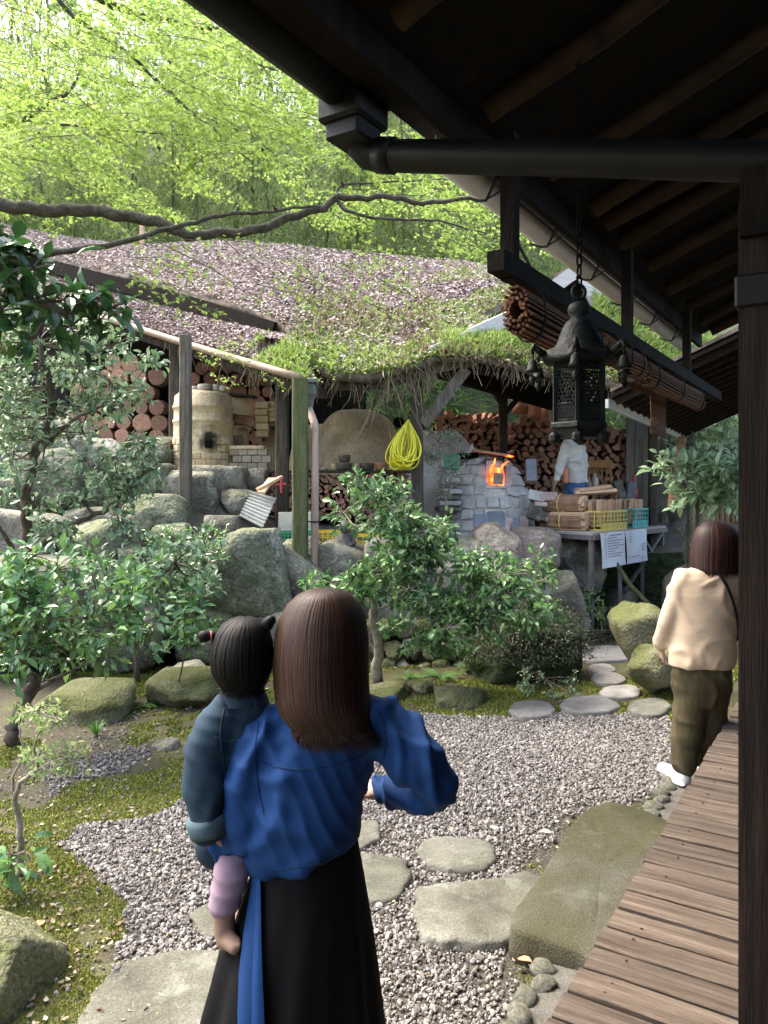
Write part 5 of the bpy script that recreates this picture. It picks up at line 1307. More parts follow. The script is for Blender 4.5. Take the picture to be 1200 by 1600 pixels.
a = P(1063, 690, 9.3); tag(MB().tube([P(1066, 685, 9.4), P(1055, 745, 9.2), P(1049, 795, 9.1)], .055, 8).build('leaning_post', M_TERRA if False else M_LOGBARK), 'reddish brown leaning pole in the shrub at right', 'pole')
# rain chain
rc = MB(); 
for k in range(30):
    c = P(1075, 690 + k * 7, 8.6); m3 = Matrix.Rotation((k % 2) * R(90), 3, 'Z')
    rc.tube([c + m3 @ Vector((.014 * math.cos(t), 0, .032 * math.sin(t))) for t in np.linspace(0, 2 * math.pi, 11)], .005, 5, False)
tag(rc.build('rain_chain', M_NAIL), 'dark rain chain hanging from the side building eave', 'chain')
# ================================================================ bronze lantern
LC = P(905, 0, 2.18); LC.z = 0
def zv(v): return P(0, v, 2.18).z
lan = empty('bronze_lantern', (LC.x, LC.y, zv(690))); tag(lan, 'hexagonal pierced bronze lantern hanging from the eave on a chain', 'lantern')
HX0 = R(12)
zt_, zb_ = zv(568), zv(660); RB = .073
def hexp(r, k, z): a = HX0 + k * math.pi / 3; return Vector((LC.x + r * math.cos(a), LC.y + r * math.sin(a), z))
# roof bell (round above, hexagonal rim)
prof = [(472, .012), (476, .027), (484, .033), (491, .03), (497, .022), (499, .026), (503, .036), (512, .046), (524, .055), (536, .062), (544, .071), (552, .086), (558, .098), (564, .102), (568, .096), (570, .07)]
b = MB(); n = 36; rings = []
for v, r_ in prof:
    hx = smoothstep(540, 560, v); rg = []
    for k in range(n):
        a = 2 * math.pi * k / n; da = ((a + math.pi / 6) % (math.pi / 3)) - math.pi / 6
        f = (math.cos(math.pi / 6) / math.cos(abs(da) - 0 if False else (math.pi / 6 - abs(da)))) ; rr_ = r_ * (1 * (1 - hx) + hx * (1.12 * f))
        lift = .012 * hx * max(0, 1 - abs(da) / .2)
        rg.append(Vector((LC.x + rr_ * math.cos(a + HX0), LC.y + rr_ * math.sin(a + HX0), zv(v) + lift)))
    rings.append(rg)
b.loft(rings[::-1]); b.build('roof_bell', M_IRON, lan, True)
for k in range(6):    # scrolled corners with little bells
    e = hexp(.108, k, zv(556)); f_ = hexp(.128, k, zv(548)); g_ = hexp(.14, k, zv(556))
    MB().tube([e, f_, hexp(.136, k, zv(543)), hexp(.142, k, zv(549)), g_], [.012, .009, .007, .006, .005], 7).build('corner_scroll', M_IRON, lan, True)
    MB().tube([g_, hexp(.141, k, zv(566))], .0025, 5).lathe([(.004, .02), (.012, .012), (.016, -.008), (.021, -.016), (.014, -.018)], hexp(.141, k, zv(568)) - Vector((0, 0, .012)), 12).lathe([(.002, 0), (.011, -.012), (.004, -.03)], hexp(.141, k, zv(568)) - Vector((0, 0, .036)), 6).build('corner_bell', M_IRON, lan, True)
for k in range(6): MB().bar(hexp(RB, k, zb_), hexp(RB, k, zt_), .011, .011, (1, 0, 0)).build('corner_post', M_IRON, lan)
for k in range(6):   # pierced side panels
    p, q = hexp(RB * .97, k, 0), hexp(RB * .97, k + 1, 0); d_ = (q - p); L_ = d_.length; d_.normalize(); nrm = Vector((-d_.y, d_.x, 0)); b = MB()
    def pt(s, z): return p + d_ * s + Vector((0, 0, z))
    H = zt_ - zb_
    for z in (zb_ + .004, zb_ + H * .3, zt_ - .022, zt_ - .004): b.bar(pt(0, z), pt(L_, z), .005, .006)
    for j in range(1, 9): b.bar(pt(L_ * j / 9, zt_ - .022), pt(L_ * j / 9, zt_), .003, .003, nrm)
    nr = 0; z = zb_ + .012
    while z < zt_ - .03:
        for j in range(6):
            s = L_ * (j + .5 + (nr % 2) * .5) / 6
            if s > L_ - .004: continue
            c = pt(s, z); r_ = L_ / 12 * 1.12
            ring = [c + d_ * r_ * math.cos(t) + Vector((0, 0, r_ * math.sin(t))) for t in np.linspace(0, 2 * math.pi, 9)]
            thin = .0032 if z < zb_ + H * .3 else .0022
            b.tube(ring, thin, 4, False)
            if (j + nr) % 3 == 0 or z < zb_ + H * .28: b.ell(c, (r_ * .55, r_ * .3, r_ * .55), 6, 4)
        nr += 1; z += L_ / 6 * .92
    b.build('pierced_panel', M_IRON, lan, True)
def hexring(name, lv):
    MB().loft([[hexp(r_, k, z) for k in range(6)] for r_, z in lv]).build(name, M_IRON, lan)
hexring('upper_rim', [(RB * 1.0, zt_ - .002), (RB * 1.12, zt_ + .004), (RB * 1.12, zt_ + .012), (RB, zt_ + .014)])
hexring('base_rim', [(RB * 1.05, zb_ - .022), (RB * 1.2, zb_ - .016), (RB * 1.2, zb_ - .006), (RB * 1.08, zb_)])
hexring('base_skirt', [(RB * .95, zb_ - .045), (RB * 1.06, zb_ - .022), (RB * 1.0, zb_ - .02)])
for k in range(6):
    a = hexp(RB * 1.02, k, zb_ - .045); MB().box(a, (.03, .03, .03), Matrix.Rotation(HX0 + k * math.pi / 3, 3, 'Z'), .008).build('foot', M_IRON, lan)
b = MB(); c = Vector((LC.x, LC.y, zv(456))); b.tube([c + Vector((.018 * math.cos(t), .004, .02 * math.sin(t))) for t in np.linspace(0, 2 * math.pi, 17)], .0055, 7, False); b.build('ring', M_IRON, lan, True)
z = zv(447); k = 0
b = MB()
while z < 2.98:
    m3 = Matrix.Rotation((k % 2) * R(90) + .4, 3, 'Z'); c = Vector((LC.x, LC.y, z + .012))
    b.tube([c + m3 @ Vector((.008 * math.cos(t), 0, .019 * math.sin(t))) for t in np.linspace(0, 2 * math.pi, 11)], .003, 5, False); z += .03; k += 1
b.build('chain', M_SOOTSHADE, lan, True)  # chain coloured black to sink into the shade under the eave, not sooty

# ================================================================ rolled reed blinds on their beam
BO = -.33
def BP(t, z, o=0): return HP(BO + o, t, z)
beam = empty('blind_beam', tuple(BP(2, 2.5))); tag(beam, 'dark timber rail hung from the rafters carrying the reed blinds', 'beam')
MB().bar(BP(.4, 2.54), BP(4.9, 2.54), .06, .068).build('rail', M_DARKWOOD, beam)
for t in (.52, 2.05, 3.6): MB().bar(BP(t, 2.5, -.0), BP(t, 3.0, -.0), .05, .05, HN).build('hanger', M_DARKWOOD, beam)
MB().tube([BP(.62, 2.75, -.06), BP(.95, 2.58, -.05)], .006, 5).build('stay_wire', M_NAIL, beam)
def reed_roll(t0, t1, z, rad, label, o=.09):
    root = empty('reed_blind', tuple(BP((t0 + t1) / 2, z))); tag(root, label, 'blind', 'rolled reed blinds')
    b = MB(); turns = 3; n = 70
    for i in range(n):
        f = i / n; a = f * turns * 2 * math.pi; r_ = rad * (.35 + .65 * f)
        p = Vector((0, 0, 0)); c0 = BP(t0 + RNG.uniform(-.012, .012), z + r_ * math.sin(a) * 1.2, o + r_ * math.cos(a) * .75); c1 = BP(t1 + RNG.uniform(-.012, .012), z + r_ * math.sin(a) * 1.2, o + r_ * math.cos(a) * .75)
        b.tube([c0, (c0 + c1) / 2 - Vector((0, 0, .008)), c1], .0062, 5)
    b.build('reed_roll', M_REED, root)
    for t in np.linspace(t0 + .12, t1 - .12, 3):
        ring = [BP(t, z + (rad + .008) * 1.2 * math.sin(a), o + (rad + .008) * .78 * math.cos(a)) for a in np.linspace(0, 2 * math.pi, 17)]
        MB().tube(ring, .004, 5, False).build('tie_cord', M_NAIL, root)
reed_roll(.5, 1.42, 2.4, .072, 'rolled brown reed blind at the near end of the rail, behind the lantern', .03)
reed_roll(1.5, 2.2, 2.43, .055, 'thin rolled reed blind in the middle of the rail', .03)
reed_roll(2.3, 3.9, 2.41, .06, 'rolled reed blind at the far end of the rail', .03)
def hanging(t0, t1, z0, z1, label, o=.07):
    root = empty('reed_blind', tuple(BP((t0 + t1) / 2, z1))); tag(root, label, 'blind')
    b = MB(); z = z0
    while z > z1:
        b.tube([BP(t0 + RNG.uniform(-.006, .006), z, o + RNG.normal() * .002), BP(t1 + RNG.uniform(-.006, .006), z - .004, o)], .0042, 4); z -= .0092
    b.build('reed_sheet', M_REED, root)
    for t in (t0 + .05, (t0 + t1) / 2, t1 - .05): MB().tube([BP(t, z0, o - .006), BP(t, z1, o - .006)], .002, 4).build('cord', M_NAIL, root)
hanging(2.1, 2.95, 2.5, 2.34, 'short unrolled reed blind hanging over the side building roof', -.06)
hanging(2.86, 3.28, 2.48, 2.12, 'reed blind flap hanging lowest, left of the veranda post', -.07)
# ================================================================ people
M_HAIR = mat('brown hair', [(.01, .005, .003), (.024, .0105, .0055), (.06, .024, .011)], 3, .5, island=.55, spec=.2)
M_HAIRBLACK = mat('black hair', [(.002, .0018, .0017), (.004, .0035, .0032), (.007, .006, .0055)], 3, .55, island=.75, spec=.15)
M_HAIRRED = mat('reddish hair', [(.01, .004, .003), (.026, .009, .006), (.045, .016, .009)], 3, .5, island=.75, spec=.25)
M_BLOUSE = mat('blue blouse cloth', [(.009, .034, .11), (.012, .044, .14), (.016, .054, .17)], 5, .75, .25, 380, bdist=.002, spec=.12)
M_SKIRT = mat('black skirt cloth', [(.003, .003, .0035), (.006, .006, .007)], 5, .9, .2, 300, bdist=.002, spec=.15)
M_DENIM = mat('dark teal denim', [(.008, .02, .036), (.014, .034, .056), (.026, .055, .08)], 9, .85, .35, 420, bdist=.002)
M_DENIMWORN = mat('worn denim cuff', [(.02, .05, .07), (.05, .09, .11), (.09, .13, .145)], 12, .85, .35, 420, bdist=.002)
M_LILAC = mat('lilac leggings', [(.25, .17, .22), (.33, .235, .29)], 6, .85, .3, 400, bdist=.002)
M_SOCK = mat('tan child foot', [(.2, .12, .085), (.28, .18, .13)], 5, .6)
M_KNIT = mat('peach knit', [(.53, .4, .275), (.57, .435, .305), (.61, .47, .335)], 5, .9, .35, 26, stretch=(1, 1, 12), bdist=.006)
M_PANTS = mat('olive trousers', [(.04, .031, .014), (.07, .056, .026), (.1, .082, .042)], 5, .85, .25, 120, stretch=(3, 3, 1))
M_WHITESHOE = mat('white shoe', [(.62, .62, .62), (.72, .72, .72)], 5, .6)
M_JACKET = mat('white work jacket', [(.55, .53, .48), (.68, .66, .61)], 7, .8, .3, 60)
M_JEANS = mat('blue jeans', [(.04, .1, .24), (.08, .17, .34)], 9, .85, .2, 100)
M_TIE = mat('pink hair tie', [(.6, .12, .1), (.7, .2, .16)], 5, .6)
M_ORANGE = mat('orange vest', [(.7, .2, .1), (.78, .28, .16)], 5, .7)

def cap(b, p0, p1, r0, r1, n=14, sq=None):
    """tapered capsule with round ends"""
    p0, p1 = Vector(p0), Vector(p1); d = (p1 - p0); L_ = d.length; d = d / L_ if L_ > 1e-6 else Vector((0, 0, 1))
    pts = []; rad = []
    for a in (-.98, -.8, -.5): pts.append(p0 + d * r0 * a); rad.append(r0 * math.sqrt(1 - a * a))
    for f in (0, .25, .5, .75, 1): pts.append(p0.lerp(p1, f)); rad.append(r0 + (r1 - r0) * f)
    for a in (.5, .8, .98): pts.append(p1 + d * r1 * a); rad.append(r1 * math.sqrt(1 - a * a))
    b.tube(pts, rad, n)
def chain_caps(b, pts, n=14):
    for (p, r_), (q, s_) in zip(pts[:-1], pts[1:]): cap(b, p, q, r_, s_, n)
def ell_ring(c, rx, ry, n=40, fold=0, k=9, ph=0, rot=0):
    out = []
    for i in range(n):
        a = 2 * math.pi * i / n; f = 1 + fold * math.sin(k * a + ph) + fold * .6 * math.sin(k * 1.7 * a + ph * 2.3)
        x, y = rx * f * math.cos(a), ry * f * math.sin(a); out.append(Vector((c[0] + x * math.cos(rot) - y * math.sin(rot), c[1] + x * math.sin(rot) + y * math.cos(rot), c[2])))
    return out
def fuse(b, name, m, parent, voxel=.008, it=6, disp=None):
    o = bpy.data.objects.new('tmp_fuse', b.mesh('tmp_fuse')); sc2 = bpy.data.scenes.new('tmp_scene'); sc2.collection.objects.link(o)
    md = o.modifiers.new('r', 'REMESH'); md.mode = 'VOXEL'; md.voxel_size = voxel
    ms = o.modifiers.new('s', 'SMOOTH'); ms.iterations = it; ms.factor = .5
    with bpy.context.temp_override(scene=sc2, view_layer=sc2.view_layers[0]):
        dg = bpy.context.evaluated_depsgraph_get()
        me = bpy.data.meshes.new_from_object(o.evaluated_get(dg)); me.name = name
    bpy.data.scenes.remove(sc2); bpy.data.objects.remove(o)
    if disp:
        n = len(me.vertices); co = np.empty(n * 3); me.vertices.foreach_get('co', co); co = co.reshape(-1, 3); nr = np.empty(n * 3); me.vertex_normals.foreach_get('vector', nr); nr = nr.reshape(-1, 3)
        me.vertices.foreach_set('co', (co + nr * disp(co)[:, None]).ravel()); me.update()
    me.materials.clear(); shade(me, True)
    return link(name, me, m, parent)
def folds(sets):
    """soft wrinkles: warped, patchy waves across a direction. sets: (dir, waves per metre, amplitude, seed)"""
    def f(co):
        d = np.zeros(len(co))
        for dr, fq, amp, o in sets:
            dr = np.array(dr, float); dr /= np.linalg.norm(dr)
            w1 = np.array([mnoise.noise(Vector((c[0] * 6 + o, c[1] * 6, c[2] * 6))) for c in co]); w2 = np.array([mnoise.noise(Vector((c[0] * 5 - o, c[1] * 5, c[2] * 4 + o))) for c in co])
            ph = co @ dr * fq * 2 * math.pi + w1 * 5
            d += amp * np.clip(w2 * 1.6 + .45, 0, 1) * ((.5 + .5 * np.sin(ph)) ** 2.8 * 2 - .65)
        return d
    return f
def hair_lock(b, pts, w, out):
    """thin curved ribbon with a ridge"""
    n = len(pts); V = []; F = []
    for i, p in enumerate(pts):
        t = (pts[min(i + 1, n - 1)] - pts[max(i - 1, 0)]).normalized(); o_ = out[i]; s = t.cross(o_).normalized()
        ww = w * (1 - (i / (n - 1)) ** 3 * .9) * (.5 + .5 * min(1, i / 2)); V += [p - s * ww, p + o_ * ww * .35, p + s * ww]
    for i in range(n - 1):
        a = 3 * i; F += [(a, a + 1, a + 4, a + 3), (a + 1, a + 2, a + 5, a + 4)]
    b.add(V, F)
def hair_shell(name, prof, m, parent, nl, seed, w=.004, a0=-math.pi, a1=0.0, jag=.03, lean=0.0):
    """prof: (centre, rx, ry) rings from crown to ends; a shell plus many locks laid over it"""
    g = np.random.default_rng(seed)
    b = MB(); b.loft([ell_ring(c, rx, ry, 36)[::-1] for c, rx, ry in prof]); me = b.mesh(name, True); hs = link(name, me, m, parent)
    C = [Vector(c) for c, _, _ in prof]; lk = MB(); n = len(prof)
    for k in range(nl):
        a = g.uniform(a0, a1); w0 = g.normal() * .05; off = g.uniform(.0005, .004); st = 0 if g.random() < .75 else g.integers(0, n // 2); en = n - 1 if g.random() < .8 else g.integers(n // 2, n)
        pts = []; out = []
        for i in range(st, en):
            for f in (0, .5):
                if i + f > en - .4 and f: continue
                j = min(i + 1, n - 1); c = C[i].lerp(C[j], f); rx = prof[i][1] * (1 - f) + prof[j][1] * f; ry = prof[i][2] * (1 - f) + prof[j][2] * f
                aa = a + w0 * (i + f) / n * 2 + .015 * math.sin(i * 1.3 + k); d = Vector((math.cos(aa), math.sin(aa), 0)); p = c + Vector((d.x * (rx + off), d.y * (ry + off), 0))
                tp = min(1, max(0, (i + f) / (n * .45))); hz = Vector((d.x / max(rx, .02), d.y / max(ry, .02), 0)).normalized(); ov = (Vector((0, 0, 1)) * (1 - tp) + hz * max(tp, .05)).normalized(); pts.append(p + ov * off * (1 - tp)); out.append(ov)
        if en == n - 1 and pts:
            e = abs(g.uniform(-.3, 1) * jag) + .004; dx_ = g.normal() * .005 + lean * e; pts.append(pts[-1] + Vector((dx_ * .5, g.normal() * .002, -e * .6))); out.append(out[-1]); pts.append(pts[-1] + Vector((dx_, g.normal() * .003, -e * .5))); out.append(out[-1])
        if len(pts) > 3: hair_lock(lk, pts, w * g.uniform(.6, 1.5), out)
    lk.build('hair_locks', m, hs, True)
    return hs
def face(b, c, s, fwd, up=Vector((0, 0, 1))):
    """skull, jaw, nose, brow, ears and lips added round the head centre c (s = half head height)"""
    fwd = Vector(fwd).normalized(); side = fwd.cross(up).normalized(); up = side.cross(fwd); m3 = Matrix((side, fwd, up)).transposed(); c = Vector(c)
    b.ell(c + up * s * .15 - fwd * s * .08, (s * .66, s * .8, s * .85), 18, 12, m3); b.ell(c - up * s * .4 + fwd * s * .18, (s * .5, s * .55, s * .58), 16, 10, m3)
    cap(b, c + fwd * s * .78 + up * s * .05, c + fwd * s * .92 - up * s * .22, s * .08, s * .12, 10); b.ell(c + fwd * s * .68 - up * s * .5, (s * .22, s * .1, s * .07), 10, 6, m3)
    for q in (-1, 1): b.ell(c + side * q * s * .68 - up * s * .08, (s * .08, s * .16, s * .24), 10, 8, m3)
    b.ell(c + fwd * s * .62 + up * s * .2, (s * .48, s * .12, s * .1), 12, 6, m3)
def hand(b, wrist, d, palm_n, s=1.0, curl=.5):
    """palm and five bent fingers"""
    d = Vector(d).normalized(); pn = Vector(palm_n); pn = (pn - d * pn.dot(d)).normalized(); sd_ = d.cross(pn); w0 = Vector(wrist)
    for k in range(4): cap(b, w0 + sd_ * (k - 1.5) * .017 * s, w0 + d * .075 * s + sd_ * (k - 1.5) * .019 * s, .013 * s, .0115 * s, 10)
    for k, L_ in enumerate((.068, .078, .073, .056)):
        p = w0 + d * .078 * s + sd_ * (k - 1.5) * .0195 * s; a = curl * .6
        for j, fr in enumerate((.45, .32, .25)):
            dd = (d * math.cos(a) + pn * math.sin(a)); q = p + dd * L_ * fr * s; cap(b, p, q, (.0092 - j * .001) * s, (.0085 - j * .001) * s, 8); p = q; a += curl
    p = w0 + d * .02 * s - sd_ * .03 * s; dd = (d * .6 - sd_ * .7 + pn * .35).normalized(); q = p + dd * .035 * s; cap(b, p, q, .012 * s, .0105 * s, 8); cap(b, q, q + (dd + d * .6).normalized() * .03 * s, .0105 * s, .0085 * s, 8)

# ---------------------------------------------------------------- woman carrying a child
B_ = 1.6
b = MB()
hc = P(500, 1015, 1.7); face(b, hc, .112, (.12, 1, .02))
cap(b, P(500, 1075, 1.7), P(495, 1145, 1.69), .05, .052); chain_caps(b, [(P(490, 1160, 1.7), .075), (P(475, 1260, 1.7), .085), (P(470, 1370, 1.69), .09), (P(468, 1440, 1.69), .12)])
chain_caps(b, [(P(605, 1130, 1.67), .045), (P(678, 1215, 1.66), .033), (P(610, 1233, 1.81), .025), (P(592, 1234, 1.84), .027)]); hand(b, P(594, 1233, 1.84), (-.6, .25, -.1), (0, .2, -1), .9, .5)
chain_caps(b, [(P(408, 1155, 1.67), .04), (P(384, 1288, 1.64), .03), (P(338, 1312, 1.8), .026), (P(350, 1306, 1.86), .026)]); hand(b, P(352, 1306, 1.87), (1, .35, 0), (0, -.3, 1), .9, .4)
for sx in (-1, 1):
    x = P(465, 0, 1.69).x + sx * .085
    chain_caps(b, [((x, 1.69, .82), .085), ((x, 1.68, .46), .055), ((x, 1.69, .1), .04)]); cap(b, (x, 1.68, .055), (x + sx * .01, 1.84, .035), .038, .03)
woman = fuse(b, 'person', M_SKIN, None, .008, 3); tag(woman, 'woman in a blue blouse and black skirt carrying a child', 'person')
def shear(ring, k): 
    return [Vector((p.x, p.y, p.z + (p.x - P(470, 0, B_).x) * k)) for p in ring]
b = MB(); rings = []
for v, cu, rx, ry, cy, sh in [(1092, 502, 40, .05, 1.69, 0), (1104, 500, 62, .062, 1.69, 0), (1120, 497, 92, .075, 1.685, .03), (1140, 494, 112, .088, 1.68, .05), (1170, 484, 116, .1, 1.68, .05), (1210, 472, 112, .11, 1.68, .05), (1255, 466, 106, .118, 1.68, .08), (1295, 464, 102, .124, 1.68, .14), (1325, 466, 98, .126, 1.68, .22), (1345, 470, 94, .122, 1.68, .26), (1358, 472, 86, .11, 1.68, .27)]:
    c = P(cu, v, B_); rings.append(shear(ell_ring((c.x, cy, c.z), rx / 750, ry, 40), sh))
b.loft(rings)
chain_caps(b, [(P(582, 1130, 1.67), .07), (P(620, 1158, 1.65), .064), (P(655, 1192, 1.63), .062), (P(682, 1222, 1.63), .05), (P(668, 1238, 1.7), .05), (P(625, 1236, 1.78), .046), (P(605, 1233, 1.82), .036)], 18)
chain_caps(b, [(P(410, 1158, 1.66), .062), (P(396, 1225, 1.635), .052), (P(382, 1292, 1.63), .048), (P(352, 1316, 1.69), .044), (P(338, 1314, 1.8), .04)], 18)
blouse = fuse(b, 'blouse', M_BLOUSE, woman, .0065, 7, folds([((1, 0, .3), 12, .0085, 3), ((.7, 0, -.75), 9, .008, 9), ((.5, .3, .8), 15, .0045, 21), ((1, .2, .5), 28, .002, 33)]))
# skirt
b = MB(); rings = []
for v, cu, rx, ry in [(1322, 474, 80, .1), (1345, 474, 84, .105), (1400, 474, 94, .115), (1450, 468, 108, .13), (1500, 459, 124, .145), (1550, 455, 134, .16), (1600, 451, 143, .17), (1700, 446, 160, .19), (1820, 442, 178, .21), (1920, 440, 192, .225)]:
    c = P(cu, v, B_); f = min(1, max(0, (v - 1380) / 250)); rings.append(ell_ring((c.x, 1.68, c.z), rx / 750, ry, 90, .038 * f, 9, .6 + v * .0006))
b.loft(rings); skirt = b.build('skirt', M_SKIRT, woman, True)
def skirt_y(x, v):
    vs = [1345, 1400, 1450, 1500, 1550, 1600, 1700]; c = np.interp(v, vs, [474, 474, 468, 459, 455, 451, 446]); rx = np.interp(v, vs, [84, 94, 108, 124, 134, 143, 160]) / 750; ry = np.interp(v, vs, [.105, .115, .13, .145, .16, .17, .19])
    return 1.68 - ry * math.sqrt(max(1 - ((x - P(c, 0, B_).x) / rx) ** 2, .02)) - .012
def ribbon(edge_l, edge_r, nm):
    V = []; n = len(edge_l); 
    for (ul, vl), (ur, vr) in zip(edge_l, edge_r):
        for f in (0, .33, .66, 1):
            u, v = ul + (ur - ul) * f, vl + (vr - vl) * f; q = P(u, v, B_); V.append(Vector((q.x, skirt_y(q.x, v) - .004 * math.sin(f * math.pi), q.z)))
    F = [(4 * i + k, 4 * i + k + 1, 4 * i + k + 5, 4 * i + k + 4) for i in range(n - 1) for k in range(3)]; m_ = len(V)
    V += [v + Vector((0, .002, 0)) for v in V]; F += [tuple(i + m_ for i in f[::-1]) for f in F]
    return link(nm, mesh_from(nm, V, F, True), M_BLOUSE, woman)
ribbon([(390, 1352), (388, 1400), (382, 1450), (379, 1500), (380, 1550), (384, 1600), (388, 1640)], [(404, 1352), (404, 1400), (402, 1450), (402, 1500), (404, 1550), (406, 1600), (408, 1640)], 'sash')
o = ribbon([(398, 1352), (400, 1400), (402, 1450), (402, 1500), (404, 1550), (405, 1578)], [(406, 1352), (410, 1400), (414, 1450), (419, 1500), (424, 1550), (427, 1576)], 'sash')
for v in o.data.vertices: v.co.y -= .004
from mathutils.bvhtree import BVHTree
def drape_line(o, px, r, nm, m, off=.0012):
    """a seam lying on the cloth: points of a line dropped on the garment's back"""
    t = BVHTree.FromPolygons([v.co for v in o.data.vertices], [tuple(p.vertices) for p in o.data.polygons]); q = []
    for p in curve_pts([Vector((u, v, 0)) for u, v in px], 40):
        a = P(p.x, p.y, 1.2); h = t.ray_cast(a, (a - Vector((0, 0, CAMZ))).normalized())
        if h[0] is not None: q.append(h[0] + h[1] * off)
    if len(q) > 3: MB().tube(q, r, 5).build(nm, m, o, True)
M_SEAM = mat('blouse seam', [(.006, .022, .07), (.009, .03, .09)], 5, .8)
drape_line(blouse, [(408, 1190), (450, 1202), (500, 1200), (550, 1186), (590, 1165)], .0011, 'yoke_seam', M_SEAM)
drape_line(blouse, [(405, 1130), (398, 1180), (404, 1230), (412, 1270)], .001, 'armhole_seam', M_SEAM)
drape_line(blouse, [(588, 1108), (602, 1140), (600, 1180), (585, 1215)], .001, 'armhole_seam', M_SEAM)
drape_line(blouse, [(395, 1352), (440, 1358), (490, 1350), (540, 1328)], .001, 'hem_seam', M_SEAM)
# hair
prof = []
for v, cu, rx, ry, cy in [(929, 503, 1.5, .002, 1.68), (929.6, 503, 9, .012, 1.68), (932, 503, 24, .035, 1.68), (940, 502, 41, .06, 1.685), (955, 501, 57, .08, 1.69), (978, 499, 68, .097, 1.69), (1010, 498, 74, .107, 1.685), (1045, 497, 75, .107, 1.675), (1080, 499, 74, .1, 1.66), (1102, 502, 73, .085, 1.64), (1118, 508, 70, .065, 1.618), (1131, 515, 64, .05, 1.602), (1141, 522, 56, .04, 1.592)]:
    c = P(cu, v, B_); prof.append(((c.x, cy - .0, c.z), rx / 750, ry))
hair_shell('hair', prof, M_HAIR, woman, 1900, 5, .0016, -math.pi - .25, .25, .034, .35)

# ---------------------------------------------------------------- child
Q = 1.66
b = MB(); chead = P(378, 1026, 1.68); face(b, chead, .075, (.75, .65, -.05))
cap(b, P(380, 1070, 1.68), P(378, 1105, 1.68), .034, .036); chain_caps(b, [(P(378, 1130, 1.69), .04), (P(368, 1220, 1.7), .05), (P(366, 1300, 1.7), .055)])
chain_caps(b, [(P(338, 1135, 1.66), .028), (P(320, 1210, 1.63), .025), (P(330, 1290, 1.63), .02)]); hand(b, P(332, 1296, 1.63), (.4, .3, -.6), (1, 0, 0), .5, .6)
chain_caps(b, [(P(415, 1130, 1.74), .028), (P(440, 1180, 1.78), .024), (P(450, 1160, 1.85), .02)]); hand(b, P(452, 1158, 1.86), (.5, .5, .2), (0, .5, -1), .5, .6)
child = fuse(b, 'person', M_SKIN, None, .0065, 3); tag(child, 'small child in a teal denim jacket held on the hip', 'person')
b = MB(); chain_caps(b, [(P(372, 1325, 1.68), .046), (P(362, 1365, 1.635), .038), (P(350, 1412, 1.62), .0335)], 16); chain_caps(b, [(P(395, 1325, 1.72), .046), (P(430, 1340, 1.84), .038), (P(425, 1420, 1.87), .032)], 16)
fuse(b, 'leggings', M_LILAC, child, .006, 4, folds([((.2, 0, 1), 28, .0015, 2)]))
b = MB(); chain_caps(b, [(P(350, 1405, 1.62), .0265), (P(350, 1440, 1.615), .0235), (P(354, 1468, 1.612), .0225)]); cap(b, P(352, 1462, 1.612), P(366, 1480, 1.585), .0215, .0145); cap(b, P(358, 1462, 1.6), P(372, 1472, 1.59), .013, .0085)
for k in range(4): cap(b, P(364 + k * 2.4, 1484 - k * 3.2, 1.583), P(367 + k * 2.4, 1488 - k * 3.4, 1.578), .0058, .005, 8)
fuse(b, 'foot', M_SOCK, child, .004, 3)
b = MB(); chain_caps(b, [(P(425, 1415, 1.87), .026), (P(425, 1460, 1.87), .022), (P(430, 1480, 1.92), .016)]); fuse(b, 'foot', M_SOCK, child, .004, 3)
b = MB(); chain_caps(b, [(P(385, 1098, 1.69), .05), (P(372, 1140, 1.695), .066), (P(362, 1220, 1.7), .07), (P(352, 1300, 1.7), .066), (P(338, 1322, 1.69), .05)], 18)
chain_caps(b, [(P(350, 1122, 1.67), .046), (P(326, 1165, 1.645), .047), (P(318, 1215, 1.63), .045), (P(322, 1262, 1.625), .042), (P(328, 1292, 1.625), .038)], 16); chain_caps(b, [(P(400, 1125, 1.73), .045), (P(438, 1180, 1.78), .036)], 16)
jack = fuse(b, 'denim_jacket', M_DENIM, child, .0065, 5, folds([((.8, 0, 1), 15, .0028, 4), ((1, 0, -.5), 13, .0035, 14), ((.3, 0, 1), 34, .0012, 24)]))
b = MB(); b.loft([ell_ring(P(378, 1098, 1.685), .052, .05, 24), ell_ring(P(379, 1084, 1.685), .05, .048, 24), ell_ring(P(380, 1077, 1.685), .046, .045, 24), ell_ring(P(380, 1080, 1.685), .042, .041, 24), ell_ring(P(379, 1098, 1.685), .04, .04, 24)], False); b.build('collar', M_DENIM, jack, True)
M_STITCH = mat('denim stitch', [(.03, .05, .06), (.05, .08, .09)], 5, .8)
drape_line(jack, [(335, 1150), (355, 1158), (380, 1152), (400, 1140)], .0009, 'yoke_stitch', M_STITCH)
drape_line(jack, [(350, 1108), (344, 1150), (350, 1200), (352, 1240)], .0009, 'armhole_stitch', M_STITCH)
drape_line(jack, [(380, 1150), (374, 1220), (366, 1290)], .0009, 'back_stitch', M_STITCH)
b = MB(); q0, q1 = P(324, 1272, 1.625), P(330, 1300, 1.625); b.tube([q0, q0.lerp(q1, .3), q0.lerp(q1, .7), q1], [.045, .0475, .047, .043], 20); me = b.mesh('cuff', True); noisy(me, .004, 40); link('rolled_cuff', me, M_DENIMWORN, jack)
prof = []
for v, cu, rx, ry in [(968, 380, 1, .002), (968.5, 380, 7, .01), (971, 380, 18, .025), (978, 379, 30, .043), (990, 377, 39, .058), (1008, 376, 45, .07), (1030, 375, 47, .075), (1052, 375, 44, .07), (1070, 377, 36, .056), (1082, 378, 28, .045)]:
    c = P(cu, v, Q); prof.append(((c.x, 1.68, c.z), rx / 1200 * Q, ry))
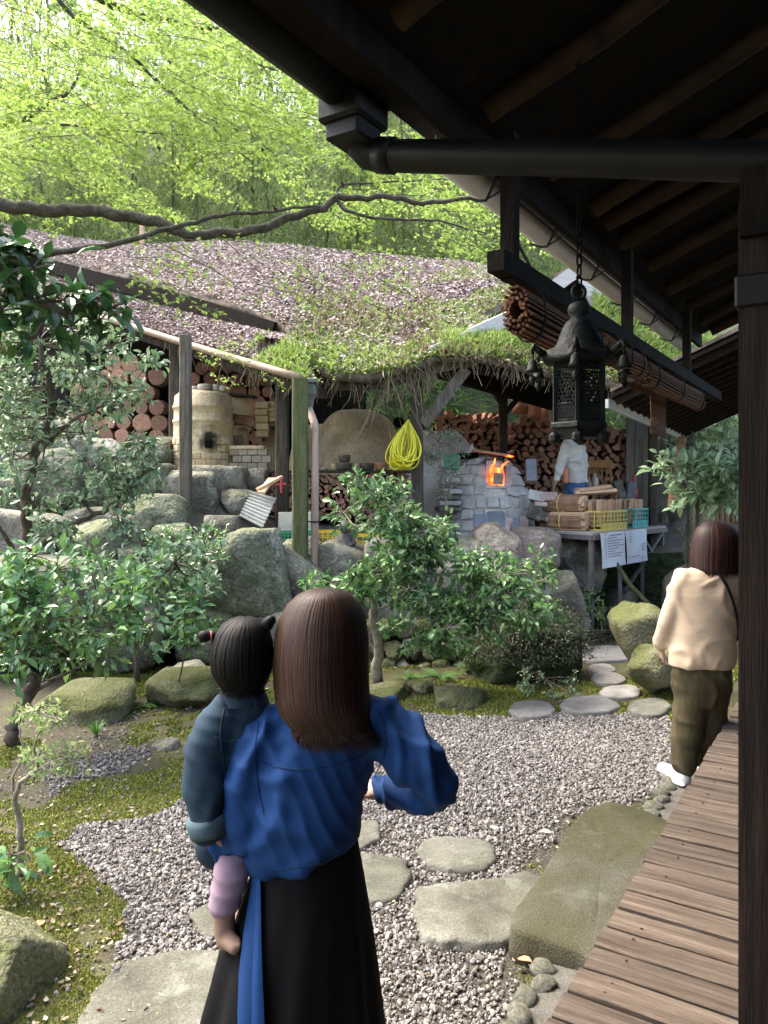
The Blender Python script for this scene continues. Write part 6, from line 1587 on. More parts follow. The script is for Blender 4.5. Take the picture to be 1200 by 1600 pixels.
ch_hair = hair_shell('hair', prof, M_HAIRBLACK, child, 330, 8, .0028, -math.pi - .6, .3, .012)
for u, v, du, dv in ((330, 994, -17, 1), (412, 984, 12, -17)):
    a = P(u, v, 1.67); e = P(u + du, v + dv, 1.665); b = MB(); b.tube([a.lerp(e, -.9), a, a.lerp(e, .5), e, e.lerp(a, -.25)], [.015, .009, .0145, .012, .004], 10)
    me = b.mesh('pigtail', True); noisy(me, .003, 80); link('pigtail', me, M_HAIRBLACK, ch_hair)
    t = (e - a).normalized(); s1 = t.cross(Vector((0, 1, 0))).normalized(); s2 = t.cross(s1)
    MB().tube([a + (s1 * math.cos(k) + s2 * math.sin(k)) * .0085 for k in np.linspace(0, 2 * math.pi, 13)], .0028, 6, False).build('hair_tie', M_TIE, ch_hair, True)

# ---------------------------------------------------------------- woman beside the deck
W = 4.55
def Wp(u, v, d=0): q = P(u, v, W); q.y += d; return q
b = MB(); face(b, Wp(1122, 852, .05), .115, (.25, 1, -.12)); cap(b, Wp(1120, 872, .03), Wp(1112, 895, .02), .05, .055)
chain_caps(b, [(Wp(1104, 910), .1), (Wp(1100, 1000), .1), (Wp(1098, 1060), .11)])
chain_caps(b, [(Wp(1066, 905), .045), (Wp(1046, 965, .02), .038), (Wp(1042, 1015, .1), .03)]); hand(b, Wp(1044, 1020, .1), (.2, .4, -.9), (1, 0, 0), .9, .4)
chain_caps(b, [(Wp(1150, 905), .045), (Wp(1160, 965, .04), .038), (Wp(1148, 1010, .14), .03)]); hand(b, Wp(1147, 1015, .15), (-.3, .5, -.8), (-1, 0, 0), .9, .4)
fl, fr = Vector((P(1062, 0, 4.55).x, 4.56, .03)), Vector((P(1112, 0, 4.55).x, 4.66, .035))
chain_caps(b, [(Wp(1082, 1080), .075), (Wp(1074, 1160, .0), .05), (fl + Vector((.03, 0, .1)), .04)]); chain_caps(b, [(Wp(1114, 1080, .03), .075), (Wp(1114, 1160, .05), .05), (fr + Vector((0, 0, .1)), .04)])
lady = fuse(b, 'person', M_SKIN, None, .012, 3); tag(lady, 'woman in a peach cardigan standing beside the deck', 'person')
b = MB(); rings = []
for v, cu, rx, ry in [(884, 1112, 24, .06), (892, 1110, 42, .075), (904, 1106, 54, .095), (930, 1104, 54, .115), (970, 1102, 50, .12), (1005, 1099, 50, .125), (1030, 1097, 52, .13), (1041, 1096, 51, .128)]:
    c = P(cu, v, W); rings.append(ell_ring(c, rx / 1200 * W, ry, 36))
b.loft(rings)
chain_caps(b, [(Wp(1068, 906), .068), (Wp(1056, 940, .01), .062), (Wp(1045, 975, .03), .056), (Wp(1041, 1008, .09), .05)], 16); chain_caps(b, [(Wp(1146, 906), .066), (Wp(1158, 965, .04), .056), (Wp(1150, 1005, .12), .048)], 16)
cdg = fuse(b, 'cardigan', M_KNIT, lady, .011, 5, folds([((1, 0, .8), 5, .006, 5), ((.5, 0, -1), 7, .004, 15)]))
strap = [Wp(1100, 880, .02), Wp(1108, 888, -.07), Wp(1118, 905, -.118), Wp(1130, 932, -.12), Wp(1138, 958, -.11), Wp(1146, 985, -.07), Wp(1150, 1000, .0)]
MB().tube(curve_pts(strap, 20), .009, 6).build('bag_strap', M_SKIRT, lady, True)
b = MB(); rings = [ell_ring(P(1097, v, W), rx / 1200 * W, ry, 30) for v, rx, ry in ((1030, 44, .11), (1050, 47, .118), (1075, 46, .115), (1100, 40, .1))]; b.loft(rings)
chain_caps(b, [(Wp(1080, 1085, .0), .098), (Wp(1074, 1150, .0), .09), (fl + Vector((.04, 0, .32)), .085), (fl + Vector((.03, 0, .13)), .078)], 16); chain_caps(b, [(Wp(1114, 1085, .02), .098), (Wp(1114, 1150, .05), .092), (fr + Vector((.0, 0, .32)), .086), (fr + Vector((0, 0, .13)), .08)], 16)
fuse(b, 'trousers', M_PANTS, lady, .011, 4, folds([((1, .2, .25), 8, .007, 5), ((.6, 0, 1), 8, .004, 25)]))
for f_, dx in ((fl, -.05), (fr, .05)):
    b = MB(); cap(b, f_ + Vector((.02, -.02, .05)), f_ + Vector((dx * .8, .16, .04)), .045, .035); b.ell(f_ + Vector((.0, .06, .02)), (.05, .14, .022), 14, 6); fuse(b, 'shoe', M_WHITESHOE, lady, .008, 3)
prof = []
for v, cu, rx, ry, cy in [(815, 1124, 6, .02, .05), (818, 1124, 16, .05, .05), (826, 1124, 28, .085, .045), (838, 1124, 35, .105, .04), (855, 1123, 38, .112, .03), (872, 1121, 39, .105, .02), (886, 1119, 37, .09, .0), (895, 1117, 33, .075, -.02)]:
    c = P(cu, v, W); prof.append(((c.x, W + cy, c.z), rx / 1200 * W, ry))
hair_shell('hair', prof, M_HAIRRED, lady, 260, 12, .007, -math.pi - .3, .3, .03)

# ---------------------------------------------------------------- man at the kiln
Y_ = 10.4; zf = tz(P(897, 0, Y_).x, Y_)
b = MB(); face(b, P(889, 668, Y_), .12, (-.9, .35, -.15)); cap(b, P(892, 678, Y_), P(894, 690, Y_), .052, .058)
chain_caps(b, [(P(896, 705, Y_), .12), (P(899, 745, Y_), .115)])
chain_caps(b, [(P(882, 698, Y_ - .1), .05), (P(874, 726, Y_ - .13), .042), (P(868, 752, Y_ - .2), .032)]); hand(b, P(867, 755, Y_ - .2), (-.3, -.1, -1), (1, 0, 0), 1, .4)
chain_caps(b, [(P(908, 698, Y_ + .12), .05), (P(910, 728, Y_ + .14), .042), (P(898, 750, Y_ + .05), .032)])
mx0 = P(898, 0, Y_).x
for s in (-1, 1): chain_caps(b, [((mx0, Y_ + s * .09, 1.75), .09), ((mx0 - .02, Y_ + s * .1, zf + .48), .06), ((mx0, Y_ + s * .1, zf + .1), .045)]); cap(b, (mx0 + .04, Y_ + s * .1, zf + .05), (mx0 - .16, Y_ + s * .1, zf + .045), .045, .04)
man = fuse(b, 'person', M_SKIN, None, .014, 3); tag(man, 'man in a white jacket and jeans tending the kiln fire', 'person')
b = MB(); rings = []
for v, cu, rx, ry in [(684, 893, 8, .07), (690, 894, 15, .13), (698, 895, 19, .19), (715, 897, 20, .2), (735, 899, 19, .19), (752, 899, 18, .185), (756, 899, 17, .18)]:
    c = P(cu, v, Y_); rings.append(ell_ring(c, rx / 1200 * Y_, ry, 30))
b.loft(rings); chain_caps(b, [(P(884, 700, Y_ - .13), .075), (P(876, 726, Y_ - .16), .065), (P(870, 748, Y_ - .2), .05)]); chain_caps(b, [(P(906, 700, Y_ + .13), .075), (P(910, 728, Y_ + .14), .062), (P(900, 748, Y_ + .06), .05)])
fuse(b, 'jacket', M_JACKET, man, .014, 4, folds([((1, 0, .8), 7, .012, 5), ((.5, 0, -1), 9, .008, 15)]))
b = MB(); cap(b, P(884, 735, Y_ - .17), P(884, 752, Y_ - .17), .03, .035); fuse(b, 'vest', M_ORANGE, man, .01, 2)
b = MB(); b.loft([ell_ring((mx0, Y_, z), rx, ry, 24) for z, rx, ry in ((1.86, .145, .165), (1.75, .15, .175), (1.66, .145, .17))])
for s in (-1, 1): chain_caps(b, [((mx0, Y_ + s * .085, 1.68), .1), ((mx0 - .01, Y_ + s * .1, zf + .48), .08), ((mx0, Y_ + s * .1, zf + .1), .07)])
fuse(b, 'jeans', M_JEANS, man, .014, 4, folds([((.6, 0, 1), 8, .009, 8)]))
b = MB(); b.ell(P(890, 660, Y_), (.105, .1, .1), 16, 10); fuse(b, 'hair', M_HAIRBLACK, man, .012, 2)
# ================================================================ plants
CAMV = np.array([(0, 0, 0), (.3, .2, .05), (.66, .19, .03), (1, 0, -.1), (.66, -.19, .03), (.3, -.2, .05), (.32, 0, 0), (.66, 0, -.025)])
CAMF = [(0, 6, 1), (6, 7, 2, 1), (7, 3, 2), (0, 5, 6), (5, 4, 7, 6), (4, 3, 7)]
def maple_base():
    V = [(.22, 0, 0)]; F = []
    for a, L_ in ((0, .78), (.75, .66), (-.75, .66), (1.5, .45), (-1.5, .45)):
        c, s = math.cos(a), math.sin(a); n = len(V); w = .13
        V += [(.22 + c * L_ * .42 - s * w, s * L_ * .42 + c * w, .02), (.22 + c * L_, s * L_, -.1), (.22 + c * L_ * .42 + s * w, s * L_ * .42 - c * w, .02)]
        F.append((0, n + 2, n + 1, n))
    return np.array(V), F
MAP = maple_base()
BAM = (np.array([(0, 0, 0), (.4, .055, 0), (1, 0, -.22), (.4, -.055, 0)]), [(0, 3, 2, 1)])
SML = (np.array([(0, 0, 0), (.5, .26, .06), (1, 0, -.06), (.5, -.26, .06)]), [(0, 3, 2), (0, 2, 1)])

def sprays(rng, tips, dirs, per, size, spread, droop=.2, uplean=.8):
    """leaves along short twigs: returns loc, rot, scale"""
    n = len(tips); k = np.repeat(np.arange(n), per)
    f = rng.random(len(k)); base = tips[k] + dirs[k] * (f * spread)[:, None] + rng.normal(size=(len(k), 3)) * spread * .18
    ax = dirs[k] * .7 + rng.normal(size=(len(k), 3)) * .75; ax[:, 2] -= droop
    up = rng.normal(size=(len(k), 3)) * .55 + np.array([0, -.25, uplean]); 
    return base, frames(ax, up), rng.uniform(.65, 1.15, len(k)) * size

def plant(name, label, cat, trunks, clusters, leaf, size, mat_leaf, mat_bark, per=7, twigs=14, group=None, droop=.2, seed=1, twig_r=.004, base=None, leafbase=(CAMV, CAMF)):
    """trunks: list of (points, r0, r1). clusters: (centre, radius, weight)"""
    rng = np.random.default_rng(seed)
    p0 = Vector(trunks[0][0][0]); root = empty(name, tuple(p0)); tag(root, label, cat, group)
    b = MB(); nodes = []
    for pts, r0, r1 in trunks:
        q = curve_pts(pts, max(6, 4 * len(pts))); n = len(q)
        q = [p + Vector(rng.normal(size=3)) * r0 * .25 for p in q]
        b.tube(q, [r0 + (r1 - r0) * i / (n - 1) for i in range(n)], 9); nodes += q
    b.build('trunk', mat_bark, root, True)
    nodes = np.array([tuple(p) for p in nodes]); T = []; D = []
    tb = MB()
    for c, r_, w_ in clusters:
        c = Vector(c); j = int(np.argmin(np.linalg.norm(nodes - np.array(c), axis=1))); s = Vector(nodes[j])
        mid = s.lerp(c, .5) + Vector(rng.normal(size=3)) * r_ * .3 - Vector((0, 0, r_ * .15))
        if (c - s).length > .03: tb.tube(curve_pts([s, mid, c], 7), [twig_r * (2.4 - 1.4 * i / 6) for i in range(7)], 5)
        for k in range(int(twigs * w_)):
            d = Vector(rng.normal(size=3)); d.z *= .6; d.normalize(); st = c + d * r_ * .15 * rng.random(); e = c + d * r_ * rng.uniform(.55, 1.0)
            tb.tube([st, (st + e) / 2 + Vector((0, 0, r_ * .06)), e], [twig_r, twig_r * .7, twig_r * .4], 4)
            f0 = .35; T.append(tuple(st.lerp(e, f0))); D.append(tuple((e - st) / max((e - st).length, 1e-4) * ((e - st).length * .75)))
    if tb.V: tb.build('twigs', mat_bark, root)['kind'] = 'stuff'
    T, D = np.array(T), np.array(D); L_ = np.linalg.norm(D, axis=1)
    k = np.repeat(np.arange(len(T)), per); f = rng.random(len(k)) ** .8
    locs = T[k] + D[k] * f[:, None] + rng.normal(size=(len(k), 3)) * size * .25
    ax = D[k] / L_[k][:, None] * .6 + rng.normal(size=(len(k), 3)) * .75; ax[:, 2] -= droop
    up = rng.normal(size=(len(k), 3)) * .5 + np.array([0, -.3, 1.0])
    mass('crown', leafbase, locs, frames(ax, up), np.clip(rng.normal(.88, .22, len(k)), .35, 1.35)[:, None] * size * np.stack([np.ones(len(k)), rng.uniform(.8, 1.25, len(k)), rng.uniform(.4, 2.4, len(k))], 1), mat_leaf, root)
    return root

def cl(u, v, Y, r, w=1): return (P(u, v, Y), r, w)
def cloud(n, u0, u1, v0, v1, Y0, Y1, r0, r1, seed, keep=None):
    g = np.random.default_rng(seed); out = []
    while len(out) < n:
        u, v, Y = g.uniform(u0, u1), g.uniform(v0, v1), g.uniform(Y0, Y1)
        if keep is None or keep(u, v): out.append(cl(u, v, Y, g.uniform(r0, r1)))
    return out

# left camellia, standing in front of the boulders
plant('camellia_tree', 'grey green camellia tree in front of the boulders at the left', 'tree',
      [([G(30, 1052), P(36, 960, 7.0), P(38, 880, 6.9), P(42, 800, 6.8), P(50, 720, 6.7), P(80, 640, 6.6), P(60, 540, 6.5)], .075, .02), ([P(38, 880, 6.9), P(80, 838, 6.7), P(140, 808, 6.6), P(180, 788, 6.5), P(190, 760, 6.5), P(228, 742, 6.4)], .032, .01), ([P(38, 905, 6.9), P(15, 850, 6.7), P(-10, 810, 6.6)], .03, .012), ([P(50, 720, 6.7), P(110, 660, 6.5), P(170, 630, 6.4)], .022, .008)],
      cloud(46, -20, 205, 470, 780, 6.1, 7.0, .16, .3, 3, lambda u, v: (v < 620 + (200 - u) * .9) and not (u > 150 and v < 500)) + cloud(10, 130, 250, 560, 720, 6.2, 6.7, .12, .22, 5, lambda u, v: v > 540 + (u - 130) * .1) + cloud(16, -20, 220, 740, 860, 6.2, 6.9, .13, .22, 6, lambda u, v: v < 860 - abs(u - 60) * .3) + [cl(200, 700, 6.4, .2, .5), cl(225, 715, 6.4, .16, .6), cl(238, 735, 6.4, .12, .5)],
      None, .075, M_LEAFCAM2, M_BARK, per=6, twigs=11, seed=11)
# nearer camellia, broad band of leaves
plant('camellia_tree', 'glossy camellia with dark crooked stem at the left edge', 'tree',
      [([G(18, 1168), P(22, 1130, 5.28), P(42, 1090, 5.25), P(48, 1060, 5.2), P(25, 1010, 5.2), P(30, 950, 5.1)], .05, .02), ([P(44, 1090, 5.25), P(80, 1062, 5.2), P(120, 1045, 5.1)], .022, .008), ([P(25, 1010, 5.2), P(90, 985, 5.1), P(150, 960, 5.0)], .02, .008)],
      cloud(40, -30, 240, 865, 1035, 4.7, 5.5, .12, .22, 8, lambda u, v: v < 1045 - abs(u - 60) * .12 and v > 860 + max(0, u - 60) * .25),
      None, .082, M_LEAFCAM, M_BARK, per=6, twigs=10, seed=12)
plant('camellia_shrub', 'camellia shrub with leaves left of the child', 'shrub',
      [([G(213, 1065), P(212, 1000, 7.0), P(205, 950, 6.8), P(230, 900, 6.7), P(270, 880, 6.6)], .03, .01), ([P(205, 950, 6.8), P(180, 920, 6.6), P(160, 880, 6.5)], .018, .007)],
      cloud(22, 150, 335, 845, 930, 6.2, 6.9, .13, .22, 9), None, .075, M_LEAFCAM2, M_BARK, per=6, twigs=12, seed=13)
plant('camellia_shrub', 'small leafy camellia on the ledge beside the grey post', 'shrub', [([P(290, 870, 7.6), P(285, 850, 7.5), P(290, 835, 7.4)], .015, .006)], cloud(9, 225, 335, 830, 880, 7.2, 7.6, .12, .2, 21), None, .06, M_LEAFBRIGHT, M_BARK, per=8, twigs=14, seed=23)
plant('sapling', 'thin upright sapling with fresh leaves left of the child', 'sapling', [([G(270, 1105), P(285, 1040, 6.2), P(300, 980, 6.2), P(300, 940, 6.2)], .008, .004)],
      [cl(285, 985, 6.1, .14), cl(310, 960, 6.1, .16), cl(300, 930, 6.1, .12), cl(325, 985, 6.1, .1), cl(290, 1010, 6.1, .1, .6)], None, .1, M_LEAFCAM, M_BARK, per=4, twigs=11, seed=14, droop=-.3)
# crooked little shrub near the gravel
plant('twisted_shrub', 'small crooked pale twigged shrub beside the gravel at left', 'shrub',
      [([G(30, 1370), P(32, 1320, 3.5), P(30, 1280, 3.48), P(22, 1255, 3.46), P(30, 1225, 3.45), P(48, 1208, 3.45), P(72, 1198, 3.42), P(76, 1180, 3.42)], .017, .006), ([P(24, 1250, 3.46), P(20, 1215, 3.45), P(35, 1180, 3.4), P(30, 1130, 3.4)], .008, .003), ([P(60, 1202, 3.44), P(55, 1160, 3.4), P(75, 1120, 3.4)], .007, .003)],
      cloud(16, 20, 130, 1090, 1195, 3.3, 3.6, .05, .09, 15), None, .03, mat('fresh small leaf', [(.14, .23, .06), (.26, .36, .12), (.4, .46, .2)], 2, .5, island=.8, transl=.4), M_PALEBARK, per=4, twigs=9, seed=16, twig_r=.0022)
plant('leafy_shoot', 'young shoot with broad leaves at the foot of the crooked shrub', 'plant', [([G(14, 1385), P(16, 1350, 3.36), P(20, 1325, 3.34)], .006, .003)],
      [cl(18, 1335, 3.3, .08), cl(40, 1330, 3.3, .07), cl(8, 1360, 3.3, .08)], None, .11, M_LEAFBRIGHT, M_BARK, per=3, twigs=4, seed=18, droop=.35)
# near sprig at the left edge
plant('camellia_branch', 'dark broad leaved camellia branch reaching in at the left', 'tree',
      [([(-1.75, 2.5, 0), (-1.72, 2.5, 1.2), (-1.6, 2.5, 2.1), P(-30, 440, 2.5), P(40, 470, 2.5), P(110, 480, 2.5), P(170, 478, 2.5)], .05, .006), ([P(-30, 430, 2.5), P(20, 400, 2.5), P(60, 400, 2.5)], .012, .004), ([P(30, 465, 2.5), P(60, 500, 2.5), P(90, 520, 2.5)], .008, .003)],
      [cl(-10, 420, 2.5, .12), cl(20, 385, 2.5, .09), cl(50, 420, 2.45, .1), cl(80, 470, 2.5, .11), cl(110, 510, 2.5, .1), cl(140, 470, 2.5, .1), cl(175, 480, 2.5, .07), cl(20, 470, 2.5, .11), cl(50, 530, 2.5, .08, .7), cl(-20, 500, 2.5, .12), cl(0, 370, 2.5, .06)], None, .082, M_LEAFDARK, M_BARK, per=4, twigs=7, seed=19, droop=.35)
# centre camellia bush
plant('camellia_bush', 'spreading glossy camellia bush with crooked pale trunk below the kilns', 'shrub',
      [([G(588, 1066), P(590, 1010, 7.0), P(584, 950, 6.95), P(580, 900, 6.9), P(590, 870, 6.9), P(615, 850, 6.85), P(622, 838, 6.85), P(600, 815, 6.8), P(600, 790, 6.8)], .05, .015), ([P(582, 905, 6.9), P(620, 885, 6.8), P(650, 895, 6.75)], .02, .008), ([P(622, 840, 6.85), P(650, 860, 6.75), P(665, 830, 6.7)], .018, .008), ([P(584, 955, 6.95), P(620, 942, 6.8), P(660, 930, 6.7), P(675, 945, 6.65)], .015, .006), ([P(650, 895, 6.75), P(720, 900, 6.6), P(790, 900, 6.5)], .014, .006), ([P(592, 1030, 7.0), P(570, 980, 7.0), P(560, 930, 6.9)], .014, .006)],
      cloud(34, 590, 790, 790, 960, 6.3, 7.0, .13, .22, 25, lambda u, v: v > 800 + max(0, u - 640) * .62) + cloud(12, 530, 625, 750, 830, 6.5, 6.9, .11, .18, 26) + cloud(14, 610, 770, 775, 860, 6.4, 6.9, .13, .2, 33, lambda u, v: v > 775 + max(0, u - 620) * .7) + cloud(12, 700, 850, 870, 960, 6.3, 6.7, .12, .2, 34, lambda u, v: v > 850 + (u - 700) * .55) + cloud(13, 480, 590, 890, 930, 6.5, 6.9, .1, .18, 27) + cloud(14, 610, 740, 920, 1020, 6.4, 6.9, .11, .18, 35) + cloud(14, 660, 830, 940, 1010, 6.2, 6.7, .1, .18, 28, lambda u, v: v < 1020 - (u - 660) * .2) + cloud(9, 770, 860, 870, 960, 6.5, 6.8, .1, .17, 29, lambda u, v: v > 840 + (u - 770) * .5),
      None, .078, M_LEAFBRIGHT, M_PALEBARK, per=6, twigs=10, seed=30)
# grey leaved small shrub by the post
plant('wispy_shrub', 'wispy small leaved shrub beside the dark post left of the fire kiln', 'shrub', [([P(700, 800, 9.3), P(690, 740, 9.3), P(685, 690, 9.3)], .01, .004)], cloud(14, 665, 715, 675, 770, 9.1, 9.5, .1, .18, 31), None, .05, mat('grey small leaf', [(.12, .16, .1), (.25, .3, .2), (.4, .43, .32)], 2, .6, island=.8, transl=.25), M_PALEBARK, per=5, twigs=9, seed=32)
# dark mound with trailing small leaves
mp = G(800, 1055); mound = tag(link('earth_mound', rock_mesh('earth_mound', 555, 4, .2, .22), M_HILL, None, (P(800, 1000, 7.25).x + .12, 7.35, .2), None, (.6, .5, .54)), 'dark overgrown earth mound right of the camellia bush', 'mound')
g = np.random.default_rng(41); n = 9000
th = g.uniform(0, 2 * math.pi, n); ph = np.arccos(g.uniform(.0, 1, n)); d = np.stack([np.sin(ph) * np.cos(th), np.sin(ph) * np.sin(th), np.cos(ph)], 1)
c = np.array([mound.location.x, 7.35, .2]); loc = c + d * np.array([.6, .5, .54]) * (g.uniform(.88, 1.1, n) + .12 * np.abs(g.normal(size=n)) * (g.random(n) < .3))[:, None]
ax = g.normal(size=(n, 3)) * .7 + d * .3 - [0, 0, .6]; creeper = mass('creeper', SML, loc, frames(ax, d + g.normal(size=(n, 3)) * .3), g.uniform(.014, .038, n), mat('creeper leaf', [(.016, .032, .01), (.04, .07, .024), (.1, .11, .07), (.2, .19, .16)], 2, .5, island=.8, transl=.2))
tag(creeper, 'small leaved creeper trailing over the dark mound', 'creeper', kind='stuff')
plant('low_shrub', 'dark low shrub beside the front table leg', 'shrub', [([G(905, 990, .05), P(903, 960, 9.2), P(900, 945, 9.2)], .012, .005)], cloud(14, 868, 928, 932, 978, 9.0, 9.5, .1, .17, 43), None, .035, M_LEAFCAM, M_BARK, per=9, twigs=14, seed=44)
plant('low_shrub', 'pale leaved shrub under the right end of the table', 'shrub', [([P(1010, 940, 11.1), P(1012, 900, 11.1), P(1020, 870, 11.1)], .012, .005)], cloud(12, 995, 1060, 838, 900, 10.9, 11.3, .1, .17, 45), None, .05, M_LEAFCAM2, M_BARK, per=6, twigs=10, seed=46)
plant('ground_plants', 'low green plants spreading under the table', 'plant', [([G(960, 1000), P(960, 985, 9.0)], .006, .003)], cloud(20, 925, 1000, 955, 998, 8.7, 9.4, .08, .14, 47) + cloud(6, 850, 920, 978, 1010, 8.2, 8.8, .07, .11, 48), None, .045, M_LEAFBRIGHT, M_BARK, per=6, twigs=9, seed=49)
plant('ground_plants', 'small bluish green weeds at the moss edge near the mound', 'plant', [([G(850, 1070), P(850, 1060, 6.9)], .004, .002)], cloud(14, 800, 905, 1045, 1090, 6.5, 7.1, .05, .09, 50), None, .035, M_LEAFCAM2, M_BARK, per=5, twigs=8, seed=51)
plant('broadleaf_shrub', 'pale broad leaved shrub at the right under the side roof', 'shrub', [([P(1085, 880, 8.0), P(1088, 800, 7.9), P(1095, 740, 7.8), P(1110, 700, 7.8)], .03, .008), ([P(1088, 800, 7.9), P(1070, 760, 7.8), P(1050, 730, 7.8)], .016, .006)],
      cloud(20, 1040, 1190, 690, 780, 7.4, 8.1, .15, .26, 52, lambda u, v: v > 730 - (u - 1040) * .6), None, .13, MATS['pale back leaf'] if 'pale back leaf' in MATS else mat('pale broad leaf', [(.14, .24, .12), (.27, .4, .22), (.42, .54, .34)], 2, .35, island=.8, transl=.35), M_BARK, per=5, twigs=9, seed=53)
plant('background_tree', 'bright pale foliage behind the broad leaved shrub at the right', 'tree', [([(7.2, 13, 0), (7.3, 13, 2), (7.2, 13, 3.5)], .12, .04)], cloud(44, 1040, 1250, 560, 780, 11.5, 14, .35, .6, 54), None, .14, mat('pale back leaf', [(.2, .3, .14), (.36, .48, .28), (.55, .65, .45)], 2, .5, island=.8, transl=.4), M_BARK, per=14, twigs=14, seed=55)

# ferns and grass tufts
def fern(u, v, Y, size, n, label, seed, z=None):
    g = np.random.default_rng(seed); c = G(u, v) if Y is None else P(u, v, Y); root = empty('fern', tuple(c)); tag(root, label, 'fern', 'ferns')
    for k in range(n):
        a = 2 * math.pi * k / n + g.normal() * .3; h = Vector((math.cos(a), math.sin(a), 0)); L_ = size * g.uniform(.75, 1.1); pts = []
        for i in range(13): f = i / 12; pts.append(c + h * L_ * f * .9 + Vector((0, 0, L_ * (.75 * f - .62 * f * f))))
        b = MB(); b.tube(pts, [.0025] * 13, 4); sd_ = Vector((-h.y, h.x, 0))
        for i in range(1, 13):
            t = (pts[i] - pts[i - 1]).normalized(); ln = L_ * .22 * math.sin(math.pi * (.12 + .85 * i / 13)) + .004
            for s in (-1, 1):
                for q in (0, .5):
                    p = pts[i - 1].lerp(pts[i], q); e = p + sd_ * s * ln + t * ln * .35 - Vector((0, 0, ln * .2)); wv = t * L_ * .018
                    b.add([p - wv, p + wv, e], [(0, 1, 2)])
        b.build('frond', M_FERN, root)
fern(605, 985, 7.0, .3, 6, 'fern hanging from the rubble wall beside the bush trunk', 1)
fern(690, 1060, None, .28, 7, 'fern at the foot of the rubble wall', 2)
fern(740, 1050, None, .3, 6, 'drooping fern beside the dark mound', 3)
fern(1012, 965, 9.3, .45, 7, 'fern behind the right table legs', 4)
fern(985, 960, 9.5, .4, 6, 'fern under the middle of the table', 5)
fern(640, 1060, None, .22, 6, 'small fern beside the crooked bush trunk', 6)
fern(1000, 800, 10.8, .4, 7, 'fern at the foot of the board fence', 7)
fern(225, 1105, None, .15, 6, 'tiny fern between the two flat mossy rocks', 8)
fern(500, 1040, None, .3, 7, 'fern behind the hair of the front woman', 9)
def grass_tuft(u, v, size, n, label, seed, m=M_FERN):
    g = np.random.default_rng(seed); c = G(u, v); b = MB()
    for k in range(n):
        a = g.uniform(0, 6.28); L_ = size * g.uniform(.6, 1.1); h = Vector((math.cos(a), math.sin(a), 0)); w_ = Vector((-h.y, h.x, 0)) * .004; sp = g.uniform(.3, .9)
        q = [c + h * L_ * sp * f + Vector((0, 0, L_ * (1.1 * f - .75 * sp * f * f))) for f in (0, .35, .7, 1)]
        b.add([q[0] - w_, q[0] + w_, q[1] + w_, q[1] - w_, q[2] + w_ * .7, q[2] - w_ * .7, q[3]], [(0, 1, 2, 3), (3, 2, 4, 5), (5, 4, 6)])
    tag(b.build('grass_tuft', m), label, 'grass', 'grass tufts')
grass_tuft(150, 1150, .16, 40, 'small grass tuft on the moss below the flat rock', 3)
grass_tuft(750, 1060, .35, 90, 'dark grass tuft at the left foot of the mound', 4, mat('dark grass', [(.015, .035, .01), (.04, .08, .025)], 3, .6, island=.7, transl=.2))
grass_tuft(780, 1062, .28, 60, 'dark grass tuft in front of the mound', 5, MATS['dark grass'])
# fallen leaves on the ground
for k, (u, v, m_, lab) in enumerate([(808, 1497, M_TERRA, 'orange fallen leaf beside the granite step'), (50, 1450, M_TERRA, 'brown fallen leaf on the moss'), (745, 1117, M_PALEPOT, 'pale fallen leaf at the moss edge'), (765, 1290, M_PALEPOT, 'pale fallen leaf near the stepping stone'), (862, 1300, M_PALEPOT, 'white fallen leaf on the dirt left of the step')]):
    c = G(u, v, .02); g = np.random.default_rng(k); rot = frames(g.normal(size=(1, 3)) * [1, 1, .1], np.array([[.1, -.2, 1.]]))
    tag(mass('fallen_leaf', (CAMV * [1, 1.2, 1], CAMF), np.array([tuple(c)]), rot, np.array([.07]), m_), lab, 'leaf')

# ================================================================ maple over the court
mpl = empty('maple_tree', (-4.2, 5.4, 0)); tag(mpl, 'green maple whose long branches cross above the kiln shelter', 'tree')
b = MB(); limbs = []
def limb(pts, r0, r1, n=None):
    q = curve_pts(pts, n or 6 * len(pts)); q = [p + Vector((0, 0, r0 * (.22 * math.sin(i * .9) + .18 * math.sin(i * 2.3 + 1)))) for i, p in enumerate(q)]
    b.tube(q, [r0 + (r1 - r0) * i / (len(q) - 1) for i in range(len(q))], 10); limbs.append(q)
limb([(-4.3, 5.3, 0), (-4.2, 5.3, 1.2), (-4.0, 5.35, 2.4), (-3.6, 5.4, 3.3)], .17, .1)
limb([(-4.0, 5.35, 2.4), P(-80, 340, 5.4), P(20, 325, 5.4), P(120, 330, 5.4), P(210, 338, 5.4), P(280, 362, 5.4), P(330, 368, 5.45), P(420, 352, 5.5), P(500, 325, 5.6), P(530, 310, 5.65), P(590, 308, 5.7), P(660, 315, 5.8), P(750, 312, 5.9)], .055, .014, 60)
limb([(-3.8, 5.4, 2.8), P(-60, 400, 5.1), P(40, 398, 5.1), P(140, 388, 5.15), P(250, 362, 5.2), P(330, 340, 5.3), P(420, 330, 5.4), P(500, 322, 5.5)], .03, .008, 40)
limb([P(525, 312, 5.65), P(545, 330, 5.6), P(600, 342, 5.6), P(680, 345, 5.7), P(760, 365, 5.8)], .016, .005)
limb([P(525, 312, 5.65), P(535, 290, 5.7), P(600, 285, 5.8), P(700, 280, 6.0)], .012, .004)
limb([(-3.6, 5.4, 3.3), P(-40, 30, 5.5), P(60, -40, 5.4)], .08, .05)
limb([(-3.6, 5.4, 3.3), P(-60, 210, 5.6), P(30, 190, 5.6), P(70, 165, 5.6), P(110, 140, 5.6), P(125, 110, 5.6)], .03, .007)
limb([P(30, 188, 5.6), P(100, 195, 5.6), P(200, 205, 5.7), P(300, 212, 5.8)], .01, .004)
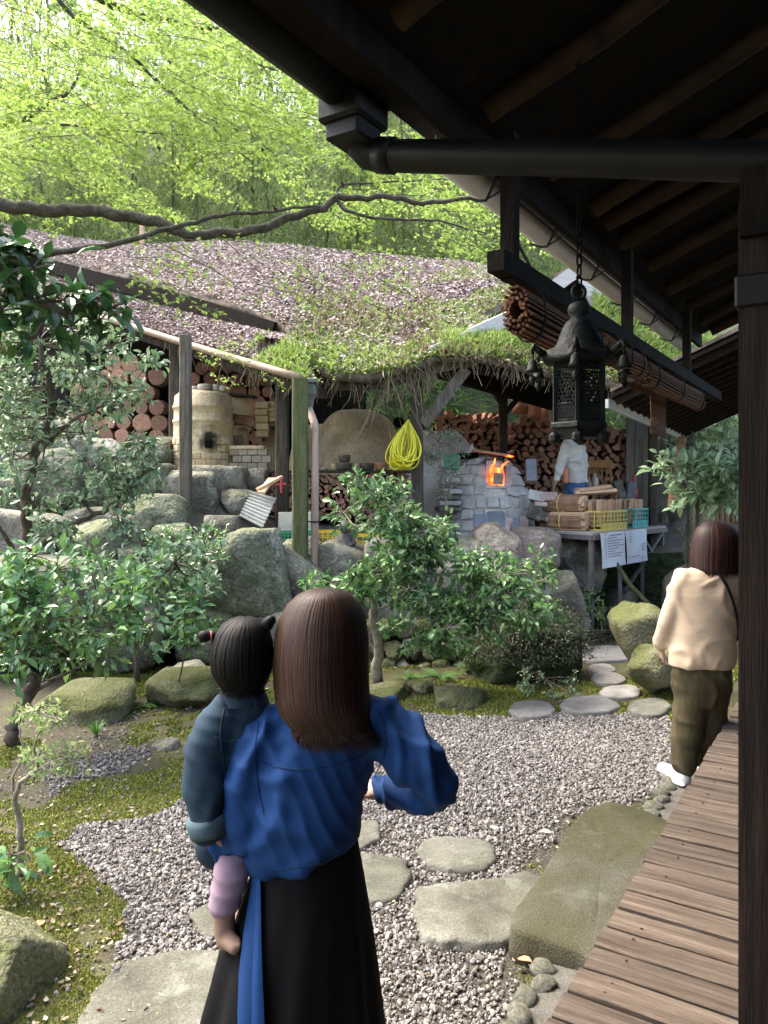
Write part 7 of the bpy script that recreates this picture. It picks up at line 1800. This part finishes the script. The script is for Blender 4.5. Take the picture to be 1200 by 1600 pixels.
limb([P(60, -40, 5.4), P(120, 30, 5.5), P(190, 75, 5.5), P(260, 140, 5.6), P(310, 180, 5.7), P(380, 205, 5.8)], .018, .005)
limb([P(60, -60, 5.4), P(180, 10, 5.8), P(250, 30, 6.0), P(330, 45, 6.2), P(400, 42, 6.4)], .035, .012)
limb([P(330, 45, 6.2), P(380, 65, 6.3), P(440, 85, 6.4)], .014, .005)
limb([P(340, 48, 6.2), P(365, 80, 6.2), P(430, 110, 6.3), P(500, 125, 6.5)], .012, .004)
limb([P(240, 120, 5.6), P(280, 160, 5.5), P(330, 200, 5.5), P(400, 260, 5.5)], .01, .003)
limb([P(230, 370, 5.0), P(330, 420, 4.8), P(400, 470, 4.7)], .004, .0015)
limb([P(350, 375, 5.2), P(400, 420, 5.0), P(450, 480, 4.9)], .004, .0015)
limb([(-3.6, 5.4, 3.3), (-3.4, 4.6, 4.6), (-2.8, 3.4, 5.2), (-1.8, 2.2, 5.4), (-.8, 1.2, 5.5)], .07, .02)  # unseen limbs, added to carry the crown that shades the near court
limb([(-3.4, 4.6, 4.6), (-3.6, 3.0, 5.0), (-3.4, 1.2, 5.2)], .045, .015)
b.build('trunk', M_MAPLEBARK, mpl, True)
g = np.random.default_rng(61); T = []; D = []; tw = MB()
def spray_at(c, L_, nleaf, ang, width):
    """a drooping flat spray: fine twig with leaves left and right"""
    d = Vector((math.cos(ang), g.normal() * .35, -abs(math.sin(ang)) * .8 + g.normal() * .1)).normalized(); e = c + d * L_
    tw.tube([c, c.lerp(e, .5) + Vector((0, 0, .03)), e], [.003, .002, .001], 4)
    sd_ = d.cross(Vector((0, .3, 1))).normalized()
    for k in range(nleaf):
        f = g.random() ** .8; s = g.uniform(-1, 1) * width * (1.05 - .55 * f)
        p = c + d * L_ * f + sd_ * s + Vector((0, 0, .05 * math.sin(f * 3) - abs(s) * .18)); T.append(tuple(p)); D.append(tuple(d * .6 + sd_ * s / width * .8 - Vector((0, 0, .3))))
def dens(u, v):
    # where the photograph shows maple sprays thick or thin
    d = .9
    if u < 260 and v < 330: d = 1.0
    if 270 < u < 520 and 200 < v < 330: d = .45
    if u > 520 and v < 210: d = 0
    if u < 120 and v < 40: d = .35
    if 130 < u < 330 and 200 < v < 310: d = .4
    return d
cnt = 0
while cnt < 370:
    u, v = g.uniform(-80, 860), g.uniform(-70, 335)
    if v > 300 and u < 450 and g.random() < .5: continue
    if v < (u - 350) * .83 - 30: continue
    if g.random() > dens(u, v): continue
    Y = g.uniform(4.6, 7.6) if v < 265 else g.uniform(5.9, 8.2); spray_at(P(u, v, Y), g.uniform(.3, .62), 104, g.uniform(.25, .75) if g.random() < .8 else math.pi - g.uniform(.2, .6), g.uniform(.1, .2)); cnt += 1
for k in range(42):    # thin sprays hanging before the roof
    u, v = g.uniform(180, 640), g.uniform(370, 480)
    spray_at(P(u, v, g.uniform(4.7, 5.6)), g.uniform(.25, .45), 16, g.uniform(.3, .8), .1)
for k in range(26): spray_at(P(g.uniform(640, 860), g.uniform(300, 390), g.uniform(5.6, 7)), g.uniform(.3, .5), 40, g.uniform(.2, .7), .14)
for k in range(22): spray_at(P(g.uniform(300, 520), g.uniform(520, 590), g.uniform(7.9, 8.2)) if k % 2 else P(g.uniform(300, 400), g.uniform(530, 560), 8.2), g.uniform(.15, .3), 14, g.uniform(.2, .7), .1)
for k in range(170):    # unseen extra crown above the picture, added to shade the near court
    y_ = g.uniform(.2, 4.2); z_ = CAMZ + y_ * .68 + g.uniform(.9, 2.6); spray_at(Vector((g.uniform(-4.6, .2), y_, max(z_, 4.2))), g.uniform(.4, .7), 60, g.uniform(.2, .7) if k % 2 else math.pi - g.uniform(.2, .7), g.uniform(.14, .24))
T, D = np.array(T), np.array(D); n = len(T); up = g.normal(size=(n, 3)) * .35 + [0, -.15, 1]
mass('crown', MAP, T, frames(D + g.normal(size=(n, 3)) * .35, up), g.uniform(.023, .042, n), M_MAPLE, mpl)
tw.build('twigs', M_BARK, mpl)['kind'] = 'stuff'
CURL = (np.array([(0, 0, 0), (.3, .25, -.2), (.35, -.2, -.25), (.6, .15, -.6), (.65, -.18, -.55), (.5, .0, -.95), (.2, .05, -.5)]), [(0, 2, 1), (1, 2, 4, 3), (3, 4, 5), (0, 1, 6), (0, 6, 2)])
for u, v in [(53, 15), (218, 33), (260, 92), (115, 100), (206, 130), (65, 163), (115, 173), (140, 192), (57, 205), (245, 227), (275, 257), (392, 292), (406, 308), (425, 320), (532, 283), (408, 230), (330, 443), (549, 400), (436, 422), (160, 318), (48, 225), (128, 65), (508, 240), (503, 203)]:
    mass('dead_leaf', CURL, np.array([tuple(P(u, v, 5.2))]), rand_rot(1, g) * 0 + frames(np.array([[.6 + g.normal() * .4, g.normal() * .6, .1]]), np.array([[0, 0, 1.]])), np.array([g.uniform(.04, .065)]), M_DEADLEAF, mpl)

# ================================================================ bamboo grove and hillside growth
def bamboo_proto(seed, H):
    g = np.random.default_rng(seed); pts = []; rad = []
    lean = Vector((g.normal() * .08, -abs(g.normal()) * .1 - .05, 0)); n = 22
    for i in range(n):
        f = i / (n - 1); pts.append(Vector((0, 0, H * f * (1 - .12 * f ** 3))) + lean * H * f ** 2.6 * 1.6)
        rad.append(.045 * (1 - .8 * f))
    cu = MB()
    fine = [pts[0].lerp(pts[0], 0)]; 
    cu.tube(pts, rad, 7); cm = cu.mesh('culm', True)
    T = []; D = []
    for i in range(5, n):
        for k in range(5):
            a = g.uniform(0, 6.28); L_ = g.uniform(.5, 1.3); d = Vector((math.cos(a), math.sin(a), .1 - .9 * (i / n) ** 1)).normalized()
            for q in range(26):
                f = g.random(); p = pts[i] + d * L_ * f - Vector((0, 0, .35 * L_ * f * f)) + Vector(g.normal(size=3)) * .1
                T.append(tuple(p)); D.append((d.x * .5 + g.normal() * .5, d.y * .5 + g.normal() * .5, -.55 + g.normal() * .3))
    T, D = np.array(T), np.array(D); n_ = len(T)
    tmp = mass('foliage', BAM, T, frames(D, g.normal(size=(n_, 3)) * .6 + [0, -.3, 1]), g.uniform(.14, .26, n_), M_BAMBOOLEAF); me = tmp.data; bpy.data.objects.remove(tmp)
    cm.materials.append(M_CULM); return cm, me
PRO = [bamboo_proto(s, h) for s, h in ((1, 7.5), (2, 6.5), (3, 8.5), (4, 5.5))]
g = np.random.default_rng(71); spots = []
us = np.linspace(-60, 900, 40)
for k in range(64):
    u = float(us[(k * 7) % 40]) + g.uniform(-14, 14); Y = float([15.5, 17.2, 19.5, 22, 16.4][k % 5]) + g.uniform(-.5, .5); spots.append((u, Y))
wordsrow = 'arching green bamboo in the grove on the hillside behind the kiln roof'
for k, (u, Y) in enumerate(spots):
    x = (u - 600) / 1200 * Y; z = float(hill_z(np.array([[x]]), np.array([[Y]]))[0, 0])
    root = empty('bamboo', (x, Y, z - .1)); tag(root, wordsrow, 'bamboo', 'bamboo grove on the hillside')
    cm, fm = PRO[g.integers(4)]; rz = g.normal() * .35; s = g.uniform(.8, 1.15)
    for nm, me in (('culm', cm), ('foliage', fm)):
        o = bpy.data.objects.new(nm, me); COL.objects.link(o); o.parent = root; o.rotation_euler = (0, 0, rz); o.scale = (s, s, s)
# bushy undergrowth on the slope
n = 26000; x = g.uniform(-14, 9, n); y = 13.4 + 12 * g.random(n) ** 1.4
k = np.abs(x) < y * .56; x, y = x[k], y[k]; k = vnoise(x, y, .9, 77) > -.25; x, y = x[k], y[k]; n = len(x)
z = hill_z(x[None], y[None])[0] + g.uniform(0, .9, n) ** 1.5
ax = g.normal(size=(n, 3)) + [0, -.4, .2]
tag(mass('undergrowth', (BAM[0] * [1, 1.9, 1], BAM[1]), np.stack([x, y, z], 1), frames(ax, g.normal(size=(n, 3)) * .5 + [0, -.5, 1]), g.uniform(.15, .34, n), M_UNDER), 'leafy undergrowth covering the hillside', 'undergrowth', kind='stuff')
# evergreen trees on the slope
for k, (u, Y, zc, r_, lab) in enumerate([(150, 24, 12, 2.6, 'tall dark evergreen tree rising at the upper left behind the bamboo'), (420, 26, 14, 2.8, 'tall evergreen tree above the middle of the kiln roof'), (-40, 20, 10, 2.4, 'evergreen tree at the far left edge of the hillside'), (640, 27, 13.5, 2.8, 'tall evergreen tree on the ridge at the eave end'), (290, 30, 17.5, 3.0, 'evergreen tree highest on the ridge')]):
    x = (u - 600) / 1200 * Y; zg = float(hill_z(np.array([[x]]), np.array([[float(Y)]]))[0, 0]); gg = np.random.default_rng(200 + k)
    cs = [((x + gg.normal() * r_ * .5, Y + gg.normal() * r_ * .4, zc + gg.normal() * r_ * .6), gg.uniform(.5, .9), 1) for _ in range(26)]
    plant('evergreen_tree', lab, 'tree', [([(x, Y, zg - .3), (x + .1, Y, (zg + zc) / 2), (x, Y, zc + r_)], .2, .05)], cs, None, .22, M_LEAFCAM2 if k % 2 else M_UNDER, M_BARK, per=16, twigs=14, seed=300 + k, twig_r=.015, leafbase=SML)
# dry white twigs on the slope at the upper left
b = MB()
for k in range(26):
    p = P(g.uniform(-40, 20), g.uniform(185, 225), 9); q = P(g.uniform(60, 140), g.uniform(175, 225), 9.5)
    m_ = p.lerp(q, .5) + Vector((0, 0, g.uniform(-.1, .25))); b.tube(curve_pts([p, m_, q], 8), [.012 - .001 * i for i in range(8)], 4)
b.tube([P(-60, 420, 9), P(-50, 300, 9), P(-40, 205, 9)], [.06, .05, .03], 6); b.tube([Vector((P(-60, 0, 9).x, 9, 1.2)), P(-60, 420, 9)], .06, 6)
tag(b.build('dry_bush', M_DRYTWIG), 'bare pale dry branches at the upper left edge', 'bush')
tag(MB().bar(P(222, 400, 13.2), P(222, 345, 13.2), .07, .07, (1, 0, 0)).bar((P(222, 0, 13.2).x, 13.2, 2), P(222, 400, 13.2), .06, .06, (1, 0, 0)).build('wooden_stake', M_LOGPALE), 'pale wooden stake rising behind the roof ridge', 'stake')
